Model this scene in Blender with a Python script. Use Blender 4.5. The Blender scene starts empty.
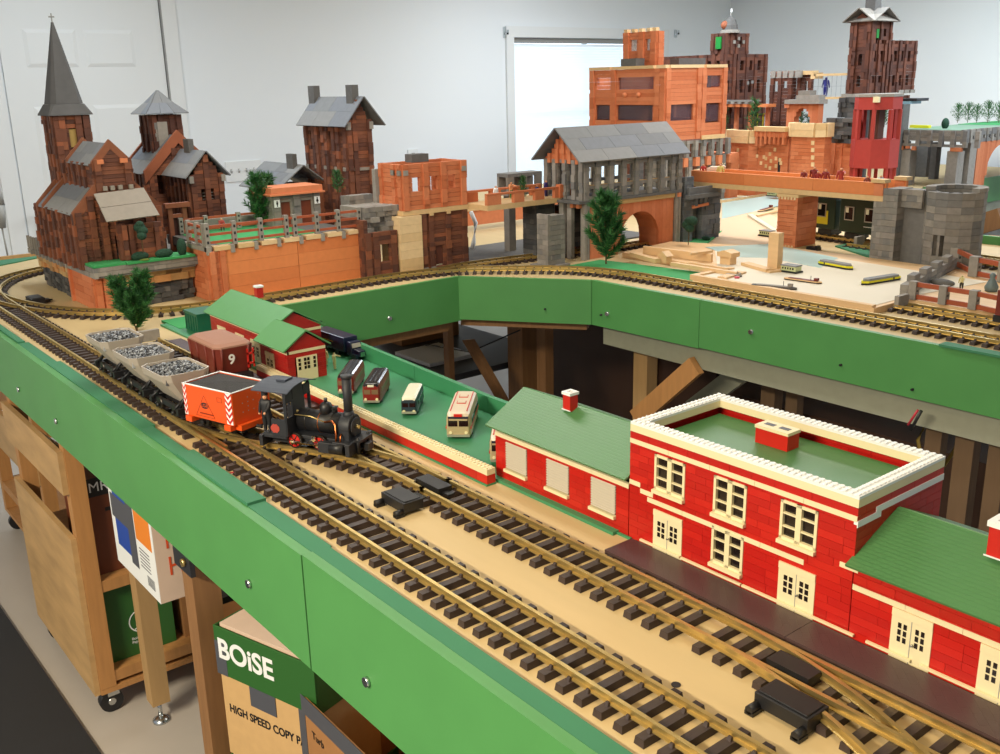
import bpy, math, random
from mathutils import Vector, Matrix
import numpy as np
random.seed(7)
C = bpy.context.scene.collection
SC = bpy.context.scene
PI = math.pi
# ------------------------------------------------------------------ camera
F_PX, PIT, ROL, YAW, CAM_H = 988.25, 0.28797, -0.02263, -0.90190, 0.58552
fw = np.array([math.cos(PIT)*math.sin(YAW), math.cos(PIT)*math.cos(YAW), -math.sin(PIT)])
_r0 = np.cross(fw, [0, 0, 1.]); _r0 /= np.linalg.norm(_r0); _u0 = np.cross(_r0, fw)
rt = math.cos(ROL)*_r0+math.sin(ROL)*_u0
up = -math.sin(ROL)*_r0+math.cos(ROL)*_u0
CP = np.array([0, 0, CAM_H])
cd = bpy.data.cameras.new('camera'); cam = bpy.data.objects.new('camera', cd); C.objects.link(cam)
cd.sensor_width = 36; cd.lens = 36*F_PX/1000; cd.clip_start = .01
cam.matrix_world = Matrix(((rt[0], up[0], -fw[0], 0), (rt[1], up[1], -fw[1], 0), (rt[2], up[2], -fw[2], CAM_H), (0, 0, 0, 1)))
SC.camera = cam
# ------------------------------------------------------------------ light and exposure
SC.view_settings.view_transform = 'Standard'; SC.view_settings.look = 'None'
SC.view_settings.exposure = 0.0; SC.view_settings.gamma = 1; SC.view_settings.use_curve_mapping = False
SC.cycles.use_denoising = True
SC.cycles.max_bounces = 6; SC.cycles.diffuse_bounces = 3; SC.cycles.glossy_bounces = 3
w = bpy.data.worlds.new('room air'); SC.world = w; w.use_nodes = True
w.node_tree.nodes['Background'].inputs[0].default_value = (.86, .93, 1, 1)
w.node_tree.nodes['Background'].inputs[1].default_value = .42
def area(name, loc, sx, sy, power, col, rot=(0, 0, 0)):
    l = bpy.data.lights.new(name, 'AREA'); l.shape = 'RECTANGLE'; l.size = sx; l.size_y = sy
    l.energy = power; l.color = col
    o = bpy.data.objects.new(name, l); o.location = loc; o.rotation_euler = rot; C.objects.link(o)
    return o
ZF, ZC = -.98, 1.50          # floor and ceiling heights (deck top is z = 0)
LAMPS = [(-.45, .30, .7, .25, 8, (1, .76, .44)), (-.8, -1.65, 1.2, .3, 190, (1, .88, .66)), (-2.3, 1.3, 1.2, .3, 18, (1, .95, .86)), (-2.4, 3.4, 1.2, .3, 22, (1, .96, .90)),  # unseen lamps; the second is added over the front aisle to brighten the fascia
         (-4.1, 1.4, 1.2, .3, 18, (.84, .93, 1)), (-3.9, 4.2, 1.2, .3, 34, (.84, .93, 1)), (-1.8, 5.3, 3.0, 1.0, 84, (.84, .93, 1))]  # last three added near the walls to brighten them
for i, (x, y, sx, sy, e, c) in enumerate(LAMPS):
    area('ceiling_fill_light', (x, y, ZC-.06), sx, sy, e, c)
# ------------------------------------------------------------------ photo measure -> world helpers
def ray(x, y): return fw+(x-500)/F_PX*rt-(y-377)/F_PX*up
def PZ(x, y, z=0.):
    d = ray(x, y); return CP+(z-CP[2])/d[2]*d
def PX(x, y, X):
    d = ray(x, y); return CP+X/d[0]*d
def PY(x, y, Y):
    d = ray(x, y); return CP+Y/d[1]*d
# ------------------------------------------------------------------ materials
def lin(c):
    return tuple(((v/255)/12.92 if v/255 <= .04045 else (((v/255)+.055)/1.055)**2.4) for v in c)+(1,)
MATS = {}
def mat(name, rgb, rough=.6, metal=0., noise=0., nscale=40., bump=0., bscale=200., stretch=None, alpha=None, emit=None):
    m = bpy.data.materials.new(name); m.use_nodes = True; nt = m.node_tree; b = nt.nodes['Principled BSDF']
    b.inputs['Base Color'].default_value = lin(rgb); b.inputs['Roughness'].default_value = rough; b.inputs['Metallic'].default_value = metal
    if noise or bump:
        tc = nt.nodes.new('ShaderNodeTexCoord'); mp = nt.nodes.new('ShaderNodeMapping'); nt.links.new(tc.outputs['Object'], mp.inputs[0])
        if stretch: mp.inputs['Scale'].default_value = stretch
    if noise:
        n = nt.nodes.new('ShaderNodeTexNoise'); n.inputs['Scale'].default_value = nscale; n.inputs['Detail'].default_value = 4
        nt.links.new(mp.outputs[0], n.inputs['Vector'])
        r = nt.nodes.new('ShaderNodeMapRange'); r.inputs['From Min'].default_value = .3; r.inputs['From Max'].default_value = .7
        r.inputs['To Min'].default_value = 1-noise; r.inputs['To Max'].default_value = 1+noise
        nt.links.new(n.outputs['Fac'], r.inputs['Value'])
        h = nt.nodes.new('ShaderNodeHueSaturation'); h.inputs['Color'].default_value = lin(rgb)
        nt.links.new(r.outputs[0], h.inputs['Value']); nt.links.new(h.outputs[0], b.inputs['Base Color'])
    if bump:
        n2 = nt.nodes.new('ShaderNodeTexNoise'); n2.inputs['Scale'].default_value = bscale; nt.links.new(mp.outputs[0], n2.inputs['Vector'])
        bp = nt.nodes.new('ShaderNodeBump'); bp.inputs['Strength'].default_value = bump; bp.inputs['Distance'].default_value = .001
        nt.links.new(n2.outputs['Fac'], bp.inputs['Height']); nt.links.new(bp.outputs[0], b.inputs['Normal'])
    if emit:
        b.inputs['Emission Color'].default_value = lin(emit[:3]); b.inputs['Emission Strength'].default_value = emit[3]
    if alpha is not None: b.inputs['Alpha'].default_value = alpha
    MATS[name] = m; return m
def pal(name, cols, rough=.75, noise=.10, nscale=60., stretch=None):
    m = mat(name, cols[0], rough, noise=noise, nscale=nscale, stretch=stretch); nt = m.node_tree
    g = nt.nodes.new('ShaderNodeNewGeometry'); cr = nt.nodes.new('ShaderNodeValToRGB'); cr.color_ramp.interpolation = 'CONSTANT'
    e = cr.color_ramp.elements
    while len(e) < len(cols): e.new(.5)
    for i, c in enumerate(cols): e[i].position = i/len(cols); e[i].color = lin(c)
    nt.links.new(g.outputs['Random Per Island'], cr.inputs[0])
    hs = [n for n in nt.nodes if n.type == 'HUE_SAT'][0]; nt.links.new(cr.outputs[0], hs.inputs['Color'])
    return m
WALLP = mat('wall paint', (230, 234, 237), .9, bump=.05, bscale=300)
TRIMW = mat('white trim', (226, 228, 228), .6)
FLOORM = mat('sealed floor', (176, 168, 160), .45, noise=.05, nscale=3)
CEILM = mat('ceiling paint', (225, 225, 220), .9)
PLY = mat('pale plywood', (199, 175, 129), .65, noise=.035, nscale=6, stretch=(1, 5, 1), bump=.03)
GREEN = mat('green paint', (76, 140, 76), .5, noise=.045, nscale=9, bump=.08, bscale=90)
GREENT = mat('green matte board', (56, 122, 88), .75, noise=.03, nscale=12)
LAWN = mat('green foam lawn', (54, 148, 84), .85, noise=.03)
GREENB = mat('green base plate', (62, 138, 96), .42, noise=.02)
RGREEN = None
BRASS = mat('brass rail', (212, 186, 122), .33, .85, noise=.12, nscale=25)
TIE = mat('brown plastic tie', (58, 46, 44), .55, noise=.12, nscale=150, stretch=(3, .4, 1))
BLACK = mat('black plastic', (28, 28, 31), .45)
BLACKM = mat('matte black metal', (38, 40, 46), .55)
CABG = mat('blue grey cab roof', (60, 66, 80), .6)
RED = pal('red bricks', [(188, 28, 21), (180, 25, 19), (195, 33, 24), (184, 27, 21)], .35, .02)
REDP = mat('red plastic', (198, 34, 26), .35)
DRED = pal('dark red bricks', [(168, 30, 28), (158, 26, 26), (176, 34, 30)], .4, .02)
CREAM = mat('cream plastic', (232, 219, 178), .45)
WHITEP = mat('white plastic', (236, 238, 238), .4)
GLASSD = mat('dark window glass', (30, 22, 22), .12)
ORANGE = pal('orange blocks', [(202, 118, 76), (196, 111, 69), (208, 126, 84), (191, 105, 63), (204, 120, 78)], .8, .05)
ORANGL = pal('bright orange boards', [(218, 130, 74), (214, 125, 70), (221, 134, 78)], .7, .04)
BROWN = pal('brown blocks', [(110, 66, 47), (102, 60, 43), (122, 73, 51), (94, 55, 41), (132, 79, 53), (108, 64, 46), (86, 52, 41), (142, 82, 54)], .8, .07)
DBROWN = pal('dark brown blocks', [(90, 51, 37), (82, 46, 34), (100, 56, 39), (76, 43, 33), (104, 59, 41)], .8, .06)
GREY = pal('grey blocks', [(138, 132, 126), (126, 122, 117), (148, 142, 134), (118, 116, 114), (132, 126, 118)], .85)
DGREY = pal('dark grey blocks', [(84, 82, 80), (74, 74, 74), (96, 94, 92), (66, 66, 68)], .85)
SLATE = pal('grey slate boards', [(122, 124, 126), (112, 114, 118), (132, 132, 132), (116, 120, 128)], .7, .05)
TANSL = pal('taupe boards', [(150, 142, 130), (142, 134, 124)], .7, .05)
TANST = pal('tan blocks', [(186, 150, 98), (170, 132, 84), (196, 160, 110), (158, 120, 76), (190, 136, 84)], .8)
CREAMB = pal('natural wood blocks', [(222, 190, 142), (214, 180, 130), (228, 198, 152)], .7, .05)
WOODN = mat('natural beech', (224, 186, 138), .6, noise=.05, nscale=14, stretch=(1, 6, 6))
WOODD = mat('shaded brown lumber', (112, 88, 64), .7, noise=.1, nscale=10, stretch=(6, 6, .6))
WOODT = mat('fir lumber', (172, 138, 92), .7, noise=.08, nscale=10, stretch=(6, 6, .6))
WOODB = mat('brown lumber', (142, 102, 64), .65, noise=.12, nscale=12, stretch=(6, 6, .6))
WOODO = mat('oak edge', (178, 128, 76), .6, noise=.10, nscale=12, stretch=(6, 6, .6))
PLYW = mat('plywood panel', (184, 148, 100), .6, noise=.16, nscale=5, stretch=(1.2, 1, 5))
GREYB = mat('grey green beam', (150, 152, 134), .7, noise=.04)
CARD = mat('brown cardboard', (160, 112, 66), .85, noise=.04)
CARDL = mat('kraft cardboard', (198, 160, 108), .85, noise=.04)
PINKW = mat('off white carton', (222, 196, 176), .8, noise=.02)
BOXG = mat('green carton', (44, 96, 40), .5)
TAPE = mat('grey tape', (78, 80, 88), .5)
BLKMAT = mat('black rubber mat', (34, 34, 38), .7, noise=.15, nscale=60, stretch=(1, 20, 1), bump=.4)
STEEL = mat('zinc screw', (200, 205, 208), .25, 1.)
CHROME = mat('chrome', (220, 220, 220), .12, 1.)
COPPER = mat('copper pipe', (210, 120, 70), .3, 1.)
ORP = mat('orange plastic', (226, 84, 22), .4)
GRAVEL = pal('silver ballast load', [(60, 62, 66), (120, 124, 130), (170, 174, 180), (36, 36, 40), (90, 92, 96)], .35, .02)
COAL = mat('black coal load', (44, 42, 42), .8, noise=.3, nscale=400, bump=1, bscale=500)
HOPG = mat('grey hopper paint', (168, 158, 146), .5)
MAROON = mat('maroon body', (112, 40, 30), .5)
TAUPE = mat('tan roof felt', (158, 116, 98), .8)
PINE = pal('pine needles', [(38, 92, 40), (50, 108, 50), (30, 76, 36), (62, 118, 58)], .7, .05)
SCRUB = mat('green clump foliage', (30, 62, 46), .95, noise=.35, nscale=250, bump=1, bscale=300)
PAVER = mat('dark paver', (74, 56, 58), .4, noise=.04)
SKIN = mat('painted skin', (222, 160, 120), .6)
SILVER = mat('silver paint', (196, 190, 176), .35, .6)
NAVY = mat('navy paint', (24, 32, 58), .3)
WATER = mat('pale blue water', (178, 204, 200), .35)
TAN = mat('tan paper', (214, 184, 150), .8)
YELLOW = mat('yellow paint', (224, 214, 30), .5)
BLUEF = mat('blue paint', (44, 50, 140), .6)
# ------------------------------------------------------------------ mesh collector
class MB:
    def __init__(s): s.v = []; s.f = []; s.m = []; s.s = []
    def add(s, vs, fs, m=0, sm=False):
        b = len(s.v); s.v += [tuple(map(float, v)) for v in vs]
        for f in fs: s.f.append(tuple(b+i for i in f)); s.m.append(m); s.s.append(sm)
        return s
    def hexa(s, p, m=0):            # p: 4 bottom (ccw) + 4 top
        return s.add(p, [(3, 2, 1, 0), (4, 5, 6, 7), (0, 1, 5, 4), (1, 2, 6, 5), (2, 3, 7, 6), (3, 0, 4, 7)], m)
    def box(s, a, b, m=0):
        x0, y0, z0 = [min(a[i], b[i]) for i in range(3)]; x1, y1, z1 = [max(a[i], b[i]) for i in range(3)]
        return s.hexa([(x0, y0, z0), (x1, y0, z0), (x1, y1, z0), (x0, y1, z0), (x0, y0, z1), (x1, y0, z1), (x1, y1, z1), (x0, y1, z1)], m)
    def ctr(s, c, d, m=0, rz=0):
        hx, hy, hz = d[0]/2, d[1]/2, d[2]/2; co, si = math.cos(rz), math.sin(rz)
        P = []
        for z in (-hz, hz):
            for x, y in ((-hx, -hy), (hx, -hy), (hx, hy), (-hx, hy)): P.append((c[0]+x*co-y*si, c[1]+x*si+y*co, c[2]+z))
        return s.hexa(P, m)
    def slab(s, A, B, Cc, D, t, m=0):   # quad thickened by t along its upward normal
        A, B, Cc, D = map(Vector, (A, B, Cc, D)); n = (B-A).cross(D-A).normalized()
        if n.z < 0: n = -n
        lo = [A, B, Cc, D]; hi = [p+n*t for p in lo]
        if (B-A).cross(D-A).dot(n) < 0: lo.reverse(); hi.reverse()
        return s.hexa(lo+hi, m)
    def prism(s, poly, d, m=0):         # poly: list of 3D pts, extruded by d
        n = len(poly); d = Vector(d); P = [Vector(p) for p in poly]
        nn = Vector((0, 0, 0))
        for i in range(n): nn += P[i].cross(P[(i+1) % n])
        if nn.dot(d) < 0: P.reverse()
        return s.add(P+[p+d for p in P], [tuple(range(n-1, -1, -1)), tuple(range(n, 2*n))]+[(i, (i+1) % n, n+(i+1) % n, n+i) for i in range(n)], m)
    def cyl(s, a, b, r, n=10, m=0, r2=None, caps=True):
        a, b = Vector(a), Vector(b); d = (b-a).normalized(); r2 = r if r2 is None else r2
        u = d.orthogonal().normalized(); w_ = d.cross(u)
        P = [a+(u*math.cos(2*PI*i/n)+w_*math.sin(2*PI*i/n))*r for i in range(n)]+[b+(u*math.cos(2*PI*i/n)+w_*math.sin(2*PI*i/n))*r2 for i in range(n)]
        s.add(P, [(i, (i+1) % n, n+(i+1) % n, n+i) for i in range(n)], m, True)
        if caps: s.f += [tuple(len(s.v)-2*n+i for i in range(n-1, -1, -1)), tuple(len(s.v)-n+i for i in range(n))]; s.m += [m, m]; s.s += [False, False]
        return s
    def tube(s, pts, r, n=6, m=0):
        pts = [Vector(p) for p in pts]
        rings = []
        for i, p in enumerate(pts):
            d = (pts[min(i+1, len(pts)-1)]-pts[max(i-1, 0)]).normalized()
            u = d.cross(Vector((0, 0, 1)))
            u = (u if u.length > .05 else d.orthogonal()).normalized(); w_ = d.cross(u)
            rings.append([p+(u*math.cos(2*PI*k/n)+w_*math.sin(2*PI*k/n))*r for k in range(n)])
        V = [q for R in rings for q in R]; Fs = []
        for i in range(len(rings)-1):
            for k in range(n): Fs.append((i*n+k, (i+1)*n+k, (i+1)*n+(k+1) % n, i*n+(k+1) % n))
        Fs += [tuple(range(n)), tuple((len(rings)-1)*n+k for k in range(n-1, -1, -1))]
        return s.add(V, Fs, m, True)
    def lathe(s, c, prof, n=16, m=0, sm=True):   # prof: (r,z)
        V = []
        for r, z in prof:
            for k in range(n): V.append((c[0]+max(r, 1e-5)*math.cos(2*PI*k/n), c[1]+max(r, 1e-5)*math.sin(2*PI*k/n), c[2]+z))
        Fs = [(i*n+k, i*n+(k+1) % n, (i+1)*n+(k+1) % n, (i+1)*n+k) for i in range(len(prof)-1) for k in range(n)]
        Fs += [tuple(range(n-1, -1, -1)), tuple((len(prof)-1)*n+k for k in range(n))]
        return s.add(V, Fs, m, sm)
    def sphere(s, c, r, m=0, sc=(1, 1, 1), n=10):
        pr = [(math.sin(PI*i/n), -math.cos(PI*i/n)) for i in range(n+1)]; b = len(s.v)
        s.lathe((0, 0, 0), pr, n+2, m)
        for i in range(b, len(s.v)):
            x, y, z = s.v[i]; s.v[i] = (c[0]+x*r*sc[0], c[1]+y*r*sc[1], c[2]+z*r*sc[2])
        return s
    def xf(s, M, start=0):
        for i in range(start, len(s.v)): s.v[i] = tuple(M @ Vector(s.v[i]))
        return s
    def pieces(s):                   # separate clusters of touching islands
        par = list(range(len(s.v)))
        def f(i):
            while par[i] != i: par[i] = par[par[i]]; i = par[i]
            return i
        for q in s.f:
            for i in q[1:]: par[f(i)] = f(q[0])
        B = {}
        for i, v in enumerate(s.v):
            b = B.setdefault(f(i), [list(v), list(v)])
            for k in range(3): b[0][k] = min(b[0][k], v[k]); b[1][k] = max(b[1][k], v[k])
        ks = list(B)
        for i, a in enumerate(ks):
            for c in ks[i+1:]:
                if f(a) != f(c) and all(B[a][0][k]-.003 < B[c][1][k] and B[c][0][k]-.003 < B[a][1][k] for k in range(3)): par[f(a)] = f(c)
        G = {}
        for q, m, h in zip(s.f, s.m, s.s):
            g = G.setdefault(f(q[0]), MB()); g.f.append(q); g.m.append(m); g.s.append(h)
        for g in G.values():
            used = sorted({i for q in g.f for i in q}); mp = {i: k for k, i in enumerate(used)}; g.v = [s.v[i] for i in used]; g.f = [tuple(mp[i] for i in q) for q in g.f]
        return list(G.values())
    def build(s, name, mats, parent=None, world=True, bevel=0):
        if name in SPLIT:
            P = s.pieces()
            if 1 < len(P) < 30: return [p.build_one(name, mats, parent, world, bevel) for p in P][0]
        return s.build_one(name, mats, parent, world, bevel)
    def build_one(s, name, mats, parent=None, world=True, bevel=0):
        me = bpy.data.meshes.new(name); off = (0, 0, 0)
        if parent is not None and world: off = ORG[parent.name]
        me.from_pydata([(x-off[0], y-off[1], z-off[2]) for x, y, z in s.v], [], s.f)
        if not isinstance(mats, (list, tuple)): mats = [mats]
        for m in mats: me.materials.append(m)
        me.polygons.foreach_set('material_index', s.m); me.polygons.foreach_set('use_smooth', s.s); me.update()
        o = bpy.data.objects.new(name, me); C.objects.link(o)
        if parent is not None: o.parent = parent; ORG[o.name] = off
        else: ORG[o.name] = (0, 0, 0)
        if bevel:
            b = o.modifiers.new('bevel', 'BEVEL'); b.width = bevel; b.segments = 2; b.limit_method = 'ANGLE'
        return o
ORG = {}
SPLIT = {'brown_base', 'grey_pilasters', 'gable_coping', 'window_panes', 'orange_steps', 'orange_brackets', 'orange_corbels', 'tub_cradle', 'eave_bracket', 'grey_footings', 'cream_corbels', 'end_blocks', 'cream_caps', 'grey_legs', 'headlights', 'orange_corbel', 'cream_blocks', 'grey_merlons', 'horns', 'ears', 'eyes', 'side_windows', 'dark_rock_course', 'tan_rock_course', 'orange_teeth', 'cream_edging', 'grey_capping'}
def tag(o, label=None, cat=None, group=None, kind=None):
    if label: o['label'] = label
    if cat: o['category'] = cat
    if group: o['group'] = group
    if kind: o['kind'] = kind
    return o
def thing(name, label, cat, loc=(0, 0, 0), rz=0, group=None):
    o = bpy.data.objects.new(name, None); C.objects.link(o); o.empty_display_size = .01
    o.location = [float(v) for v in loc]; o.rotation_euler = (0, 0, rz); ORG[o.name] = tuple(float(v) for v in loc)
    o['kind'] = 'thing'
    return tag(o, label, cat, group)
def solo(mb, name, mats, label, cat, loc=(0, 0, 0), group=None, **k):   # a thing that is one mesh, origin at its base
    o = mb.build(name, mats, None, **k)
    for v in o.data.vertices: v.co -= Vector([float(q) for q in loc])
    o.location = [float(q) for q in loc]; o['kind'] = 'thing'
    return tag(o, label, cat, group)
def struct(mb, name, mats, parent=None):
    o = mb.build(name, mats, parent)
    if parent is None: o['kind'] = 'structure'
    return o
def dup(root, loc, rz=0, label=None, group=None, scale=None):
    r = root.copy(); C.objects.link(r); r.location = [float(v) for v in loc]; r.rotation_euler = (0, 0, rz)
    if label: r['label'] = label
    if group: r['group'] = group
    if scale: r.scale = scale if isinstance(scale, (tuple, list)) else (scale,)*3
    for ch in list(root.children):
        c = ch.copy(); C.objects.link(c); c.parent = r
        for g in ch.children:
            d = g.copy(); C.objects.link(d); d.parent = c
    return r
def text(name, body, size, M, material, parent=None, ext=.0002, bold=0, sx=1.):
    cu = bpy.data.curves.new(name, 'FONT'); cu.body = body; cu.size = size; cu.extrude = ext; cu.offset = bold; cu.align_x = 'CENTER'; cu.align_y = 'CENTER'
    t = bpy.data.objects.new('t', cu); C.objects.link(t); dg = bpy.context.evaluated_depsgraph_get(); dg.update()
    me = bpy.data.meshes.new_from_object(t.evaluated_get(dg)); bpy.data.objects.remove(t); me.name = name
    me.transform(Matrix.Diagonal((sx, 1, 1, 1)))
    off = ORG[parent.name] if parent is not None else (0, 0, 0)
    me.transform(Matrix.Translation([-q for q in off]) @ M); me.materials.clear(); me.materials.append(material)
    o = bpy.data.objects.new(name, me); C.objects.link(o)
    if parent is not None: o.parent = parent; ORG[o.name] = off
    return o
def frame(o, x, y):        # matrix with local x axis = x, y axis = y at origin o
    x = Vector(x).normalized(); y = Vector(y); y = (y-x*y.dot(x)).normalized(); z = x.cross(y)
    return Matrix(((x[0], y[0], z[0], o[0]), (x[1], y[1], z[1], o[1]), (x[2], y[2], z[2], o[2]), (0, 0, 0, 1)))
# block facade: o=(x,y) start, u=unit dir along wall, n=outward normal; planks between posts, courses, holes (a0,a1,z0,z1)
def facade(mb, o, u, n, L, z0, z1, posts=(), holes=(), ch=.012, t=.012, pw=.016, m=0, mp=None, plank=.5, jut=.0025, tri=None):
    mp = m if mp is None else mp
    def bx(a0, a1, za, zb, d0, d1, mm):
        P = []
        for z in (za, zb):
            for a, d in ((a0, d1), (a1, d1), (a1, d0), (a0, d0)): P.append((o[0]+u[0]*a+n[0]*d, o[1]+u[1]*a+n[1]*d, z))
        q = P
        if (u[0]*n[1]-u[1]*n[0]) > 0: q = [P[3], P[2], P[1], P[0], P[7], P[6], P[5], P[4]]
        mb.hexa(q, mm)
    nc = max(1, round((z1-z0)/ch)); hh = (z1-z0)/nc; off0 = 0
    for i in range(nc):
        za, zb = z0+i*hh, z0+(i+1)*hh; zm = (za+zb)/2
        segs = [(0, L)]
        if tri:
            s0, s1 = tri(zm); segs = [(s0, s1)]
        for h in list(holes)+[(p-pw/2, p+pw/2, z0, z1) for p in posts]:
            if h[2] < zm < h[3]:
                ns = []
                for a, b in segs:
                    if h[1] <= a or h[0] >= b: ns.append((a, b)); continue
                    if h[0] > a: ns.append((a, h[0]))
                    if h[1] < b: ns.append((h[1], b))
                segs = ns
        for a, b in segs:
            if b-a < .0005: continue
            k = max(1, math.ceil((b-a)/plank)); w_ = (b-a)/k
            cuts = [a]+[a+(j+(.5 if (i % 2 and k > 1) else 0))*w_ for j in range(1 if not (i % 2 and k > 1) else 0, k)]+[b]
            for j in range(len(cuts)-1):
                dd = random.uniform(-.0004, .0004)
                bx(cuts[j]+.0001, cuts[j+1]-.0001, za+.0004, zb-.0004, -t, dd, m)
    for p in posts:
        if tri:
            s0, s1 = tri(z0)
        zz = z0; top = z1
        if tri:
            while top > z0 and not (tri(top-.001)[0] <= p <= tri(top-.001)[1]): top -= hh
        while zz < top-.001:
            h2 = random.choice((1, 2, 2, 3))*hh; ze = min(top, zz+h2)
            bx(p-pw/2, p+pw/2, zz+.0002, ze-.0002, -t, random.choice((.004, .0065))+random.uniform(0, jut), mp); zz = ze
def rect_block(mb, x0, x1, y0, y1, z0, z1, px=(), py=(), hx=(), hy=(), **k):
    # hx: holes on the -Y face as (X0,X1,z0,z1); hy on the +X face as (Y0,Y1,z0,z1); px / py post positions in world X / Y
    facade(mb, (x0, y0), (1, 0), (0, -1), x1-x0, z0, z1, [p-x0 for p in px], [(a-x0, b-x0, c, d) for a, b, c, d in hx], **k)
    facade(mb, (x1, y0), (0, 1), (1, 0), y1-y0, z0, z1, [p-y0 for p in py], [(a-y0, b-y0, c, d) for a, b, c, d in hy], **k)
    facade(mb, (x0, y1), (1, 0), (0, 1), x1-x0, z0, z1, [p-x0 for p in px], [(a-x0, b-x0, c, d) for a, b, c, d in hx], **k)
    facade(mb, (x0, y0), (0, 1), (-1, 0), y1-y0, z0, z1, [p-y0 for p in py], [(a-y0, b-y0, c, d) for a, b, c, d in hy], **k)
def tiles(mb, A, B, Cc, D, rows, cols, t=.004, m=0, gap=.0006, stag=True):
    # A-B eave edge, D-C ridge edge
    A, B, Cc, D = map(Vector, (A, B, Cc, D))
    def P(u, v): return A*(1-u)*(1-v)+B*u*(1-v)+Cc*u*v+D*(1-u)*v
    for r in range(rows):
        v0, v1 = r/rows, (r+1)/rows
        cuts = [i/cols for i in range(cols+1)]
        if stag and r % 2: cuts = [0]+[(i+.5)/cols for i in range(cols)]+[1]
        lift = (rows-1-r)*0
        for i in range(len(cuts)-1):
            g = gap/max(.01, (B-A).length)
            mb.slab(P(cuts[i]+g, v0), P(cuts[i+1]-g, v0), P(cuts[i+1]-g, v1-.004), P(cuts[i]+g, v1-.004), t, m)
def gable(mb, x0, x1, y0, y1, ze, zr, axis='x', rows=2, cols=3, t=.004, m=0):
    if axis == 'x':
        ym = (y0+y1)/2
        tiles(mb, (x0, y0, ze), (x1, y0, ze), (x1, ym, zr), (x0, ym, zr), rows, cols, t, m)
        tiles(mb, (x1, y1, ze), (x0, y1, ze), (x0, ym, zr), (x1, ym, zr), rows, cols, t, m)
    else:
        xm = (x0+x1)/2
        tiles(mb, (x1, y0, ze), (x1, y1, ze), (xm, y1, zr), (xm, y0, zr), rows, cols, t, m)
        tiles(mb, (x0, y1, ze), (x0, y0, ze), (xm, y0, zr), (xm, y1, zr), rows, cols, t, m)
# ================================================================== the room
WX, WY = -5.4, 6.7
wy0, wy1, wz0, wz1 = 4.44, 5.90, -.12, .885
mb = MB()
for a, b in (((WX-.1, -2.0, ZF), (WX, wy0, ZC)), ((WX-.1, wy1, ZF), (WX, WY+.1, ZC)), ((WX-.1, wy0, ZF), (WX, wy1, wz0)), ((WX-.1, wy0, wz1), (WX, wy1, ZC))): mb.box(a, b)
struct(mb, 'wall_left', WALLP)
struct(MB().box((WX, WY, ZF), (2.6, WY+.1, ZC)), 'wall_back', WALLP)
struct(MB().box((WX-.1, -2.0, ZF-.05), (2.6, WY+.1, ZF)), 'floor', FLOORM)
struct(MB().box((WX-.1, -2.0, ZC), (2.6, WY+.1, ZC+.05)), 'ceiling', CEILM)
struct(MB().box((WX, 2.14, ZF), (WX+.012, WY, ZF+.09)), 'baseboard_left', TRIMW)
struct(MB().box((WX, WY-.012, ZF), (2.6, WY, ZF+.09)), 'baseboard_back', TRIMW)
for i, (x, y, sx, sy, e, c) in enumerate(LAMPS):
    t = thing('ceiling_fill_fixture', 'unseen ceiling fixture added to fill the layout with light', 'light', (x, y, ZC), group='ceiling fill lights')
    MB().box((x-sx/2-.03, y-sy/2-.03, ZC-.05), (x+sx/2+.03, y+sy/2+.03, ZC-.001)).build('housing', TRIMW, t)
# door with six panels (left end of the left wall)
dy0, dy1, dz1 = 1.25, 2.045, 1.045
d = struct(MB().box((WX, dy0, ZF+.01), (WX+.012, dy1, dz1)), 'door_1', TRIMW)
for a, b in ((dy0+.11, dy0+.36), (dy1-.40, dy1-.15)):
    for z0, z1 in ((.713, .893), (-.10, .528), (-.80, -.28)):
        f = MB(); g = .018; X = WX+.012
        f.hexa([(X, a, z0), (X, a, z1), (X, b, z1), (X, b, z0), (X+.006, a+g, z0+g), (X+.006, a+g, z1-g), (X+.006, b-g, z1-g), (X+.006, b-g, z0+g)])
        f.build('door_panel', TRIMW, d)
f = MB(); f.cyl((WX+.01, dy0+.06, .0), (WX+.06, dy0+.06, .0), .012); f.sphere((WX+.07, dy0+.06, .0), .028); f.build('door_knob', STEEL, d)
mb = MB(); mb.box((WX, dy1+.004, ZF), (WX+.02, dy1+.012, dz1+.01)); mb.box((WX, dy0-.01, dz1+.003), (WX+.02, dy1+.012, dz1+.012))  # grey strips paint the shade of the gap around the door
struct(mb, 'door_gap_shade', mat('door gap shadow line', (150, 150, 148), .8))
mb = MB(); mb.box((WX, dy1+.012, ZF), (WX+.018, dy1+.09, dz1+.09)); mb.box((WX, dy0-.09, ZF), (WX+.018, dy0-.01, dz1+.09)); mb.box((WX, dy0-.01, dz1+.012), (WX+.018, dy1+.012, dz1+.09))
struct(mb, 'trim_2', TRIMW)
# window with casing and blind
BLIND = mat('daylit blind', (236, 242, 246), .6, emit=(214, 236, 250, .22))  # slats emit a faint cool glow in place of daylight coming through
HEADR = mat('blind head rail', (150, 150, 146), .5)
wn = struct(MB().box((WX-.09, wy0, wz0), (WX-.085, wy1, wz1)), 'window_1', mat('window pane daylight', (240, 246, 250), .3, emit=(225, 240, 255, 2.2)))
mb = MB()
for a, b in (((WX, wy0-.065, wz0-.07), (WX+.018, wy0, wz1+.07)), ((WX, wy1, wz0-.07), (WX+.018, wy1+.065, wz1+.07)), ((WX, wy0, wz1), (WX+.018, wy1, wz1+.07)), ((WX, wy0, wz0-.07), (WX+.018, wy1, wz0))): mb.box(a, b)
mb.build('window_casing', TRIMW, wn)
mb = MB(); mb.box((WX-.085, (wy0+wy1)/2-.02, wz0), (WX-.07, (wy0+wy1)/2+.02, wz1)); mb.box((WX-.085, wy0, .37), (WX-.07, wy1, .41)); mb.build('window_sash', TRIMW, wn)
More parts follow.
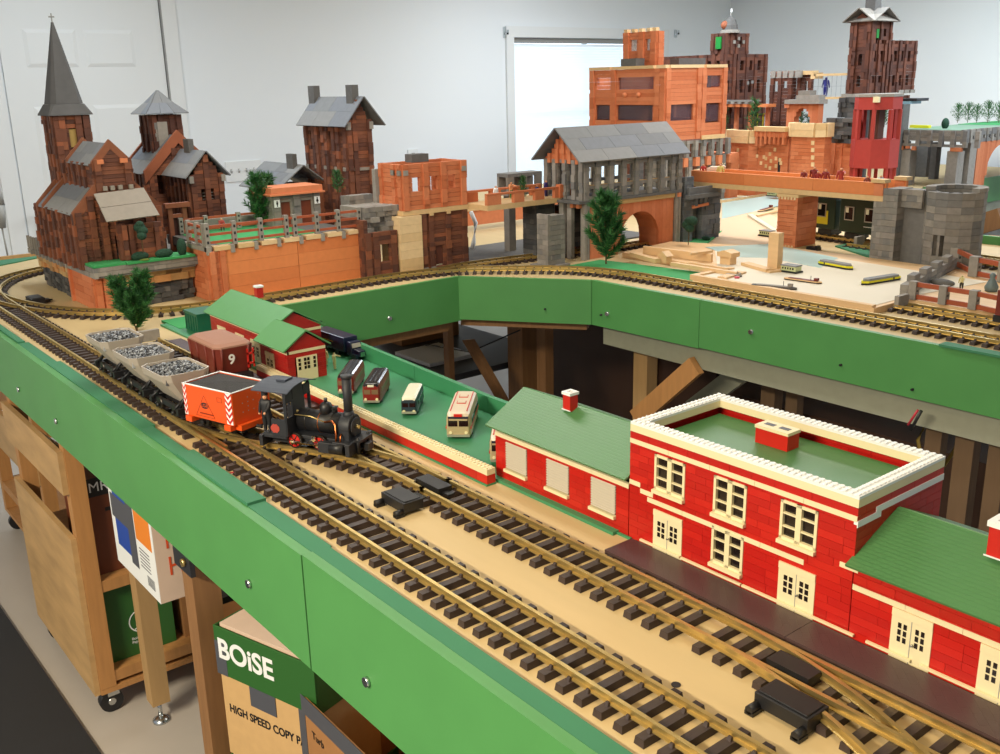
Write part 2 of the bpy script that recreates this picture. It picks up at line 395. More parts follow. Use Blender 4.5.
t = thing('window_blind', 'white slatted blind closed over the bright window', 'blind', (WX-.04, (wy0+wy1)/2, wz0))
mb = MB(); n = 52
for i in range(n):
    z = wz0+.01+(wz1-.05-wz0)*i/n; h = (wz1-.05-wz0)/n
    mb.slab((WX-.034, wy0+.006, z), (WX-.034, wy1-.006, z), (WX-.042, wy1-.006, z+h*1.02), (WX-.042, wy0+.006, z+h*1.02), .001)
o = mb.build('slats', BLIND, t)
MB().box((WX-.055, wy0+.004, wz1-.035), (WX-.02, wy1-.004, wz1-.002)).build('head_rail', HEADR, t)
MB().box((WX-.048, wy0+.006, wz0+.0), (WX-.028, wy1-.006, wz0+.012)).build('bottom_rail', TRIMW, t)
for y, z0, z1 in ((4.37, .88, .95), (6.05, .90, .955)):
    mb = MB(); mb.box((WX, y-.012, z0), (WX+.012, y+.012, z1)); mb.box((WX+.012, y-.006, z0+.02), (WX+.04, y+.006, z0+.032)); mb.box((WX+.034, y-.006, z0+.02), (WX+.04, y+.006, z0+.05))
    solo(mb, 'curtain_rod_bracket', STEEL, 'small metal curtain rod bracket at the %s top corner of the window' % ('left' if y < 5 else 'right'), 'bracket', (WX, y, z0))
# switch plate and outlet
t = thing('light_switch_plate', 'wide white plate of four light switches on the wall', 'light switch', (WX, 2.44, .14))
MB().box((WX, 2.33, .087), (WX+.007, 2.545, .199)).build('plate', TRIMW, t)
for i in range(4):
    y = 2.362+i*.046
    sw = MB().box((WX+.007, y-.005, .135), (WX+.009, y+.005, .158)).build('switch_slot', HEADR, t)
    MB().hexa([(WX+.009, y-.004, .143), (WX+.021, y-.004, .150), (WX+.021, y+.004, .150), (WX+.009, y+.004, .143), (WX+.009, y-.004, .152), (WX+.021, y-.004, .156), (WX+.021, y+.004, .156), (WX+.009, y+.004, .152)]).build('switch_lever', TRIMW, sw)
t = thing('wall_outlet', 'single white outlet plate on the wall behind the orange gatehouse', 'outlet', (WX, 3.6, .14))
MB().box((WX, 3.56, .09), (WX+.007, 3.635, .199)).build('plate', TRIMW, t)
for z in (.125, .165): MB().box((WX+.007, 3.585, z-.012), (WX+.009, 3.61, z+.012)).build('socket', HEADR, t)
p = PX(3, 259, -4.6); mb = MB(); mb.cyl(PX(9, 262, -4.6), PX(2, 228, -4.6), .004, 6); mb.cyl(PX(2, 228, -4.6), PX(0, 205, -4.6), .016, 8, r2=.02); mb.cyl(PX(0, 205, -4.6), PX(-2, 185, -4.6), .02, 8, r2=.006)
mb.cyl(PX(9, 262, -4.6), (PX(9, 262, -4.6)[0], PX(9, 262, -4.6)[1], ZF), .004, 6)
solo(mb, 'floor_stand', HEADR, 'grey stand on a thin dark pole at the far left edge', 'stand', (PX(9, 262, -4.6)[0], PX(9, 262, -4.6)[1], ZF))
# ================================================================== benchwork decks and fascias
YF = .52                        # outer face of the front fascia
HOLE = [(-2.52, 1.15), (-2.52, 1.84), (-2.17, 2.105), (.6, 2.118)]
TH = .018
def deck(poly, name, label, z1=0., t=TH, m=PLY):
    return solo(MB().prism([(x, y, z1-t) for x, y in poly], (0, 0, t)), name, m, label, 'tabletop', (poly[0][0], poly[0][1], z1-t))
deck([(-4.0, YF+.012), (.6, YF+.012), (.6, 1.068), (-1.33, 1.068), (-2.44, 1.133), (-2.52, 1.145), (-2.52, 1.84), (-4.0, 1.84)], 'plywood_deck', 'pale plywood deck carrying the front tracks and the church hill')
deck([(-4.0, 1.842), (-2.52, 1.842), (-2.17, 2.107), (.6, 2.12), (.6, 3.56), (-2.40, 3.56), (-2.40, 4.75), (-2.8, 4.75), (-2.8, 5.15), (-2.8, 6.6), (-4.6, 6.6), (-4.6, 2.6), (-4.0, 2.6)], 'plywood_deck', 'pale plywood deck under the harbour, viaduct and far castle')
def board(a, b, z0, z1, name, label, m=GREEN, t=.015, cat='fascia board', parent=None, side=-1):
    a, b = Vector((a[0], a[1], 0)), Vector((b[0], b[1], 0)); u = (b-a).normalized(); n = Vector((u.y, -u.x, 0))*t*(-side)
    P = [a, b, b+n, a+n]
    if (P[1]-P[0]).cross(P[3]-P[0]).z < 0: P.reverse()
    mb = MB().hexa([(q.x, q.y, z0) for q in P]+[(q.x, q.y, z1) for q in P])
    if parent: return mb.build(name, m, parent)
    return mb, a
XJ = PY(308, 600, YF)[0]
t = thing('fascia_board', 'long bright green fascia board along the left front of the layout', 'fascia board', (-4.0, YF, -.165))
MB().box((-4.0, YF-.003, -.165), (XJ-.004, YF+.012, .004)).build('board', GREEN, t)
for x in (-2.561, -2.239, -1.256):
    MB().cyl((x, YF-.003, -.108), (x, YF-.008, -.108), .0065, 12).build('screw', STEEL, t)
t = thing('fascia_board', 'bright green fascia board nearest the camera, right of the joint', 'fascia board', (XJ, YF, -.165))
MB().box((XJ, YF-.003, -.165), (.6, YF+.012, .006)).build('board', GREEN, t)
for x in (-.926, -.35): MB().cyl((x, YF-.003, -.106), (x, YF-.008, -.106), .0065, 12).build('screw', STEEL, t)
def gstrip(x0, x1, y1, z, lab):
    solo(MB().box((x0, YF+.0125, 0), (x1-.001, y1, z)), 'edging_strip', GREENT, lab, 'edging strip', (x0, YF+.012, 0))
xa = PZ(20, 345)[0]; xb = PZ(57, 364)[0]; xc = PZ(138, 432)[0]; xd = PZ(187, 456)[0]; xe = PZ(262, 505)[0]; xf_ = PZ(322, 553)[0]
gstrip(-4.0, xa, .548, .008, 'green edging strip on the deck at the far left end')
gstrip(xa, xb, .556, .004, 'thin second green edging strip from the far left end')
gstrip(xb, xc, .562, .006, 'green edging strip beside the ties left of the hoppers')
gstrip(xc, xd, .556, .006, 'green edging strip below the last grey hopper')
gstrip(xd, xe, .562, .009, 'thick green edging strip below the orange wagon and engine')
gstrip(xe, xf_, .560, .005, 'green edging strip left of the fascia joint')
gstrip(xf_, .6, .556, .006, 'green edging strip on the deck nearest the camera')
# plywood edge below the front fascia and joists
board((-4.0, YF+.03), (.6, YF+.03), -.19, -.019, 'front_joist', '')[0]
solo(MB().box((-4.0, YF+.0125, -.172), (-1.15, YF+.032, -.019)), 'front_joist', WOODT, 'fir joist hidden behind the long front fascia board', 'joist', (-4, YF+.012, -.172))
def hole_board(a, b, label, z0=-.135, z1=.004, scr=()):
    t = thing('fascia_board', label, 'fascia board', (a[0], a[1], z0)); board(a, b, z0, z1, 'board', '', GREEN, .015, parent=t, side=-1)
    A, B = Vector((a[0], a[1], 0)), Vector((b[0], b[1], 0)); u = (B-A).normalized(); n = Vector((u.y, -u.x, 0))
    for s, z, big in scr:
        p = A+(B-A)*s; MB().cyl((p.x, p.y, z), (p.x+n.x*.022, p.y+n.y*.022, z), .0065 if big else .003, 10).build('screw' if big else 'screw_hole', STEEL if big else BLACK, t)
    return t
hole_board((-2.52, 1.145), (-2.52, 1.83), 'dark green fascia board of the hole, left side below the big orange wall', z0=-.14, scr=((.60, -.088, 1), (.26, -.06, 0)))
hole_board((-2.515, 1.832), (-2.17, 2.085), 'green fascia board across the corner of the hole', scr=((.66, -.09, 0),))
hole_board((-2.165, 2.09), (-1.75, 2.106), 'short green fascia board at the back of the hole', scr=((.17, -.09, 1), (.11, -.097, 0)))
hole_board((-1.748, 2.106), (.6, 2.118), 'long dark green fascia board along the back right of the hole', z0=-.132, scr=((.075, -.055, 1), (.19, -.09, 0), (.405, -.085, 1), (.42, -.092, 0), (.27, -.11, 0)))
solo(MB().box((-1.06, 2.085, .0045), (.6, 2.1175, .010)), 'edging_strip', GREENT, 'light green strip on top of the back fascia at the right edge', 'edging strip', (-1.06, 2.1, .0045))
# beams below
solo(MB().box((-2.16, 2.125, -.205), (.6, 2.16, -.0185)), 'support_beam', GREYB, 'long grey green beam below the back right fascia', 'beam', (-2.16, 2.14, -.205))
solo(MB().box((-2.556, 1.16, -.175), (-2.537, 1.80, -.0185)), 'deck_joist', WOODB, 'brown joist below the left fascia of the hole', 'joist', (-2.55, 1.16, -.175))
solo(MB().prism([(-2.54, 1.85, -.165), (-2.21, 2.10, -.165), (-2.23, 2.13, -.165), (-2.56, 1.88, -.165)], (0, 0, .146)), 'deck_joist', WOODB, 'brown joist below the corner fascia of the hole', 'joist', (-2.5, 1.9, -.165))
# far right deck fascia and inner edge
t = thing('fascia_board', 'green fascia board of the far deck behind the round grey tower', 'fascia board', (-2.79, 5.15, -.14))
MB().box((-2.799, 5.15, -.14), (-2.785, 6.6, .004)).build('board', GREEN, t)
solo(MB().box((-2.83, 5.15, -.23), (-2.80, 6.6, -.141)), 'support_beam', GREYB, 'grey beam below the far green fascia board', 'beam', (-2.8, 5.15, -.23))
solo(MB().box((-1.85, 3.545, .0005), (.6, 3.56, .03)), 'edging_strip', GREEN, 'green upright strip along the back edge of the harbour deck', 'edging strip', (-2.8, 3.55, 0))
# green lawns / mats on the deck
def mat_board(poly, z, label, m=LAWN, name='green_board'):
    return solo(MB().prism([(x, y, .0002) for x, y in poly], (0, 0, z)), name, m, label, 'ground board', (poly[0][0], poly[0][1], 0))
mat_board([(-3.98, .58), (-3.4, .575), (-3.55, .60), (-3.82, .70), (-3.90, .86), (-3.98, 1.0)], .004, 'green board filling the far left corner of the deck', GREENT)
a = [PZ(563, 269), PZ(694, 283), PZ(708, 275.5), PZ(600, 262)]
mat_board([(q[0], q[1]) for q in a], .008, 'green foam lawn between the back track and the timbered train shed')
a = [PZ(670, 251), PZ(705, 246), PZ(722, 232), PZ(684, 240)]
mat_board([(q[0], q[1]) for q in a], .006, 'small green lawn with a round tree beside the blue grey ruin')
a = [PZ(835, 247), PZ(872, 259), PZ(872, 246), PZ(850, 244)]
mat_board([(q[0], q[1]) for q in a], .005, 'green patch on the deck behind the harbour front rail', GREENT)
# back edge board of the table near the wall at far left
solo(MB().box((-4.02, .53, -.10), (-4.001, 1.84, .012)), 'edge_board', WOODT, 'fir edge board at the left end of the deck', 'edge board', (-4.02, .53, -.1))
# ================================================================== bus yard base plate
Y0, Y1 = .845, 1.06
solo(MB().prism([(-2.52, Y0+.022, .0003), (-.86, Y0+.022, .0003), (-.86, Y1-.009, .0003), (-1.33, Y1-.009, .0003), (-2.42, Y1+.053, .0003), (-2.52, Y1+.057, .0003)], (0, 0, .0047)), 'green_base_board', GREENB, 'green base board of the bus yard', 'ground board', (-2.5, Y0, 0))
t = thing('curb_wall', 'low green wall along the back edge of the bus yard', 'low wall', (-2.5, Y1, 0))
for i in range(6):
    x0 = -2.42+i*.262; x1 = x0+.2605; ya, yb = [Y1+max(0, -1.33-q)*.058 for q in (x0, x1)]; MB().hexa([(x, y, z) for z in (.0003, .036) for x, y in ((x0, ya-.008), (x1, yb-.008), (x1, yb+.002), (x0, ya+.002))]).build('wall_section', GREENB, t)
t = thing('brick_curb', 'low red and cream studded brick wall in front of the parked buses', 'low wall', (-1.9, Y0, 0))
xw0, xw1 = -1.90, -1.106
mb = MB(); k = 0; x = xw0
while x < xw1-.002:
    xx = min(xw1, x+.064); mb.box((x+.0002, Y0, .0035), (xx-.0002, Y0+.016, .0175)); x = xx
mb.build('red_course', RED, t)
mb = MB().box((xw0, Y0, .0178), (xw1, Y0+.016, .0272))
i = 0
while xw0+.004+i*.008 < xw1:
    for yy in (Y0+.004, Y0+.012): mb.cyl((xw0+.004+i*.008, yy, .0272), (xw0+.004+i*.008, yy, .0289), .0025, 8)
    i += 1
mb.build('cream_studded_course', CREAM, t)
mb = MB().box((xw0, Y0-.0015, .0003), (xw1, Y0+.018, .0033)); mb.build('green_base_course', GREENB, t)
solo(MB().box((-2.56, .885, .0003), (-2.43, .99, .006)), 'green_base_board', LAWN, 'small green board left of the little red depot', 'ground board', (-2.6, .9, 0))
# pavers
PM = PAVER; nt = PM.node_tree
bt = nt.nodes.new('ShaderNodeTexBrick'); bt.inputs['Scale'].default_value = 28; bt.inputs['Mortar Size'].default_value = .012; bt.inputs['Color1'].default_value = (.5, .5, .5, 1); bt.inputs['Color2'].default_value = (.55, .55, .55, 1); bt.inputs['Mortar'].default_value = (0, 0, 0, 1)
mp = nt.nodes.new('ShaderNodeMapping'); tc = nt.nodes.new('ShaderNodeTexCoord'); mp.inputs['Rotation'].default_value = (0, 0, .785)
nt.links.new(tc.outputs['Object'], mp.inputs[0]); nt.links.new(mp.outputs[0], bt.inputs[0])
bp = nt.nodes.new('ShaderNodeBump'); bp.inputs['Distance'].default_value = .001; bp.inputs['Strength'].default_value = .8
nt.links.new(bt.outputs[0], bp.inputs['Height']); nt.links.new(bp.outputs[0], nt.nodes['Principled BSDF'].inputs['Normal'])
def platform(x0, x1, y0, y1, label, n):
    t = thing('station_platform', label, 'platform', (x0, y0, 0))
    for i in range(n):
        a, b = x0+(x1-x0)*i/n, x0+(x1-x0)*(i+1)/n; MB().box((a, y0, .0003), (b-.0006, y1, .006)).build('paving_panel', PM, t)
platform(-.83, .28, .822, .872, 'dark brown paved platform in front of the large red station', 4)
platform(-2.33, -1.62, .808, .848, 'dark grey platform beside the tank wagon and little red depot', 3)
# ================================================================== track
RAILP = [(-.004, 0), (.004, 0), (.004, .001), (.0011, .002), (.0011, .0064), (.0024, .0070), (.0024, .0090), (-.0024, .0090), (-.0024, .0070), (-.0011, .0064), (-.0011, .002), (-.004, .001)]
TZ = .0085
def resample(pts, step):
    P = [Vector((p[0], p[1], 0)) for p in pts]; out = [P[0]]; acc = 0
    ds = [0]
    for i in range(1, len(P)): ds.append(ds[-1]+(P[i]-P[i-1]).length)
    n = max(2, round(ds[-1]/step)); res = []
    for k in range(n+1):
        d = ds[-1]*k/n; i = 1
        while i < len(P)-1 and ds[i] < d: i += 1
        q = P[i-1].lerp(P[i], (d-ds[i-1])/max(1e-9, ds[i]-ds[i-1])); u = (P[i]-P[i-1]).normalized(); res.append((q, u))
    return res
def smooth(pts, n=12):     # Catmull-Rom
    P = [Vector((p[0], p[1], 0)) for p in pts]; P = [P[0]*2-P[1]]+P+[P[-1]*2-P[-2]]; out = []
    for i in range(1, len(P)-2):
        for k in range(n):
            t = k/n; a, b, c, d = P[i-1], P[i], P[i+1], P[i+2]
            out.append(.5*((2*b)+(c-a)*t+(2*a-5*b+4*c-d)*t*t+(3*b-a-3*c+d)*t**3))
    out.append(P[-2]); return [(q.x, q.y) for q in out]
def rail_mesh(line, z=TZ):
    mb = MB(); n = len(RAILP); V = []
    for i, p in enumerate(line):
        u = (line[min(i+1, len(line)-1)]-line[max(i-1, 0)]).normalized(); nn = Vector((-u.y, u.x, 0))
        for a, h in RAILP: V.append((p.x+nn.x*a, p.y+nn.y*a, z+h))
    Fs = [(i*n+k, (i+1)*n+k, (i+1)*n+(k+1) % n, i*n+(k+1) % n) for i in range(len(line)-1) for k in range(n)]
    Fs += [tuple(range(n)), tuple((len(line)-1)*n+k for k in range(n-1, -1, -1))]
    return mb.add(V, Fs)
def offset(pts, d):
    P = [Vector((p[0], p[1], 0)) for p in pts]; out = []
    for i, p in enumerate(P):
        u = (P[min(i+1, len(P)-1)]-P[max(i-1, 0)]).normalized(); out.append(p+Vector((-u.y, u.x, 0))*d)
    return out
def tie_mb(L=.086):
    mb = MB()
    w0, w1 = .0064, .0052
    mb.hexa([(-w0, -L/2, .0002), (w0, -L/2, .0002), (w0, L/2, .0002), (-w0, L/2, .0002), (-w1, -L/2+.001, .0084), (w1, -L/2+.001, .0084), (w1, L/2-.001, .0084), (-w1, L/2-.001, .0084)])
    for s in (-1, 1):
        for q in (-1, 1):
            yy = s*.02375+q*.0055; mb.hexa([(-.0028, yy-.0022, .0080), (.0028, yy-.0022, .0080), (.0028, yy+.0022, .0080), (-.0028, yy+.0022, .0080)]+[(-.0018, yy-.0012-q*.0008, .0122), (.0018, yy-.0012-q*.0008, .0122), (.0018, yy+.0012-q*.0008, .0122), (-.0018, yy+.0012-q*.0008, .0122)])
    return mb
TIEME = None
def track(label, pts, skip=(), group=None, tpitch=.0275, name='track', rails=(-.02375, .02375), z=0.):
    global TIEME
    t = thing(name, label, 'railway track', (pts[0][0], pts[0][1], z), group=group)
    org = Vector(ORG[t.name])
    for d in rails:
        L = offset(pts, d)
        joint = resample([(q.x, q.y) for q in L], .6)
        o = rail_mesh(L, TZ+z).build('rail', BRASS, t)
    if TIEME is None:
        o = tie_mb().build('tie', TIE, None); TIEME = o.data; bpy.data.objects.remove(o)
    R = resample(pts, tpitch)
    pos = [(q, u) for q, u in R[:-1] if not any(a < q.x < b for a, b in skip)]
    pos.sort(key=lambda r: (r[0]-Vector((0, 0, 0))).length)
    for q, u in pos[:98]:
        o = bpy.data.objects.new('tie', TIEME); C.objects.link(o); o.parent = t; o.location = (q.x-org.x, q.y-org.y, 0); o.rotation_euler = (0, 0, math.atan2(u.y, u.x))
    if len(pos) > 98:
        mb = MB()
        for q, u in pos[98:]:
            s0 = len(mb.v); k = tie_mb(); mb.add(k.v, k.f); mb.xf(Matrix.Translation((q.x, q.y, 0)) @ Matrix.Rotation(math.atan2(u.y, u.x), 4, 'Z'), s0)
        mb.build('far_ties', TIE, t)['kind'] = 'stuff'
    return t
T1, T2 = .616, .770
def arc(x0, y0, a0, R, ang, n=10):       # start point, heading, radius (+ left turn), sweep
    out = []; 
    for i in range(1, n+1):
        a = a0+ang*i/n*(1 if R > 0 else -1)
        cx, cy = x0-R*math.sin(a0), y0+R*math.cos(a0)
        out.append((cx+R*math.sin(a), cy-R*math.cos(a)))
    return out
track('long brass track nearest the front edge, its straight part', [(-3.0+i*.2, T1) for i in range(18)], skip=[(-1.72, -1.60)])
# left end loop
L = smooth([(-3.0, T1), (-3.18, T1+.004), (-3.36, .650), (-3.52, .735), (-3.61, .86), (-3.64, 1.02), (-3.62, 1.2)])
track('curved brass track at the far left, bending behind the church hill', L)
L = smooth([(-3.26, .62), (-3.08, .638), (-2.90, .692), (-2.745, .79), (-2.655, .93), (-2.625, 1.1), (-2.618, 1.3), (-2.622, 1.5), (-2.62, 1.68), (-2.575, 1.86), (-2.46, 2.0), (-2.33, 2.12), (-2.18, 2.185), (-2.0, 2.20), (-1.6, 2.203)])
track('curved brass track passing below the orange walls and the gatehouse', L, skip=[(-3.4, -3.0)], z=.0004)
track('straight brass track along the top of the back right fascia', [(-1.6+i*.2, 2.203) for i in range(12)])
L = smooth([(-2.60, 1.80), (-2.62, 1.95), (-2.60, 2.15), (-2.56, 2.35), (-2.53, 2.6), (-2.53, 3.0)])
track('brass track curving away under the wooden footbridge', L, skip=[])
track('brass siding track with a grey stop block at the back right', [(-1.325+i*.1, 2.375) for i in range(20)])
track('brass track far back under the viaduct with the green train', [(-2.36+i*.2, 3.29-.02*i) for i in range(13)])
track('short brass siding track behind the round grey tower', [(-1.97+i*.2, 3.17-.02*i) for i in range(9)])
# second front track and crossovers
track('straight brass track beside the red station and the bus yard', [(-1.14+i*.1, T2) for i in range(14)], skip=[(-.62, .2)])
track('brass track holding the tank wagon, left of the engine', [(-2.33+i*.1, T2) for i in range(13)], skip=[])
c1 = [(-1.75, T1)]+arc(-1.75, T1, 0, .6, PI/6); c1 += arc(c1[-1][0], c1[-1][1], PI/6, -.575, PI/6)
track('curved brass crossover track under the black engine', c1, skip=[(-1.76, -1.58), (-1.22, -1.0)], z=.0004)
c2 = [(-.60, T2)]+arc(-.60, T2, 0, -.6, PI/6); c2 += arc(c2[-1][0], c2[-1][1], -PI/6, .575, PI/6)
track('curved brass crossover track at the bottom right corner', c2, skip=[(-.62, .2)], z=.0004)
# long ties of the turnouts
def turnout_ties(x0, x1, y0, y1, label, edge=None):
    t = thing('turnout_ties', label, 'railway track', (x0, y0, 0)); n = round((x1-x0)/.0275)
    for i in range(n):
        x = x0+(x1-x0)*i/n; e = edge(x) if edge else (y0, y1)
        MB().hexa([(x-.0058, e[0], .0002), (x+.0058, e[0], .0002), (x+.0058, e[1], .0002), (x-.0058, e[1], .0002), (x-.0048, e[0], .0083), (x+.0048, e[0], .0083), (x+.0048, e[1], .0083), (x-.0048, e[1], .0083)]).build('tie', TIE, t)
    return t
turnout_ties(-1.72, -1.60, T1-.039, T1+.05, 'long dark ties of the turnout under the orange wagon', lambda x: (T1-.039, T1+.043+(x+1.72)*.2))
turnout_ties(-.60, -.02, T2-.06, T2+.039, 'long dark ties of the turnout at the bottom right', lambda x: (T2-.039-max(0, (x+.55))*.16, T2+.039))
# thin guard rail and check rails of the turnouts
def rail_only(label, pts, name='guard_rail'):
    o = rail_mesh([Vector((a, b, 0)) for a, b in pts], TZ+.0003).build(name, BRASS, None); return tag(o, label, 'rail')
rail_only('short check rail between the rails left of the black engine', [(-1.62+i*.03, T1-.0145) for i in range(5)])
# switch machines
def switch_box(x, y, rz, label, sc=1.):
    t = thing('switch_machine', label, 'switch machine', (x, y, 0.0003), rz, group=None); ORG[t.name] = (0, 0, 0)
    mb = MB(); mb.box((-.03, -.017, .004), (.03, .017, .019)); mb.box((-.027, -.014, .019), (.027, .014, .0205)); mb.build('housing', BLACK, t, bevel=.0015)
    for sx in (-.026, .026):
        mb = MB(); mb.cyl((sx, -.017, .006), (sx, -.030, .006), .0045, 10); mb.box((sx-.005, -.03, 0), (sx+.005, -.016, .004)); mb.build('mounting_lug', BLACK, t)
    mb = MB(); mb.box((-.012, .017, .003), (.012, .034, .010)); mb.cyl((0, .03, .006), (0, .042, .006), .002, 8); mb.build('throw_rod', BLACK, t)
    t.scale = (sc, sc, sc)
    return t
switch_box(-1.128, .706, 0, 'black switch machine between the tracks right of the engine')
switch_box(-.470, .716, 0, 'black switch machine at the bottom right below the turnout')
switch_box(-3.06, .70, 0, 'black switch machine at the far left in front of the church hill', 1.1)
mb = MB().box((-1.17, T2-.012, .0105), (-1.11, T2+.012, .019)); mb.box((-1.11, T2-.006, .0105), (-1.095, T2+.006, .013))
solo(mb, 'switch_cover', BLACK, 'black switch cover between the rails behind the turnout blades', 'switch machine', (-1.22, T2, .008))
mb = MB().box((-.53, T2-.012, .008), (-.48, T2+.012, .017)); solo(mb, 'switch_cover', BLACK, 'black switch cover between the rails in front of the station doors', 'switch machine', (-.5, T2, .008))
# stop blocks
def stop_block(p, rz, label, m=GREY, d=(.012, .05, .03)):
    solo(MB().ctr((p[0], p[1], p[2]+d[2]/2), d, 0, rz), 'stop_block', m, label, 'stop block', p)
stop_block((-2.335, T2, .012), 0, 'grey wooden stop block behind the first grey hopper', GREY, (.012, .055, .026))
stop_block((-1.318, 2.375, .012), 0, 'grey wooden stop block at the end of the back right siding', GREY, (.012, .05, .028))
stop_block((-1.94, 3.17, .012), 0, 'grey stop block seen behind the orange viaduct pier', GREY, (.012, .05, .03))
# loose wire
mb = MB().tube([(PZ(222, 478)[0], PZ(222, 478)[1], .003), (PZ(232, 475)[0], PZ(232, 475)[1], .004), (PZ(242, 473)[0], PZ(242, 473)[1], .004)], .0012, 6)
solo(mb, 'wire', mat('red wire insulation', (190, 40, 60), .5), 'short red feeder wire beside the front track', 'wire', PZ(230, 476))
for (x, y, lab) in ((690, 692, 'round drilled hole in the deck beyond the front track'), (677, 686, 'x')):
    if lab == 'x': continue
    solo(MB().cyl((PZ(676, 685)[0], PZ(676, 685)[1], .0002), (PZ(676, 685)[0], PZ(676, 685)[1], .0008), .005, 12), 'drilled_hole', BLACK, lab, 'hole', PZ(676, 685))
# ================================================================== red stations
LF = .88
def lego_wall(mb, o, u, n, L, z0, z1, holes=(), t=.006):
    nc = round((z1-z0)/.0096); hh = (z1-z0)/nc
    def bx(a0, a1, za, zb):
        g = .00018; d = random.uniform(-.00012, .00012)
        A = (o[0]+u[0]*(a0+g)+n[0]*d, o[1]+u[1]*(a0+g)+n[1]*d); B = (o[0]+u[0]*(a1-g)+n[0]*d, o[1]+u[1]*(a1-g)+n[1]*d)
        A2 = (A[0]-n[0]*t, A[1]-n[1]*t); B2 = (B[0]-n[0]*t, B[1]-n[1]*t)
        q = [A, B, B2, A2]
        if (B[0]-A[0])*(B2[1]-A[1])-(B[1]-A[1])*(B2[0]-A[0]) < 0: q = [A, A2, B2, B]
        mb.hexa([(p[0], p[1], za+g) for p in q]+[(p[0], p[1], zb-g) for p in q])
    for i in range(nc):
        za, zb = z0+i*hh, z0+(i+1)*hh; zm = (za+zb)/2; segs = [(0, L)]
        for h in holes:
            if h[2] < zm < h[3]:
                ns = []
                for a, b in segs:
                    if h[1] <= a or h[0] >= b: ns.append((a, b)); continue
                    if h[0] > a+.001: ns.append((a, h[0]))
                    if h[1] < b-.001: ns.append((h[1], b))
                segs = ns
        for a, b in segs:
            x = a; first = True
            while x < b-.0005:
                w_ = .032 if not (first and i % 2) else .016
                if random.random() < .25: w_ += .016
                e = b if b-(x+w_) < .008 else x+w_
                bx(x, e, za, zb); x = e; first = False
def sash_window(t, x0, x1, z0, z1, y=LF, mframe=CREAM):
    w = MB(); fr = .0035; xm = (x0+x1)/2; d0, d1 = y-.0015, y+.003
    w.box((x0, d0, z0), (x0+fr, d1, z1)); w.box((x1-fr, d0, z0), (x1, d1, z1)); w.box((x0, d0, z1-fr), (x1, d1, z1)); w.box((x0, d0, z0), (x1, d1, z0+fr))
    w.box((xm-.0035, d0, z0), (xm+.0035, d1, z1))
    for k in (1, 2):
        z = z0+(z1-z0)*k/3; w.box((x0+fr, d0+.0008, z-.0009), (x1-fr, d1, z+.0009))
    w.box((x0-.0005, y-.006, z0-.0045), (x1+.0005, y+.001, z0))
    f = w.build('window', mframe, t); MB().box((x0+.001, y+.0031, z0+.001), (x1-.001, y+.004, z1-.001)).build('pane', GLASSD, f)
    return f
def double_door(t, x0, x1, z0, z1, y=LF):
    w = MB(); xm = (x0+x1)/2; w.box((x0, y-.001, z0), (x1, y+.003, z1))
    w.box((x0, y-.0018, z1-.008), (x1, y-.001, z1)); f = w.build('door', CREAM, t)
    g = MB()
    for c0, c1 in ((x0+.0065, xm-.0035), (xm+.0035, x1-.0065)):
        cw = (c1-c0)/2
        for i in range(2):
            for k in range(3):
                a = c0+i*cw+.0012; z = z1-.0145-k*.0078; g.box((a, y-.0016, z-.0058), (a+cw-.0024, y-.0009, z))
    g.build('door_panes', GLASSD, f)
    MB().box((xm-.0004, y-.0014, z0), (xm+.0004, y-.0009, z1-.008)).build('door_gap', HEADR, f)
    h = MB(); h.cyl((xm+.003, y-.001, z0+.024), (xm+.003, y-.005, z0+.024), .0012, 8); h.build('door_handle', STEEL, f)
    return f
def belt(t, segs, y, h=.0064, m=CREAM, name='cream_course'):
    mb = MB()
    for x0, x1, z in segs:
        n = max(1, round((x1-x0)/.064))
        for i in range(n): mb.box((x0+(x1-x0)*i/n+.0002, y-.0006, z), (x0+(x1-x0)*(i+1)/n-.0002, y+.005, z+h))
    return mb.build(name, m, t)
# roof tile material with scale bumps
ROOFG = mat('green shingle sheet', (76, 126, 76), .45, noise=.02)
ROOFGD = ROOFG
nt = ROOFG.node_tree; bt = nt.nodes.new('ShaderNodeTexBrick'); bt.inputs['Scale'].default_value = 90; bt.inputs['Mortar Size'].default_value = .03
bt.inputs['Color1'].default_value = (1, 1, 1, 1); bt.inputs['Color2'].default_value = (.8, .8, .8, 1); bt.inputs['Mortar'].default_value = (0, 0, 0, 1); bt.inputs['Brick Width'].default_value = 1.; bt.inputs['Row Height'].default_value = .45
tc = nt.nodes.new('ShaderNodeTexCoord'); nt.links.new(tc.outputs['Object'], bt.inputs[0]); bp = nt.nodes.new('ShaderNodeBump'); bp.inputs['Distance'].default_value = .0012; bp.inputs['Strength'].default_value = .9
nt.links.new(bt.outputs[0], bp.inputs['Height']); nt.links.new(bp.outputs[0], nt.nodes['Principled BSDF'].inputs['Normal'])
def studs(mb, x0, x1, y0, y1, z):
    nx = round((x1-x0)/.008); ny = round((y1-y0)/.008)
    for i in range(nx):
        for j in range(ny): mb.cyl((x0+.004+i*.008, y0+.004+j*.008, z), (x0+.004+i*.008, y0+.004+j*.008, z+.0017), .0025, 8)
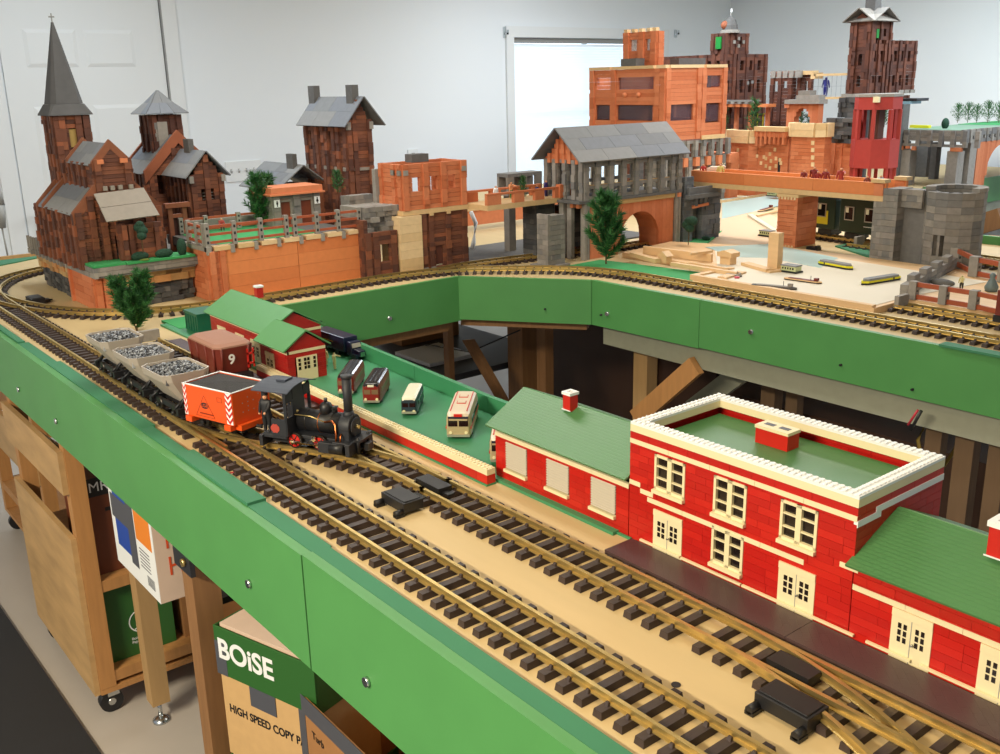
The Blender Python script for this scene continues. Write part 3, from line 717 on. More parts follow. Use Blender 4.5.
# ---- main two-storey block
bx0, bx1, by1 = -.842, -.514, 1.056
st = thing('red_station', 'large red brick two-storey station with white studded parapet and green flat roof', 'toy station', (bx0, LF, 0))
_hh = (.152-.0008)/16
snap = lambda L: [(a, b, round((c-.0008)/_hh)*_hh+.0008, round((d-.0008)/_hh)*_hh+.0008) for a, b, c, d in L]
WINS = [(-.798, -.748, .088, .136), (-.703, -.655, .088, .136), (-.608, -.560, .088, .136), (-.703, -.656, .019, .063)]
DOORS = [(-.798, -.750, .001, .0615), (-.6055, -.5575, .001, .0615)]
WINS = snap(WINS); DOORS = [(a, b, .001, round((d-.0008)/_hh)*_hh+.0008) for a, b, c, d in DOORS]
mb = MB(); H_ = [(a-bx0, b-bx0, c, d) for a, b, c, d in WINS+DOORS]
lego_wall(mb, (bx0, LF), (1, 0), (0, -1), bx1-bx0, .0008, .152, H_)
lego_wall(mb, (bx1, LF), (0, 1), (1, 0), by1-LF, .0008, .152)
lego_wall(mb, (bx0, by1), (1, 0), (0, 1), bx1-bx0, .0008, .152)
lego_wall(mb, (bx0, LF), (0, 1), (-1, 0), by1-LF, .0008, .152)
mb.build('wall', RED, st)
for a in WINS: sash_window(st, *a)
for a in DOORS: double_door(st, *a)
belt(st, [(bx0, -.815, .0995), (-.822, -.795, .0925), (-.80, -.748, .0625+.012), ], LF) if False else None
belt(st, [(bx0, -.8225, .079), (-.8225, -.8, .0715), (-.81, bx1-.06, .0635)], LF)
belt(st, [(bx0, bx1, .1365)], LF)
mb = MB()
for y0, y1, z in ((LF, LF+.045, .130), (LF+.035, by1, .1365)): mb.box((bx1-.004, y0, z), (bx1+.0008, y1, z+.0075))
mb.build('white_side_course', WHITEP, st)
pw = .016
mb = MB()
for a, b in (((bx0, LF), (bx1, LF+pw)), ((bx0, by1-pw), (bx1, by1)), ((bx0, LF+pw), (bx0+pw, by1-pw)), ((bx1-pw, LF+pw), (bx1, by1-pw))):
    mb.box((a[0], a[1], .1523), (b[0], b[1], .1618))
par = mb.build('parapet_course', CREAM, st)
mb = MB()
for a, b in (((bx0, LF), (bx1, LF+pw)), ((bx0, by1-pw), (bx1, by1)), ((bx0, LF+pw), (bx0+pw, by1-pw)), ((bx1-pw, LF+pw), (bx1, by1-pw))):
    mb.box((a[0], a[1], .1618), (b[0], b[1], .165)); studs(mb, a[0], b[0], a[1], b[1], .165)
mb.build('white_studded_parapet', WHITEP, st)
MB().box((bx0+pw, LF+pw, .140), (bx1-pw, by1-pw, .143)).build('flat_roof', ROOFG, st)
MB().box((bx0+pw+.001, LF+.001, .0008), (bx1-.008, by1-.008, .004)).build('floor_plate', BLACK, st)
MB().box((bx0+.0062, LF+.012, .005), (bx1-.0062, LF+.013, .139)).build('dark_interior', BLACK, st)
cx, cy = PZ(778, 432, .16)[0], PZ(778, 432, .16)[1]
ch = thing('roof_chimney', 'red and cream double chimney on the flat roof of the large station', 'toy chimney', (cx, cy, .1432))
mb = MB(); mb.box((cx-.024, cy-.012, .1433), (cx+.024, cy+.012, .163)); mb.build('stack', RED, ch)
mb = MB(); mb.box((cx-.025, cy-.013, .1632), (cx+.025, cy+.013, .1672)); mb.box((cx-.018, cy-.004, .1672), (cx-.004, cy+.004, .1676), 1); mb.box((cx+.004, cy-.004, .1672), (cx+.018, cy+.004, .1676), 1)
mb.build('cap', [CREAM, TAPE], ch)
# ---- left wing
wx0, wx1 = -1.125, bx0
wg = thing('station_wing', 'single-storey left wing of the red station with light green gabled roof and three shuttered windows', 'toy station', (wx0, LF, 0))
SH = [(-1.1005, -1.0505, .0235, .069), (-1.0075, -.959, .0235, .069), (-.915, -.8665, .0235, .069)]
mb = MB(); lego_wall(mb, (wx0, LF), (1, 0), (0, -1), wx1-wx0-.001, .0008, .076, [(a-wx0, b-wx0, c, d) for a, b, c, d in SH])
lego_wall(mb, (wx0, LF), (0, 1), (-1, 0), .16, .0008, .076); lego_wall(mb, (wx0, 1.04), (1, 0), (0, 1), wx1-wx0-.001, .0008, .076)
mb.prism([(wx0+.0001, LF+.002, .076), (wx0+.0001, 1.038, .076), (wx0+.0001, .960, .117)], (.006, 0, 0))
mb.build('wall', RED, wg)
belt(wg, [(wx0, wx1-.001, .0705)], LF)
for a, b, c, d in SH:
    mb = MB()
    for i in range(11):
        z = c+.002+(d-c-.003)*i/11; mb.slab((a+.001, LF-.0015, z), (b-.001, LF-.0015, z), (b-.001, LF+.002, z+.0032), (a+.001, LF+.002, z+.0032), .0006)
    s = mb.build('shutter', mat('pale louvre plastic', (196, 186, 168), .4), wg)
    MB().box((a, LF+.003, c), (b, LF+.0045, d)).build('shutter_backing', mat('pale shutter backing', (112, 104, 92), .6), s)
    MB().box((a-.0005, LF-.005, c-.0045), (b+.0005, LF+.002, c)).build('sill', CREAM, wg)
ey, ez = .872, .0835; ry, rz_ = .960, .1225
A = PY(486.3, 425.2, ey); B_ = PY(627.6, 478.8, ey)
mb = MB(); mb.slab((-1.138, ey, ez), (wx1-.0005, ey, ez), (wx1-.0005, ry, rz_), (-1.150, ry, rz_), .003); f1 = mb.build('front_roof_slope', ROOFG, wg)
mb = MB(); mb.slab((wx1-.0005, 2*ry-ey, ez), (-1.138, 2*ry-ey, ez), (-1.150, ry, rz_), (wx1-.0005, ry, rz_), .003); mb.build('back_roof_slope', ROOFG, wg)
def small_chimney(px, py_bot, Y, zb, label, s=1.):
    x = PY(px, py_bot, Y)[0]
    c = thing('roof_chimney', label, 'toy chimney', (x, Y, zb))
    MB().box((x-.0078*s, Y-.0078*s, zb), (x+.0078*s, Y+.0078*s, zb+.024*s)).build('stack', RED, c)
    mb = MB(); r = .0092*s; i = .004*s; z0, z1 = zb+.0242*s, zb+.0285*s
    for a, b in (((-r, -r), (r, -i)), ((-r, i), (r, r)), ((-r, -i), (-i, i)), ((i, -i), (r, i))): mb.box((x+a[0], Y+a[1], z0), (x+b[0], Y+b[1], z1))
    mb.build('cap', WHITEP, c)
    MB().box((x-r, Y-r, zb+.0006), (x+r, Y-r+.001, zb+.002)).build('base_trim', WHITEP, c)
small_chimney(571.5, 405, .948, .1195, 'small red chimney with white cap on the left wing roof')
# ---- right wing
rx1 = -.03
rg = thing('station_wing', 'single-storey right wing of the red station with dark green roof and white double doors', 'toy station', (bx1, LF, 0))
DR = [(-.4655, -.4215, .001, .0585), (-.3735, -.329, .001, .0585), (-.281, -.237, .001, .0585), (-.19, -.146, .001, .0585)]
mb = MB(); lego_wall(mb, (bx1+.001, LF), (1, 0), (0, -1), rx1-bx1, .0008, .0865, [(a-bx1-.001, b-bx1-.001, c, d) for a, b, c, d in DR])
lego_wall(mb, (rx1, LF), (0, 1), (1, 0), .16, .0008, .0865); lego_wall(mb, (bx1+.001, 1.04), (1, 0), (0, 1), rx1-bx1, .0008, .0865); mb.build('wall', RED, rg)
for a in DR: double_door(rg, *a)
belt(rg, [(bx1+.001, rx1, .0590)], LF)
mb = MB(); mb.box((-.53, LF-.0008, .0795), (-.508, LF+.004, .0855)); mb.build('cream_brick', CREAM, rg)
belt(rg, [(-.82, -.53, .0003)], LF-.0012, .0035, name='base_course') if False else None
mb = MB(); mb.slab((-.5165, .868, .0885), (rx1+.01, .868, .0885), (rx1+.01, .960, .1285), (-.513, .960, .1285), .003); mb.build('front_roof_slope', ROOFG, rg)
mb = MB(); mb.slab((rx1+.01, 1.052, .0885), (-.513, 1.052, .0885), (-.513, .960, .1285), (rx1+.01, .960, .1285), .003); mb.build('back_roof_slope', ROOFG, rg)
small_chimney(1001, 560, .940, .124, 'red chimney with white cap cut off by the right edge of the photo', 1.35)
t = thing('sill_course', 'cream sill course along the foot of the red station facade', 'curb', (-.83, LF-.004, .0062))
mb = MB()
for a, b in ((-.818, -.75), (-.748, -.655), (-.653, -.505), (-.43, -.33), (-.49, -.44), (-.31, -.05)): mb.box((a, LF-.005, .0062), (b, LF-.0017, .0088))
mb.build('sill', CREAM, t)
solo(MB().box((-1.125, LF-.0045, .0003), (-.835, LF-.0014, .0035)), 'green_base_strip', GREENB, 'green plate edge along the foot of the left wing', 'ground board', (-1.1, Y0, 0))
def spin(objs, piv, a):
    for o in objs:
        d = o.location-Vector((piv[0], piv[1], 0)); co, si = math.cos(a), math.sin(a)
        o.location = (piv[0]+d.x*co-d.y*si, piv[1]+d.x*si+d.y*co, o.location.z); o.rotation_euler.z += a
spin([o for o in C.objects if o.parent is None and o.name.split('.')[0] in ('red_station', 'station_wing', 'roof_chimney', 'sill_course', 'green_base_strip')], (bx1, LF), .004)
# ---- small red depot
X1 = -1.80
ea = PX(282.2-3, 350, X1); y_e0 = .862; 
dp = thing('red_depot', 'small red depot with pale green roof beside the tank wagon', 'toy station', (-2.2, .88, 0))
def depot_part(x0, x1, y0, y1, z0, ze, zr, doorsx=(), doory=None):
    mb = MB(); ym = (y0+y1)/2
    hx = [(a-x0, b-x0, .001, .055) for a, b in doorsx]; hy = [(doory[0]-y0, doory[1]-y0, .001, .055)] if doory else []
    lego_wall(mb, (x0, y0), (1, 0), (0, -1), x1-x0, z0, ze, hx); lego_wall(mb, (x1, y0), (0, 1), (1, 0), y1-y0, z0, ze, hy)
    lego_wall(mb, (x0, y1), (1, 0), (0, 1), x1-x0, z0, ze); lego_wall(mb, (x0, y0), (0, 1), (-1, 0), y1-y0, z0, ze)
    mb.prism([(x1-.0062, y0+.001, ze), (x1-.0062, y1-.001, ze), (x1-.0062, ym, zr-.003)], (.006, 0, 0)); mb.prism([(x0+.0002, y0+.001, ze), (x0+.0002, y1-.001, ze), (x0+.0002, ym, zr-.003)], (.006, 0, 0))
    mb.build('wall', DRED, dp)
    mb = MB(); mb.slab((x0-.012, y0-.010, ze-.002), (x1+.006, y0-.010, ze-.002), (x1+.006, ym, zr), (x0-.012, ym, zr), .003); mb.build('front_roof_slope', ROOFG2, dp)
    mb = MB(); mb.slab((x1+.006, y1+.010, ze-.002), (x0-.012, y1+.010, ze-.002), (x0-.012, ym, zr), (x1+.006, ym, zr), .003); mb.build('back_roof_slope', ROOFG2, dp)
    mb = MB(); mb.box((x0, y0-.001, ze-.009), (x1+.001, y0+.004, ze-.003)); mb.box((x1-.004, y0, ze-.009), (x1+.001, y1, ze-.003)); mb.build('cream_course', CREAM, dp)
    for a, b in doorsx: 
        f = double_door(dp, a, b, .001, .055, y0)
ROOFG2 = mat('pale green shingle sheet', (90, 148, 94), .45, noise=.02)
nt2 = ROOFG2.node_tree
xr = -1.797
depot_part(-1.918, xr, .868, .956, .0008, .074, .109, [(-1.898, -1.858)], (.885, .93))
f = MB(); f.box((xr-.003, .889, .001), (xr+.001, .935, .056)); f = f.build('end_door', CREAM, dp)
mb = MB()
for y0_, n_ in ((.8915, 1), (.9045, 2), (.926, 1)):
    for i in range(n_):
        for k in range(3): mb.box((xr+.0009, y0_+i*.0075, .046-k*.0085), (xr+.0016, y0_+i*.0075+.0052, .0525-k*.0085))
mb.build('door_panes', GLASSD, f)
depot_part(-2.24, -1.935, .892, 1.022, .0008, .080, .121, [(-2.2, -2.155), (-2.10, -2.055), (-2.02, -1.975)])
small_chimney(259.5, 300, .975, .118, 'small red chimney with white cap on the little red depot')
# ================================================================== vehicles in the bus yard
def wheel(mb, x, y, z, r, w_, m=0, ax='y'):
    mb.cyl((x, y-w_/2, z), (x, y+w_/2, z), r, 14, m)
def bus(name, label, px, py, rz, L, W, H, body, roof, lower=None, glass=GLASSD, group=None, stripes=None, kind='coach', z=.0051):
    """front of the bus faces local +x"""
    p = PZ(px, py, z)
    t = thing(name, label, 'toy bus', (p[0], p[1], z), rz, group); ORG[t.name] = (0, 0, 0)
    x0, x1 = -L/2, L/2; hw = W/2; zb = .006
    sec = lambda x, f=1., top=H: [(x, -hw*f, zb), (x, hw*f, zb), (x, hw*f, top*.72), (x, hw*.9*f, top*.93), (x, hw*.62*f, top), (x, -hw*.62*f, top), (x, -hw*.9*f, top*.93), (x, -hw*f, top*.72)]
    secs = [sec(x0, .86, H*.95), sec(x0+.006, 1), sec(x1-.012, 1), sec(x1-.003, .95, H*.97), sec(x1, .82, H*.88)]
    V = [q for s_ in secs for q in s_]; n = 8
    mb = MB(); F = []; M_ = []
    for i in range(len(secs)-1):
        for k in range(n):
            a = (i*n+k, i*n+(k+1) % n, (i+1)*n+(k+1) % n, (i+1)*n+k); F.append(a); M_.append(1 if k in (3, 4, 5) else 0)
    F += [tuple(range(n-1, -1, -1)), tuple((len(secs)-1)*n+k for k in range(n))]; M_ += [0, 0]
    mb.v = V; mb.f = F; mb.m = M_; mb.s = [False]*len(F)
    mb.build('body', [body, roof], t, bevel=.0008)
    if lower: MB().box((x0+.004, -hw-.0004, zb), (x1-.008, hw+.0004, H*.36)).build('lower_panel', lower, t)
    g = MB(); nw = max(4, int(L/.014))
    for s_ in (-1, 1):
        for i in range(nw):
            a = x0+.010+(L-.026)*i/nw; b = a+(L-.026)/nw-.0022; y = s_*hw
            g.box((a, y-.0005*s_ if s_ < 0 else y-.0005, H*.50), (b, y+.0006*s_, H*.70))
    g.build('side_windows', glass, t)
    g = MB()
    for s_ in (-1, 1):
        y0_, y1_ = (.0012*s_, hw*.80*s_)
        a, b = min(y0_, y1_), max(y0_, y1_)
        g.hexa([(x1-.0010, a, H*.50), (x1+.0006, a, H*.50), (x1+.0006, b, H*.50), (x1-.0010, b, H*.50), (x1-.0030, a, H*.78), (x1-.0002, a, H*.78), (x1-.0002, b, H*.78), (x1-.0030, b, H*.78)])
    g.build('windscreen', glass, t)
    g = MB()
    for s_ in (-1, 1): g.cyl((x1-.001, s_*hw*.62, H*.27), (x1+.0014, s_*hw*.62, H*.27), .0028, 10)
    g.build('headlights', mat('pale lamp lens', (236, 226, 180), .2) if 'pale lamp lens' not in MATS else MATS['pale lamp lens'], t)
    MB().box((x1-.001, -hw*.9, zb-.0005), (x1+.0018, hw*.9, zb+.0035)).build('bumper', SILVER, t)
    for xx in (x0+.2*L, x1-.22*L):
        for s_ in (-1, 1): wheel(q := MB(), xx, s_*(hw-.0028), .0062, .0061, .005); q.build('wheel', BLACK, t)
    if stripes: stripes(t, x0, x1, hw, H)
    return t
DKRED = mat('dark red bus paint', (130, 34, 30), .35); BLKR = mat('glossy black roof', (24, 22, 26), .15); CRW = mat('cream bus paint', (226, 224, 200), .35)
BLUEG = mat('blue grey bus paint', (44, 58, 70), .35); TANB = mat('tan tin paint', (182, 164, 126), .35); PASR = mat('pale tin roof', (214, 200, 178), .4); WINB = mat('amber window print', (120, 96, 70), .3)
def ribs(t, x0, x1, hw, H):
    for yy in (-.25, .25):
        MB().box((x0+.006, yy*hw-.0006, H), (x1-.012, yy*hw+.0006, H+.0008)).build('roof_rib', BLKR, t)
    MB().box((x1-.001, -.006, H*.84), (x1+.001, .006, H*.93)).build('destination_board', CRW, t)
def bandR(t, x0, x1, hw, H):
    MB().box((x0+.004, -hw-.0006, H*.38), (x1-.004, hw+.0006, H*.46)).build('red_band', REDP, t)
    for a in (x0+.03, x0+.065):
        mb = MB(); mb.box((a, -.008, H), (a+.014, .008, H+.0010)); mb.box((a+.0012, -.0068, H+.0010), (a+.0128, .0068, H+.0018), 1); mb.build('roof_hatch', [REDP, PASR], t)
    mb = MB()
    for s_ in (-1, 1): mb.box((x0+.008, s_*hw*.66-.0008, H*.985), (x1-.012, s_*hw*.66+.0008, H*1.012))
    mb.build('roof_line', REDP, t)
    mb = MB(); mb.box((x1-.004, -hw*.8, H*.79), (x1+.0008, hw*.8, H*.86)); mb.build('blue_visor', NAVY, t)
    MB().box((x1-.003, -.007, H*.86), (x1+.0012, .007, H*.95)).build('destination_board', REDP, t)
ang = lambda a, b, z=.0051: math.atan2(PZ(*b, z)[1]-PZ(*a, z)[1], PZ(*b, z)[0]-PZ(*a, z)[0])
hb = math.radians(-42)
bus('toy_bus', 'dark red toy bus with black roof, the left of the two red ones', 352, 387, hb, .118, .034, .043, DKRED, BLKR, stripes=ribs, glass=WINB)
bus('toy_bus', 'dark red toy bus with black roof, the right of the two red ones', 377, 396, hb, .115, .035, .043, DKRED, BLKR, stripes=ribs, glass=WINB)
bus('toy_bus', 'small blue grey toy bus with a cream white roof', 413, 408, hb, .098, .030, .036, BLUEG, CRW)
bus('toy_bus', 'large tan and red tin coach with roof hatches', 463, 427, hb-.02, .130, .043, .048, TANB, PASR, stripes=bandR)
bus('toy_bus', 'tan tin coach half hidden behind the left wing of the station', 504, 452, hb, .115, .040, .047, TANB, PASR, stripes=bandR)
# navy lorry
p = PZ(343, 349, .016); tr = thing('toy_truck', 'long navy blue toy lorry parked beside the little red depot', 'toy truck', (p[0], p[1], .0051), math.radians(2)); ORG[tr.name] = (0, 0, 0)
mb = MB().box((-.095, -.0185, .012), (.035, .0185, .046)); mb.build('trailer_body', NAVY, tr, bevel=.002)
mb = MB(); mb.hexa([(.040, -.016, .009), (.062, -.016, .009), (.062, .016, .009), (.040, .016, .009), (.040, -.014, .038), (.054, -.014, .038), (.054, .014, .038), (.040, .014, .038)]); mb.hexa([(.060, -.011, .009), (.082, -.010, .009), (.082, .010, .009), (.060, .011, .009), (.060, -.009, .024), (.080, -.008, .021), (.080, .008, .021), (.060, .009, .024)]); mb.build('cab', NAVY, tr, bevel=.0015)
mb = MB(); mb.hexa([(.0592, -.012, .026), (.0600, -.012, .026), (.0600, .012, .026), (.0592, .012, .026), (.0556, -.011, .035), (.0562, -.011, .035), (.0562, .011, .035), (.0556, .011, .035)]); mb.build('windscreen', SILVER, tr)
for yy in (-.013, .013): MB().box((.056, yy-.003, .006), (.080, yy+.003, .014)).build('mudguard', NAVY, tr)
MB().box((.0815, -.006, .009), (.083, .006, .019)).build('grille', CHROME, tr)
for xx in (-.075, -.058, .0, .070):
    for s_ in (-1, 1): wheel(q := MB(), xx, s_*.0145, .0072, .0071, .005); q.build('wheel', BLACK, tr)
MB().box((-.06, -.0191, .030), (-.01, -.0186, .0308)).build('gold_stripe', YELLOW, tr)
# green wagon box left of depot
p = PZ(202, 333, 0)
gb = thing('green_crate', 'dark green ribbed box behind the tank wagon', 'box', (p[0]-.01, p[1]+.01, .0065)); X, Y = p[0]-.01, p[1]+.01
GRN = mat('dark green plastic', (26, 96, 72), .4)
MB().box((X-.04, Y-.03, .0065), (X+.04, Y+.03, .050)).build('body', GRN, gb)
MB().box((X-.042, Y-.032, .0505), (X+.042, Y+.032, .056)).build('lid', GRN, gb)
for i in range(5): MB().box((X-.036+i*.016, Y-.032, .010), (X-.033+i*.016, Y-.0302, .048)).build('rib', GRN, gb)
# ================================================================== the train
def bogie_frame(mb, L, z=.016):
    for s_ in (-1, 1): mb.box((-L/2, s_*.020-.003, z), (L/2, s_*.020+.003, z+.012))
    mb.box((-L/2, -.022, z+.004), (-L/2+.006, .022, z+.012)); mb.box((L/2-.006, -.022, z+.004), (L/2, .022, z+.012))
    mb.box((-L/2-.014, -.003, z+.004), (L/2+.014, .003, z+.010))
RT = TZ+.0090
def wheelset(t, x, r=.0115):
    mb = MB(); 
    for s_ in (-1, 1): mb.cyl((x, s_*.0185, RT+r), (x, s_*.0245, RT+r), r, 18); mb.cyl((x, s_*.0245-.006*s_, RT+r), (x, s_*.0185, RT+r), r*1.12, 18)
    mb.cyl((x, -.022, RT+r), (x, .022, RT+r), .002, 8)
    mb.build('wheelset', STEELD, t)
STEELD = mat('dark wheel steel', (70, 66, 62), .35, .8)
def hopper(x, y, rz, label):
    t = thing('hopper_wagon', label, 'toy wagon', (x, y, -.001), rz, 'grey tipper wagons of silver ballast'); ORG[t.name] = (0, 0, 0)
    mb = MB(); z = RT+.004
    for s_ in (-1, 1):
        mb.box((-.062, s_*.019-.003, z+.008), (.062, s_*.019+.003, z+.017))
        for xx in (-.034, .034): mb.box((xx-.009, s_*.021-.003, z-.001), (xx+.009, s_*.021+.004, z+.010)); mb.cyl((xx, s_*.024, z+.005), (xx, s_*.030, z+.005), .004, 8)
    for xx in (-.060, .060): mb.box((xx-.004, -.030, z+.006), (xx+.004, .030, z+.018))
    mb.cyl((-.074, 0, z+.010), (.074, 0, z+.010), .003, 8)
    for s_ in (-1, 1): mb.cyl((s_*.062, -.008, z+.012), (s_*.072, -.008, z+.012), .004, 8); mb.cyl((s_*.062, .008, z+.012), (s_*.072, .008, z+.012), .004, 8)
    mb.build('chassis', BLACK, t)
    for xx in (-.034, .034): wheelset(t, xx)
    mb = MB()
    for s_ in (-1, 1):        # A-frames that carry the tub
        mb.cyl((s_*.052, -.022, z+.017), (s_*.052, 0, z+.045), .003, 6); mb.cyl((s_*.052, .022, z+.017), (s_*.052, 0, z+.045), .003, 6)
        mb.cyl((s_*.052, -.030, z+.017), (s_*.050, -.012, z+.030), .0025, 6); mb.cyl((s_*.052, .030, z+.017), (s_*.050, .012, z+.030), .0025, 6)
    mb.build('tub_cradle', BLACK, t)
    # tub: V section, open top, flared ends
    zt, zb_ = .102, z+.022; hx, hy = .056, .046
    def ring(k, zz, ins):
        ax = hx-ins; ay = hy*k-ins; c = min(.014*k, .014)
        return [(-ax, -ay+c, zz), (-ax+c*.8, -ay, zz), (ax-c*.8, -ay, zz), (ax, -ay+c, zz), (ax, ay-c, zz), (ax-c*.8, ay, zz), (-ax+c*.8, ay, zz), (-ax, ay-c, zz)]
    rings = [ring(.34, zb_, .006), ring(.95, zt-.014, .001), ring(1., zt, 0), ring(1., zt, .0022), ring(.93, zt-.014, .004), ring(.9, zt-.020, .006)]
    V = [q for r in rings for q in r]; F = []
    for i in range(len(rings)-1): F += [(i*8+k, i*8+(k+1) % 8, (i+1)*8+(k+1) % 8, (i+1)*8+k) for k in range(8)]
    F += [tuple(range(7, -1, -1)), tuple(40+k for k in range(8))]
    MB().add(V, F).build('tub', HOPG, t)
    # ballast load
    mb = MB(); random.seed(int(abs(x)*1000))
    for i in range(-14, 15):
        for j in range(-10, 11):
            if random.random() < .12: continue
            px_, py_ = i*.0036+random.uniform(-.001, .001), j*.0040+random.uniform(-.001, .001)
            if abs(px_) > .050 or abs(py_) > .040 or abs(px_)/.054+abs(py_)/.044 > 1.72: continue
            zz = zt-.006+.006*(1-(px_/.055)**2)*(1-(py_/.045)**2)+random.uniform(-.001, .001); s_ = random.uniform(.0016, .0028)
            b = len(mb.v); mb.add([(-1, -1, -1), (1, -.8, -1), (.9, 1, -1), (-.8, .9, -1), (-.6, -.7, .8), (.8, -.5, .7), (.5, .7, 1), (-.9, .5, .6)], [(3, 2, 1, 0), (4, 5, 6, 7), (0, 1, 5, 4), (1, 2, 6, 5), (2, 3, 7, 6), (3, 0, 4, 7)])
            R = Matrix.Rotation(random.uniform(0, 6), 4, 'Z') @ Matrix.Rotation(random.uniform(-.6, .6), 4, 'X')
            mb.xf(Matrix.Translation((px_, py_, zz)) @ R @ Matrix.Scale(s_, 4), b)
    mb.box((-.049, -.039, zt-.019), (.049, .039, zt-.008))
    o = mb.build('ballast_load', GRAVEL, t); o['kind'] = 'stuff'
    return t
hopper(-2.075, T1, 0, 'grey tipper wagon of silver ballast, last of the train at the left')
hopper(-1.905, T1, 0, 'grey tipper wagon of silver ballast, the middle one of three')
hopper(-1.745, T1+.002, .04, 'grey tipper wagon of silver ballast coupled behind the orange wagon')
# orange wagon
ow = thing('orange_wagon', 'bright orange box wagon of coal with red and white chevrons behind the engine', 'toy wagon', (-1.592, .648, 0), math.radians(17)); ORG[ow.name] = (0, 0, 0)
mb = MB(); z = RT+.004
for s_ in (-1, 1):
    mb.box((-.066, s_*.019-.003, z+.008), (.066, s_*.019+.003, z+.016))
    for xx in (-.036, .036): mb.box((xx-.010, s_*.021-.003, z-.001), (xx+.010, s_*.021+.005, z+.010)); mb.cyl((xx, s_*.025, z+.005), (xx, s_*.031, z+.005), .0045, 8)
for xx in (-.066, .066): mb.box((xx-.003, -.032, z+.006), (xx+.003, .032, z+.017))
mb.cyl((-.080, 0, z+.010), (.084, 0, z+.010), .003, 8); mb.build('chassis', BLACK, ow)
for xx in (-.036, .036): wheelset(ow, xx)
zb_, zt = z+.020, .098; hx, hy = .062, .041
mb = MB()
for s_ in (-1, 1):
    mb.box((-hx, s_*hy-.0012, zb_), (hx, s_*hy+.0012, zt)); mb.box((s_*hx-.0012, -hy, zb_), (s_*hx+.0012, hy, zt))
mb.box((-hx, -hy, zb_), (hx, hy, zb_+.003)); mb.build('box_body', ORP, ow)
mb = MB(); mb.box((-hx+.0014, -hy+.0014, zb_+.004), (hx-.0014, hy-.0014, zt-.002))
mb.add([(-hx+.002, -hy+.002, zt-.0015), (hx-.002, -hy+.002, zt-.0015), (hx-.002, hy-.002, zt-.0015), (-hx+.002, hy-.002, zt-.0015), (0, 0, zt+.003)], [(0, 1, 4), (1, 2, 4), (2, 3, 4), (3, 0, 4)])
mb.build('coal_load', COAL, ow)
mb = MB()
for a, b in (((-hx-.0015, -hy-.0015), (hx+.0015, -hy+.0015)), ((-hx-.0015, hy-.0015), (hx+.0015, hy+.0015)), ((-hx-.0015, -hy), (-hx+.0015, hy)), ((hx-.0015, -hy), (hx+.0015, hy))): mb.box((a[0], a[1], zt), (b[0], b[1], zt+.0012))
mb.build('white_rim', WHITEP, ow)
mb = MB()
for xx in (-hx+.012, hx-.012): mb.box((xx-.008, -.046, z+.010), (xx+.008, .046, z+.0195))
mb.box((hx-.006, -.034, z+.010), (hx+.010, .034, z+.0195)); mb.build('orange_steps', ORP, ow)
def chevrons(x0, x1, nm='chevron_panel'):
    y = -hy-.0013; mb = MB(); mb.box((x0, y-.0003, zb_+.001), (x1, y, zt-.0005), 0)
    xm = (x0+x1)/2; n = 5; h = (zt-zb_-.002)/n; t_ = h*.5; yy = y-.0006
    for i in range(n):
        za = zb_+.001+i*h
        for a, b, s0, s1 in ((x0, xm, h*.75, 0), (xm, x1, 0, h*.75)):
            mb.hexa([(a, yy, min(za+s0, zt-.001)), (b, yy, min(za+s1, zt-.001)), (b, y, min(za+s1, zt-.001)), (a, y, min(za+s0, zt-.001)), (a, yy, min(za+s0+t_, zt-.0005)), (b, yy, min(za+s1+t_, zt-.0005)), (b, y, min(za+s1+t_, zt-.0005)), (a, y, min(za+s0+t_, zt-.0005))], 1)
    mb.build(nm, [WHITEP, REDP], ow)
chevrons(hx-.015, hx); chevrons(-hx, -hx+.008)
M = frame((-.008, -hy-.0014, .066), (1, 0, 0), (0, 0, 1))
text('oval_logo_lettering', 'LGB', .0085, M @ Matrix.Translation((0, 0, .0003)), ORP, ow, sx=1.3)
mb = MB(); V = [(-.008+.010*math.cos(2*PI*i/20), -hy-.0014, .066+.0055*math.sin(2*PI*i/20)) for i in range(20)]; mb.prism(V, (0, -.0002, 0)); mb.build('oval_logo', BLACK, ow)
text('small_print', 'TOY TRAIN', .0048, frame((-.006, -hy-.0014, .052), (1, 0, 0), (0, 0, 1)), BLACK, ow, sx=1.2) if False else None
mb = MB()
for a, b in (((-.022, .053), (.008, .0)),):
    pass
L = [(-.032, .046), (-.008, .084), (.016, .046)]
for i in range(3):
    a, b = L[i], L[(i+1) % 3]; mb.cyl((a[0], -hy-.0014, a[1]), (b[0], -hy-.0014, b[1]), .0003, 4)
for i in range(18): mb.box((-.022+i*.0020, -hy-.0017, .0505), (-.0206+i*.0020, -hy-.0013, .0525))
mb.box((.026, -hy-.0016, .078), (.038, -hy-.0013, .0785)); mb.box((.026, -hy-.0016, .086), (.038, -hy-.0013, .0865)); mb.box((.026, -hy-.0016, .078), (.0265, -hy-.0013, .0865)); mb.box((.0375, -hy-.0016, .078), (.038, -hy-.0013, .0865))
mb.build('printed_lines', mat('dark orange print', (130, 40, 12), .5), ow)
mb = MB()
for i in range(4):
    for j in range(4):
        if (i+j) % 2 == 0 or i == 1: mb.cyl((hx+.0012, -.02+i*.012, .060+j*.008), (hx+.0016, -.02+i*.012, .060+j*.008), .0011, 6)
mb.build('rivets', HOPG, ow)
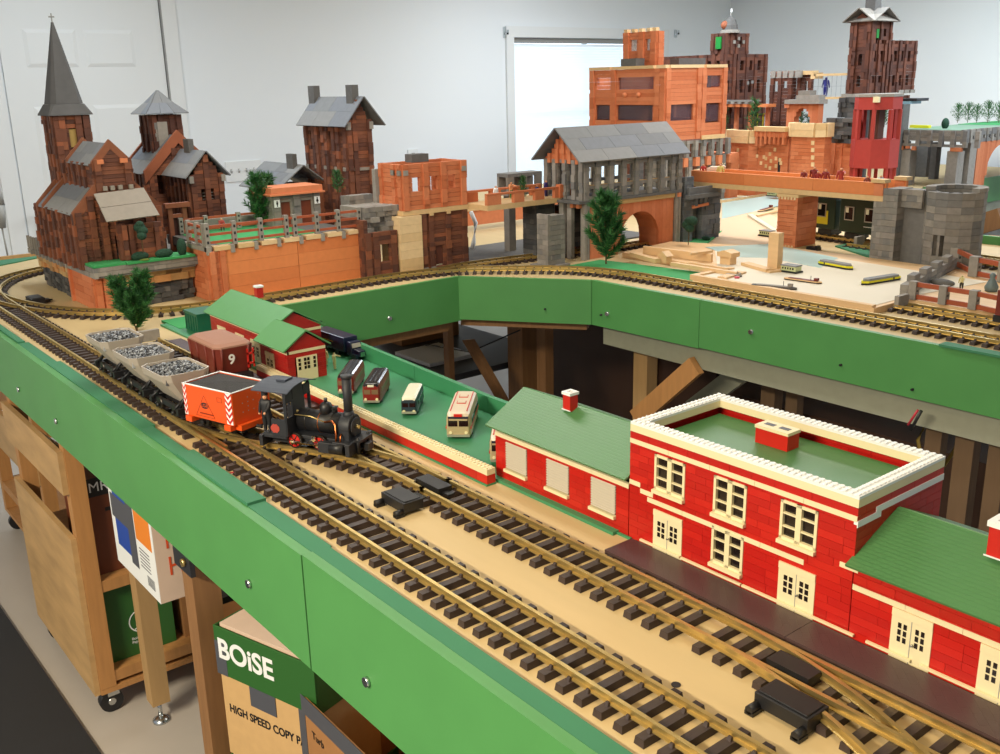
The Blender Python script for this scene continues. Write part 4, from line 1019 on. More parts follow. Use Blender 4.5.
# ---- engine
en = thing('steam_engine', 'small black narrow-gauge steam engine with tall chimney and open cab', 'toy locomotive', (-1.408, .716, 0), math.radians(29)); ORG[en.name] = (0, 0, 0)
z = RT
mb = MB()
mb.box((-.078, -.034, z+.016), (-.030, .034, z+.022)); mb.box((-.030, -.0205, z+.016), (.056, .0205, z+.022)); mb.box((.056, -.034, z+.016), (.085, .034, z+.022))          # running board
mb.box((-.070, -.018, z+.004), (.075, .018, z+.016))
mb.box((.082, -.038, z+.001), (.090, .038, z+.022)); mb.box((-.082, -.038, z+.001), (-.075, .038, z+.020))
mb.box((.030, -.036, z+.002), (.066, -.024, z+.020)); mb.box((.030, .024, z+.002), (.066, .036, z+.020))
mb.build('frame', BLACKM, en, bevel=.0008)
mb = MB(); mb.cyl((.088, 0, z+.010), (.104, 0, z+.010), .0045, 10); mb.box((.100, -.008, z+.004), (.108, .008, z+.016)); mb.cyl((.094, .016, z+.0), (.094, .016, z+.028), .003, 8); mb.cyl((.094, -.016, z+.0), (.094, -.016, z+.028), .003, 8); mb.box((.088, -.02, z+.020), (.100, .02, z+.024)); mb.build('front_coupler', BLACK, en)
mb = MB(); mb.cyl((-.020, 0, .060), (.060, 0, .060), .0185, 24); mb.build('boiler', BLACK, en)
for xx in (-.005, .020, .044): MB().cyl((xx, 0, .060), (xx+.0016, 0, .060), .0189, 24).build('boiler_band', COPPER if xx == .020 else STEELD, en)
mb = MB(); mb.cyl((.060, 0, .058), (.080, 0, .058), .0205, 24); mb.box((.060, -.020, z+.020), (.080, .020, .058)); mb.cyl((.080, 0, .058), (.083, 0, .058), .015, 20); mb.build('smokebox', BLACKM, en, bevel=.001)
MB().cyl((.083, 0, .058), (.088, 0, .058), .003, 10).build('brass_door_knob', BRASS, en)
mb = MB(); mb.cyl((.070, 0, .075), (.070, 0, .139), .0072, 16, r2=.0080); mb.cyl((.070, 0, .139), (.070, 0, .144), .0092, 16); mb.cyl((.070, 0, .074), (.070, 0, .084), .011, 16, r2=.0076); mb.build('chimney', BLACKM, en)
mb = MB(); mb.lathe((.028, 0, .074), [(.011, 0), (.011, .012), (.0085, .018), (.003, .021)], 16); mb.cyl((.028, 0, .094), (.028, 0, .101), .003, 8); mb.build('steam_dome', BLACK, en)
mb = MB(); mb.cyl((.045, 0, .076), (.045, 0, .089), .004, 10); mb.cyl((.045, -.008, .086), (.045, .008, .086), .0018, 8); mb.build('safety_valve', BLACK, en)
# cab
mb = MB()
mb.box((-.056, -.0365, z+.022), (-.026, -.0335, .068)); mb.box((-.072, .0335, z+.022), (-.026, .0365, .068))
mb.box((-.028, -.0365, z+.022), (-.025, .0365, .066)); 
for a, b in ((-.0365, -.0165), (.0165, .0365)): mb.box((-.028, a, .066), (-.025, b, .070)); mb.box((-.028, a, .096), (-.025, b, .114))
for yy in (-.0365, -.0178, .0150, .0337): mb.box((-.028, yy, .068), (-.025, yy+.0028, .098))
mb.box((-.028, -.0150, .066), (-.025, .0150, .122))
for s_ in (-1, 1):
    for xx in (-.071, -.030): mb.box((xx, s_*.035-.0015, .066), (xx+.0035, s_*.035+.0015, .1165))
mb.box((-.074, -.034, z+.022), (-.026, .034, z+.025))
cabo = mb.build('cab', BLACKM, en)
mb = MB()
V = []
for x in (-.086, -.016):
    for k in range(9):
        y = -.043+.086*k/8; zz = .114+.011*(1-(y/.050)**2); V.append((x, y, zz))
    for k in range(9):
        y = .043-.086*k/8; zz = .1125+.011*(1-(y/.050)**2); V.append((x, y, zz))
n = 18; mb.add(V, [(k, n+k, n+(k+1) % n, (k+1) % n) for k in range(n)]+[tuple(range(n)), tuple(range(2*n-1, n-1, -1))]); mb.build('cab_roof', CABG, en)
MB().ctr((-.049, 0, .1265), (.018, .022, .003)).build('roof_vent', CABG, en)
mb = MB(); V = [(-.049+.0085*math.cos(2*PI*i/16), -.0366, .052+.0085*math.sin(2*PI*i/16)*(1 if i % 2 else .8)) for i in range(16)]; mb.prism(V, (0, -.0006, 0)); mb.build('red_badge', mat('red enamel badge', (176, 70, 58), .4), en)
# wheels and rods
mb = MB()
for s_ in (-1, 1):
    for xx in (-.020, .028):
        mb2 = MB(); mb2.cyl((xx, s_*.0215, z+.0135), (xx, s_*.0270, z+.0135), .0135, 20, 0); mb2.cyl((xx, s_*.0270, z+.0135), (xx, s_*.0278, z+.0135), .0105, 20, 1)
        for k in range(6): a = k*PI/3; mb2.cyl((xx, s_*.0282, z+.0135), (xx+.010*math.cos(a), s_*.0282, z+.0135+.010*math.sin(a)), .0009, 5, 0)
        mb2.build('driving_wheel', [STEELD, REDP], en)
    q = MB(); q.box((-.026, s_*.0300-.001, z+.010), (.034, s_*.0300+.001, z+.0135)); q.box((-.004, s_*.0325-.001, z+.011), (.052, s_*.0325+.001, z+.0135)); q.cyl((-.020, s_*.028, z+.0118), (-.020, s_*.034, z+.0118), .0032, 10); q.cyl((.028, s_*.028, z+.0118), (.028, s_*.034, z+.0118), .0032, 10)
    q.box((.040, s_*.033-.002, z+.014), (.062, s_*.033+.002, z+.016)); q.cyl((.006, s_*.030, z+.0118), (.022, s_*.032, z+.026), .0012, 6); q.box((.018, s_*.032-.001, z+.018), (.024, s_*.032+.001, z+.028)); q.build('side_rods', CHROME, en)
    q = MB(); q.cyl((.052, s_*.031, z+.011), (.078, s_*.031, z+.011), .0095, 14); q.build('cylinder_block', BLACK, en)
for s_ in (-1,):
    MB().tube([(.035, s_*.018, .066), (.050, s_*.020, .070), (.058, s_*.024, .066), (.060, s_*.026, .050), (.060, s_*.029, .032)], .0018, 8).build('copper_pipe', COPPER, en)
    MB().tube([(.066, s_*.021, .050), (.068, s_*.026, .048), (.068, s_*.028, .036)], .0016, 8).build('copper_pipe', COPPER, en)
    MB().tube([(-.02, s_*.020, .074), (.01, s_*.020, .074), (.035, s_*.018, .066)], .0009, 6).build('brass_pipe', BRASS, en)
mb = MB(); mb.cyl((-.022, -.006, .074), (-.034, -.006, .078), .0025, 8); mb.cyl((-.022, .008, .070), (-.034, .008, .070), .002, 8); mb.cyl((-.026, 0, .060), (-.036, 0, .060), .009, 14); mb.build('brass_fittings', BRASS, en)
# figures: continuous skinned bodies
def figure_mesh(name, pose):
    """pose: dict of joints in units of body height 1, feet at z=0"""
    J = pose; names = list(J); idx = {n_: i for i, n_ in enumerate(names)}
    E_ = [('hip', 'waist'), ('waist', 'chest'), ('chest', 'neck'), ('neck', 'head'), ('head', 'crown')]
    for s_ in 'lr': E_ += [('hip', 'th'+s_), ('th'+s_, 'kn'+s_), ('kn'+s_, 'an'+s_), ('an'+s_, 'to'+s_), ('chest', 'sh'+s_), ('sh'+s_, 'el'+s_), ('el'+s_, 'wr'+s_), ('wr'+s_, 'ha'+s_)]
    R = dict(hip=.115, waist=.105, chest=.125, neck=.045, head=.080, crown=.058)
    for s_ in 'lr': R.update({'th'+s_: .085, 'kn'+s_: .062, 'an'+s_: .042, 'to'+s_: .036, 'sh'+s_: .062, 'el'+s_: .048, 'wr'+s_: .034, 'ha'+s_: .036})
    me = bpy.data.meshes.new(name); me.from_pydata([J[n_] for n_ in names], [(idx[a], idx[b]) for a, b in E_], [])
    o = bpy.data.objects.new('f', me); C.objects.link(o); m = o.modifiers.new('s', 'SKIN'); 
    for i, n_ in enumerate(names):
        sv = me.skin_vertices[0].data[i]; r = R[n_]; sv.radius = (r, r*(.75 if n_ in ('hip', 'waist', 'chest') else 1)); sv.use_root = (n_ == 'hip')
    ss = o.modifiers.new('ss', 'SUBSURF'); ss.levels = 1; ss.render_levels = 1
    dg = bpy.context.evaluated_depsgraph_get(); dg.update(); r = bpy.data.meshes.new_from_object(o.evaluated_get(dg)); bpy.data.objects.remove(o); r.name = name
    for p in r.polygons: p.use_smooth = True
    return r
def pose(armL=(0, .05, -.3), armR=(0, -.05, -.3), sit=False, step=0.):
    J = dict(hip=(0, 0, .50), waist=(0, 0, .60), chest=(0, 0, .74), neck=(0, 0, .84), head=(.01, 0, .90), crown=(0, 0, .965))
    if sit: J = {k: (v[0], v[1], v[2]) for k, v in J.items()}
    for s_, sg in (('l', 1), ('r', -1)):
        st_ = step*sg
        if sit: J.update({'th'+s_: (.03, sg*.07, .49), 'kn'+s_: (.24, sg*.08, .49), 'an'+s_: (.25, sg*.08, .27), 'to'+s_: (.31, sg*.08, .25)})
        else: J.update({'th'+s_: (0, sg*.06, .47), 'kn'+s_: (st_*.5, sg*.065, .27), 'an'+s_: (st_, sg*.065, .05), 'to'+s_: (st_+.07, sg*.07, .025)})
        a = armL if sg > 0 else armR; sh = (0, sg*.12, .79)
        J.update({'sh'+s_: sh, 'el'+s_: (sh[0]+a[0]*.4, sh[1]+sg*.03+a[1]*.4, sh[2]+a[2]*.55), 'wr'+s_: (sh[0]+a[0], sh[1]+sg*.03+a[1], sh[2]+a[2]), 'ha'+s_: (sh[0]+a[0]*1.18, sh[1]+sg*.03+a[1]*1.18, sh[2]+a[2]*1.18)})
    return J
FIGS = {}
def figure(label, loc, h, top, legs, hair=(60, 40, 30), rz=0, pk='stand', skin=(222, 160, 120), name='figurine', hat=None, group=None):
    P = dict(stand=pose(), walk=pose((.12, .02, -.28), (-.1, -.02, -.28), step=.10), sit=pose((.18, 0, -.2), (.18, 0, -.2), sit=True), reach=pose((.28, .0, -.06), (.02, -.03, -.3)), rest=pose((.22, -.04, -.22), (.03, -.03, -.3)))[pk]
    me = figure_mesh('figure_'+pk, P) if pk not in FIGS else FIGS[pk].copy(); FIGS.setdefault(pk, me.copy())
    ms = [mcol(top), mcol(legs), mcol(skin), mcol(hair)]
    me.materials.clear()
    for m in ms: me.materials.append(m)
    ha = [Vector(P['ha'+s_]) for s_ in 'lr']
    for p in me.polygons:
        c = p.center; i = 0
        if c.z > .85: i = 2
        elif min((c-q).length for q in ha) < .055: i = 2
        elif c.z < .50: i = 1
        if c.z > .845 and (c.z > .945 or c.x < -.015): i = 3
        p.material_index = i
    for v in me.vertices: v.co *= h
    o = bpy.data.objects.new(name, me); C.objects.link(o); o.location = [float(q) for q in loc]; o.rotation_euler = (0, 0, rz); ORG[o.name] = (0, 0, 0)
    tag(o, label, 'figurine', group)
    if hat:
        mb = MB(); c = (.005*h, 0, .955*h); mb.lathe(c, [(.088*h, .012*h), (.088*h, .020*h), (.072*h, .024*h), (.070*h, .05*h), (.03*h, .06*h)], 12); mb.build('hat', mcol(hat), o)
        # face details
    mb = MB()
    for s_ in (-1, 1): mb.sphere((.062*h, s_*.024*h, .905*h), .007*h, n=5)
    mb.build('eyes', BLACK, o)
    mb = MB(); mb.sphere((.068*h, 0, .885*h), .011*h, n=5); mb.build('nose', mcol(skin), o)
    return o
def mcol(c):
    n = 'paint %d %d %d' % tuple(c)
    return MATS.get(n) or mat(n, c, .55)
ce = lambda x, y, z: Matrix.Translation((-1.408, .716, 0)) @ Matrix.Rotation(math.radians(29), 4, 'Z') @ Vector((x, y, z))
q = ce(-.066, -.033, RT+.0255); figure('engine driver in black with a peaked cap standing in the cab', q, .067, (30, 30, 34), (26, 26, 30), (40, 26, 20), math.radians(-60), 'rest', hat=(24, 24, 28))
for i, (x, y) in enumerate(((-1.93, 1.0), (-1.893, .995))): pass
FCR = (206, 196, 140)
q = PZ(326, 365, .0055); figure('unpainted cream figurine with arms down beside the lorry', q, .038, FCR, FCR, FCR, 2., 'stand', skin=FCR)
q = PZ(335, 369, .0055); figure('unpainted cream figurine reaching out an arm beside the lorry', q, .038, FCR, FCR, FCR, .6, 'reach', skin=FCR)
# ---- tank wagon with the number 9
tx = -1.90
tw = thing('tank_wagon', 'maroon eight-sided wagon body numbered 9 with tan roof', 'toy wagon', (tx, T2, 0), 0); ORG[tw.name] = (0, 0, 0)
mb = MB(); z = RT+.002
mb.box((-.080, -.030, z+.010), (.085, .030, z+.020))
for xx in (-.045, .045):
    for s_ in (-1, 1): mb.box((xx-.012, s_*.026-.003, z-.001), (xx+.012, s_*.026+.004, z+.012))
mb.cyl((-.095, 0, z+.010), (.100, 0, z+.010), .003, 8); mb.build('chassis', BLACK, tw)
for xx in (-.045, .045): wheelset(tw, xx)
def octo(k, zz, lx=.074, ly=.040):
    c = .012*k; lx *= k; ly *= k
    return [(-lx+c, -ly, zz), (lx-c, -ly, zz), (lx, -ly+c, zz), (lx, ly-c, zz), (lx-c, ly, zz), (-lx+c, ly, zz), (-lx, ly-c, zz), (-lx, -ly+c, zz)]
def loft(rings, mb=None, m=0):
    mb = mb or MB(); n = len(rings[0]); V = [q for r in rings for q in r]
    F = [(i*n+k, i*n+(k+1) % n, (i+1)*n+(k+1) % n, (i+1)*n+k) for i in range(len(rings)-1) for k in range(n)]
    F += [tuple(range(n-1, -1, -1)), tuple((len(rings)-1)*n+k for k in range(n))]
    return mb.add(V, F, m)
loft([octo(.90, z+.0205), octo(1., .094)]).build('body', MAROON, tw)
loft([octo(1.01, .0942), octo(1.0, .0975), octo(.86, .1025), octo(.5, .105)]).build('roof', TAUPE, tw)
for a, b in zip(octo(.915, z+.0205), octo(1.015, .094)): MB().cyl(a, b, .0022, 6).build('corner_rib', MAROON, tw)
for xx in (-.022, .022): MB().cyl((xx, -.0362, z+.0205), (xx, -.0405, .094), .0018, 6).build('side_rib', MAROON, tw)
text('white_number', '9', .028, frame((.0745, -.008, .070), (0, 1, 0), (.07, 0, 1)), WHITEP, tw, ext=.0004, bold=.0006)
mb = MB(); mb.box((.079, .022, z+.030), (.082, .025, .088)); mb.box((.079, .034, z+.030), (.082, .037, .088)); mb.box((.079, .022, .056), (.082, .037, .060)); mb.box((.079, .022, .076), (.082, .037, .080)); mb.build('red_ladder', REDP, tw)
# ================================================================== church hill at the left
def rockface(mb, o, u, n, L, z0, z1, cw=.022, chh=.016, jut=.018, base=0., m=0, lean=0.):
    nz = max(1, round((z1-z0)/chh)); hh = (z1-z0)/nz
    for i in range(nz):
        a = -random.uniform(0, cw*.6)
        while a < L:
            w_ = cw*random.uniform(.7, 1.5); a0, a1 = max(0, a), min(L, a+w_-.0006); a += w_
            if a1-a0 < .003: continue
            d = base+random.uniform(0, jut)+lean*i; z = z0+i*hh
            P = []
            for dd in (d, -.03):
                P += [(o[0]+u[0]*a0+n[0]*dd, o[1]+u[1]*a0+n[1]*dd), (o[0]+u[0]*a1+n[0]*dd, o[1]+u[1]*a1+n[1]*dd)]
            q = [P[0], P[1], P[3], P[2]]
            if (q[1][0]-q[0][0])*(q[3][1]-q[0][1])-(q[1][1]-q[0][1])*(q[3][0]-q[0][0]) < 0: q.reverse()
            mb.hexa([(p[0], p[1], z+.0003) for p in q]+[(p[0], p[1], z+hh-.0003) for p in q], m)
hl = thing('stone_hill', 'stepped block hill of orange, tan and dark grey pieces under the church', 'toy hill', (-3.4, .80, 0))
ZB = .112
mb = MB(); facade(mb, (-3.035, .800), (1, 0), (0, -1), .230, .0005, .095, [.008, .222], ch=.019, plank=.11, pw=.016)
facade(mb, (-2.805, .800), (0, 1), (1, 0), .048, .0005, .095, [.008, .030], ch=.016, pw=.017); mb.build('orange_pier', ORANGE, hl)
mb = MB(); rockface(mb, (-3.36, .815), (1, 0), (0, -1), .33, .0005, .058, lean=.001, jut=.010); rockface(mb, (-2.825, .848), (0, 1), (1, 0), .235, .0005, .060, cw=.024, jut=.022)
rockface(mb, (-3.36, .815), (0, 1), (-1, 0), .5, .0005, .058); mb.build('dark_rock_course', DGREY, hl)
mb = MB(); rockface(mb, (-3.42, .812), (1, 0), (0, -1), .385, .0585, .096, lean=.005, jut=.010, cw=.03); rockface(mb, (-2.818, .850), (0, 1), (1, 0), .238, .0605, .1015, cw=.036, jut=.014, chh=.02)
rockface(mb, (-3.42, .812), (0, 1), (-1, 0), .55, .0585, .096); mb.build('tan_rock_course', TANST, hl)
mb = MB(); facade(mb, (-3.46, .795), (1, 0), (0, -1), .46, .0965, ZB, [.02+.04*i for i in range(11)], ch=.015, pw=.012)
facade(mb, (-3.0, .795), (1, 0), (0, -1), .215, .0965, .126, [], ch=.015, plank=.05); facade(mb, (-2.785, .795), (0, 1), (1, 0), .30, .1020, .126, [], ch=.012, plank=.035)
mb.box((-3.46, .80, .0965), (-2.79, 1.084, ZB)); mb.box((-3.60, 1.084, .0965), (-3.07, 1.62, ZB)); mb.build('grey_ledge', GREY, hl)
mb = MB(); mb.box((-3.34, .83, .0004), (-2.86, 1.084, .096)); mb.box((-3.58, 1.084, .0004), (-3.08, 1.6, .096)); mb.build('hill_core', DGREY, hl)
mb = MB()
for i in range(7):
    x = -3.46+i*.028; mb.box((x, .793, ZB), (x+.008, .801, .150))
mb.box((-3.46, .801, ZB), (-3.28, .805, .135)); mb.box((-3.466, .795, ZB), (-3.46, 1.1, .14)); mb.build('grey_railing', GREY, hl)
lw = thing('lawn_slab', 'green topped lawn slabs beside the church porch', 'toy lawn', (-2.9, .80, .126))
MB().box((-2.985, .797, .1262), (-2.787, .885, .1325)).build('left_slab', LAWN, lw); MB().box((-2.862, .886, .1262), (-2.780, 1.083, .1325)).build('right_slab', LAWN, lw)
# ---- church
chx = thing('toy_church', 'brown block church with a tall grey spire, gabled nave and taupe porch roof', 'toy church', (-3.275, .79, ZB))
z0 = ZB+.0005; CY = .908
mb = MB()
ZA = .268
facade(mb, (-3.275, .790), (1, 0), (0, -1), .405, z0, ZA, [.008, .05, .10, .15, .20, .25, .30, .35, .397], [(.02, .04, .17, .24), (.115, .14, .17, .24), (.215, .24, .17, .24), (.315, .335, .17, .24)], ch=.0105, pw=.017)
tri = lambda zm: (0, .239) if zm < ZA else (max(0, (zm-ZA)/(.345-ZA)*.07), .239-max(0, (zm-ZA)/(.345-ZA)*.07))
facade(mb, (-2.870, .790), (0, 1), (1, 0), .239, z0, .345, [.008, .045, .075, .165, .20, .231], [(.10, .145, .12, .20)], ch=.0105, pw=.017, tri=tri)
facade(mb, (-3.275, .790), (0, 1), (-1, 0), .239, z0, ZA, [.008, .231], ch=.0105)
facade(mb, (-3.275, 1.029), (1, 0), (0, 1), .405, z0, ZA, [.008, .397], ch=.0105)
# clerestory and nave gable
facade(mb, (-3.18, .857), (1, 0), (0, -1), .310, .30, .400, [.03, .08, .13, .18, .23, .302], [(.045, .065, .345, .385), (.10, .12, .345, .385), (.15, .17, .345, .385)], ch=.0105, pw=.016)
tr2 = lambda zm: (0, .102) if zm < .402 else ((zm-.402)/(.455-.402)*.051, .102-(zm-.402)/(.455-.402)*.051)
facade(mb, (-2.870, .857), (0, 1), (1, 0), .102, .335, .455, [.010, .092], ch=.0105, pw=.017, tri=tr2)
facade(mb, (-3.18, .959), (1, 0), (0, 1), .310, .30, .400, [.01, .30], ch=.0105)
mb.build('wall', BROWN, chx)
mb = MB(); mb.box((-2.869, .866, .398), (-2.861, .884, .410)); mb.box((-2.869, .930, .398), (-2.861, .950, .410)); mb.build('orange_corbel', ORANGE, chx)
def parapet(mb, x0, x1, pts, h=.006, d=.012):
    # sloping coping boards through (y,z) points on slab x0..x1
    for (ya, za), (yb, zb2) in zip(pts, pts[1:]): mb.hexa([(x0, ya, za-d), (x1, ya, za-d), (x1, yb, zb2-d), (x0, yb, zb2-d), (x0, ya, za+h), (x1, ya, za+h), (x1, yb, zb2+h), (x0, yb, zb2+h)] if yb > ya else [(x0, yb, zb2-d), (x1, yb, zb2-d), (x1, ya, za-d), (x0, ya, za-d), (x0, yb, zb2+h), (x1, yb, zb2+h), (x1, ya, za+h), (x0, ya, za+h)])
mb = MB()
for xa in (-2.876, -3.172): parapet(mb, xa-.004, xa+.007, [(.784, .266), (.857, .343)], d=.03)
for xa in (-3.235,): parapet(mb, xa-.004, xa+.007, [(.784, .266), (.857, .343)], d=.03)
parapet(mb, -2.880, -2.869, [(.959, .343), (1.033, .266)], d=.02)
for xa in (-2.876, -3.110): parapet(mb, xa-.004, xa+.007, [(.853, .398), (.908, .457), (.963, .398)], d=.02)
mb.build('gable_coping', BROWN, chx)
mb = MB(); tiles(mb, (-3.160, .785, .262), (-2.880, .785, .262), (-2.880, .857, .330), (-3.160, .857, .330), 2, 2, .003)
tiles(mb, (-3.224, .785, .262), (-3.178, .785, .262), (-3.178, .857, .330), (-3.224, .857, .330), 2, 1, .003)
tiles(mb, (-2.880, 1.034, .262), (-3.26, 1.034, .262), (-3.26, .959, .330), (-2.880, .959, .330), 2, 3, .003)
tiles(mb, (-3.100, .853, .392), (-2.882, .853, .392), (-2.882, .908, .450), (-3.100, .908, .450), 2, 2, .003)
tiles(mb, (-2.882, .963, .392), (-3.100, .963, .392), (-3.100, .908, .450), (-2.882, .908, .450), 2, 2, .003)
mb.build('roof', SLATE, chx)
A_, B2, C2, D2 = PX(30+320/5.026, 130+325/5.026, -2.863), PX(30+570/5.026, 130+293/5.026, -2.863), PX(30+650/5.026, 130+430/5.026, -2.80), PX(30+385/5.026, 130+465/5.026, -2.80)
mb = MB(); mid1, mid2 = (Vector(A_)+Vector(D2))/2, (Vector(B2)+Vector(C2))/2
mb.slab(A_, B2, mid2, mid1, .004); mb.slab(mid1+Vector((.0008, 0, -.001)), mid2+Vector((.0008, 0, -.001)), C2, D2, .004); mb.build('porch_roof', TANSL, chx)
mb = MB(); facade(mb, (-2.818, .893), (0, 1), (1, 0), .115, .1335, .232, [.008, .026, .098], [], ch=.014, pw=.013); facade(mb, (-2.868, .893), (1, 0), (0, -1), .05, .1335, .24, [.042], [], ch=.0105); mb.build('porch_wall', BROWN, chx)
mb = MB()
for y in (.873, .893, .915, .945): mb.box((-2.868, y, .3255), (-2.858, y+.011, .3375))
mb.build('cream_blocks', TANSL, chx)
# tower and spire
tx0, tx1, ty0, ty1 = -3.294, -3.194, .857, .957
mb = MB(); rect_block(mb, tx0, tx1, ty0, ty1, z0, .524, [tx0+.008, tx0+.030, tx0+.065, tx1-.010], [ty0+.008, ty0+.022, ty1-.03, ty1-.008], [], [(ty0+.040, ty0+.070, .430, .485)], ch=.0125, pw=.018); mb.build('tower', BROWN, chx)
MB().box((tx1-.010, ty0+.041, .431), (tx1-.004, ty0+.069, .484)).build('tower_shutter', mat('olive gold shutter', (168, 140, 78), .6), chx)
cx, cy = (tx0+tx1)/2, (ty0+ty1)/2
def octr(r, z, c=.30): k = r*c; return [(cx-k, cy-r, z), (cx+k, cy-r, z), (cx+r, cy-k, z), (cx+r, cy+k, z), (cx+k, cy+r, z), (cx-k, cy+r, z), (cx-r, cy+k, z), (cx-r, cy-k, z)]
loft([octr(.064, .5245, .93), octr(.063, .529, .93), octr(.048, .557, .85)]).build('spire_skirt', mat('weathered grey board', (86, 86, 88), .8, noise=.08, nscale=30), chx)
loft([octr(.047, .5575, .72), octr(.003, .790, .72)]).build('spire', MATS['weathered grey board'], chx)
mb = MB(); mb.box((cx-.0015, cy-.0015, .790), (cx+.0015, cy+.0015, .815)); mb.box((cx-.0015, cy-.008, .803), (cx+.0015, cy+.008, .807)); mb.box((cx-.006, cy-.0015, .803), (cx+.006, cy+.0015, .807)); mb.build('cross', HEADR, chx)
# ---- second block church behind
c2_ = thing('toy_church', 'brown block chapel with a squat tower and grey pyramid roof behind the spired church', 'toy church', (-3.5, 1.15, ZB))
mb = MB(); rect_block(mb, -3.562, -3.460, 1.244, 1.347, z0, .510, [-3.554, -3.51, -3.468], [1.252, 1.275, 1.315, 1.339], [], [], ch=.0125, pw=.016); mb.build('tower', DBROWN, c2_)
cx, cy = -3.511, 1.2955
mb = MB()
for k in range(4):
    M = Matrix.Translation((cx, cy, 0)) @ Matrix.Rotation(k*PI/2, 4, 'Z'); b = len(mb.v); w2 = .074
    tiles(mb, (-w2, -w2, .513), (w2, -w2, .513), (w2*.5, -w2*.5, .548), (-w2*.5, -w2*.5, .548), 1, 3, .003)
    tiles(mb, (-w2*.5, -w2*.5, .548), (w2*.5, -w2*.5, .548), (.001, -.001, .590), (-.001, -.001, .590), 1, 2, .003); mb.xf(M, b)
mb.build('pyramid_roof', SLATE, c2_)
gx = -3.40; lo = PX(120+110/4.436, 80+415/4.436, gx); pk_ = PX(120+250/4.436, 80+232/4.436, gx); cyn = pk_[1]; hw = cyn-lo[1]; ze = lo[2]; zr = pk_[2]
tr3 = lambda zm: (0, 2*hw) if zm < ze else ((zm-ze)/(zr-ze)*hw, 2*hw-(zm-ze)/(zr-ze)*hw)
mb = MB(); facade(mb, (gx, cyn-hw), (0, 1), (1, 0), 2*hw, z0, zr, [.02, hw-.02, hw+.02, 2*hw-.02], [(.04, .065, .25, .32)], ch=.0125, tri=tr3)
facade(mb, (gx-.22, cyn-hw), (1, 0), (0, -1), .22, z0, ze, [.02, .06, .10, .14, .18, .212], [(.15, .17, .22, .30), (.11, .13, .22, .30)], ch=.0125); facade(mb, (gx-.22, cyn+hw), (1, 0), (0, 1), .22, z0, ze, [.02], ch=.0125); mb.build('nave_wall', BROWN, c2_)
mb = MB(); parapet(mb, gx-.004, gx+.008, [(cyn-hw-.004, ze), (cyn, zr), (cyn+hw+.004, ze)], d=.035, h=.008); parapet(mb, gx-.232, gx-.220, [(cyn-hw-.004, ze), (cyn, zr), (cyn+hw+.004, ze)], d=.02); mb.build('gable_coping', mat('red brown board', (150, 84, 54), .7, noise=.06), c2_)
mb = MB(); tiles(mb, (gx-.218, cyn-hw-.006, ze-.004), (gx-.008, cyn-hw-.006, ze-.004), (gx-.008, cyn, zr-.010), (gx-.218, cyn, zr-.010), 3, 2, .003); tiles(mb, (gx-.008, cyn+hw+.006, ze-.004), (gx-.218, cyn+hw+.006, ze-.004), (gx-.218, cyn, zr-.010), (gx-.008, cyn, zr-.010), 3, 2, .003); mb.build('roof', SLATE, c2_)
mb = MB(); p = PX(120+130/4.436, 80+250/4.436, gx-.03); facade(mb, (gx-.10, cyn-.045), (1, 0), (0, -1), .05, .40, .488, [.01, .04], ch=.0125); mb.box((gx-.098, cyn-.044, .39), (gx-.05, cyn-.01, .487)); mb.build('grey_buttress', GREY, c2_)
# ---- house with grey gable roof
hs = thing('toy_house', 'brown block house with grey gabled roof and one chimney beside the fenced terrace', 'toy house', (-3.35, 1.254, ZB))
hx1, hy0, hy1, hze, hzr = -3.205, 1.256, 1.372, .318, .385
L0 = PY(120+172/4.436, 80+415/4.436, 1.245)[0]
tr4 = lambda zm: (0, .116) if zm < hze else ((zm-hze)/(hzr-hze)*.058, .116-(zm-hze)/(hzr-hze)*.058)
mb = MB(); facade(mb, (hx1, hy0), (0, 1), (1, 0), .116, z0, hzr, [.010, .058, .106], [(.036, .080, .232, .270)], ch=.0125, pw=.018, tri=tr4)
facade(mb, (L0, hy0), (1, 0), (0, -1), hx1-L0, z0, hze, [.02+.035*i for i in range(int((hx1-L0)/.035))]+[hx1-L0-.01], [(.05, .075, .25, .29)], ch=.0125); facade(mb, (L0, hy1), (1, 0), (0, 1), hx1-L0, z0, hze, [.02], ch=.0125); mb.build('wall', BROWN, hs)
mb = MB(); gable(mb, L0-.01, hx1+.016, hy0-.018, hy1+.020, hze-.006, hzr+.010, 'x', 2, 2, .004); mb.build('roof', SLATE, hs)
mb = MB()
for k in range(3): mb.box((hx1-.004, hy0+.040, .240+k*.010), (hx1-.002, hy0+.076, .2415+k*.010))
mb.build('window_bars', GREY, hs)
p = PY(120+310/4.436, 80+335/4.436, 1.312); MB().box((p[0]-.022, 1.302, .375), (p[0]+.022, 1.320, .432)).build('chimney', DGREY, hs)
mb = MB(); mb.box((hx1, hy0-.004, .296), (hx1+.012, hy0+.010, .318)); mb.box((hx1, hy1-.010, .296), (hx1+.012, hy1+.004, .318)); mb.build('eave_bracket', GREY, hs)
# porch frame in front (door bay between church and house)
pf = thing('toy_doorway', 'brown block doorway standing between the church and the grey roofed house', 'toy doorway', (-3.02, 1.09, ZB))
A = PX(167, 203, -3.02); Bq = PX(186, 203, -3.02)
mb = MB(); zt_ = PX(176, 203, -3.02)[2]
for y in (A[1], Bq[1]-.014): mb.box((-3.034, y, z0), (-3.02, y+.014, zt_-.002))
mb.box((-3.036, A[1]-.008, zt_-.014), (-3.016, Bq[1]+.010, zt_)); mb.box((-3.036, A[1], zt_-.045), (-3.022, Bq[1], zt_-.034)); mb.build('frame', BROWN, pf)
MB().box((-3.033, A[1]+.014, z0), (-3.028, Bq[1]-.014, zt_-.046)).build('dark_door', mat('dark brown door', (66, 34, 26), .6), pf)
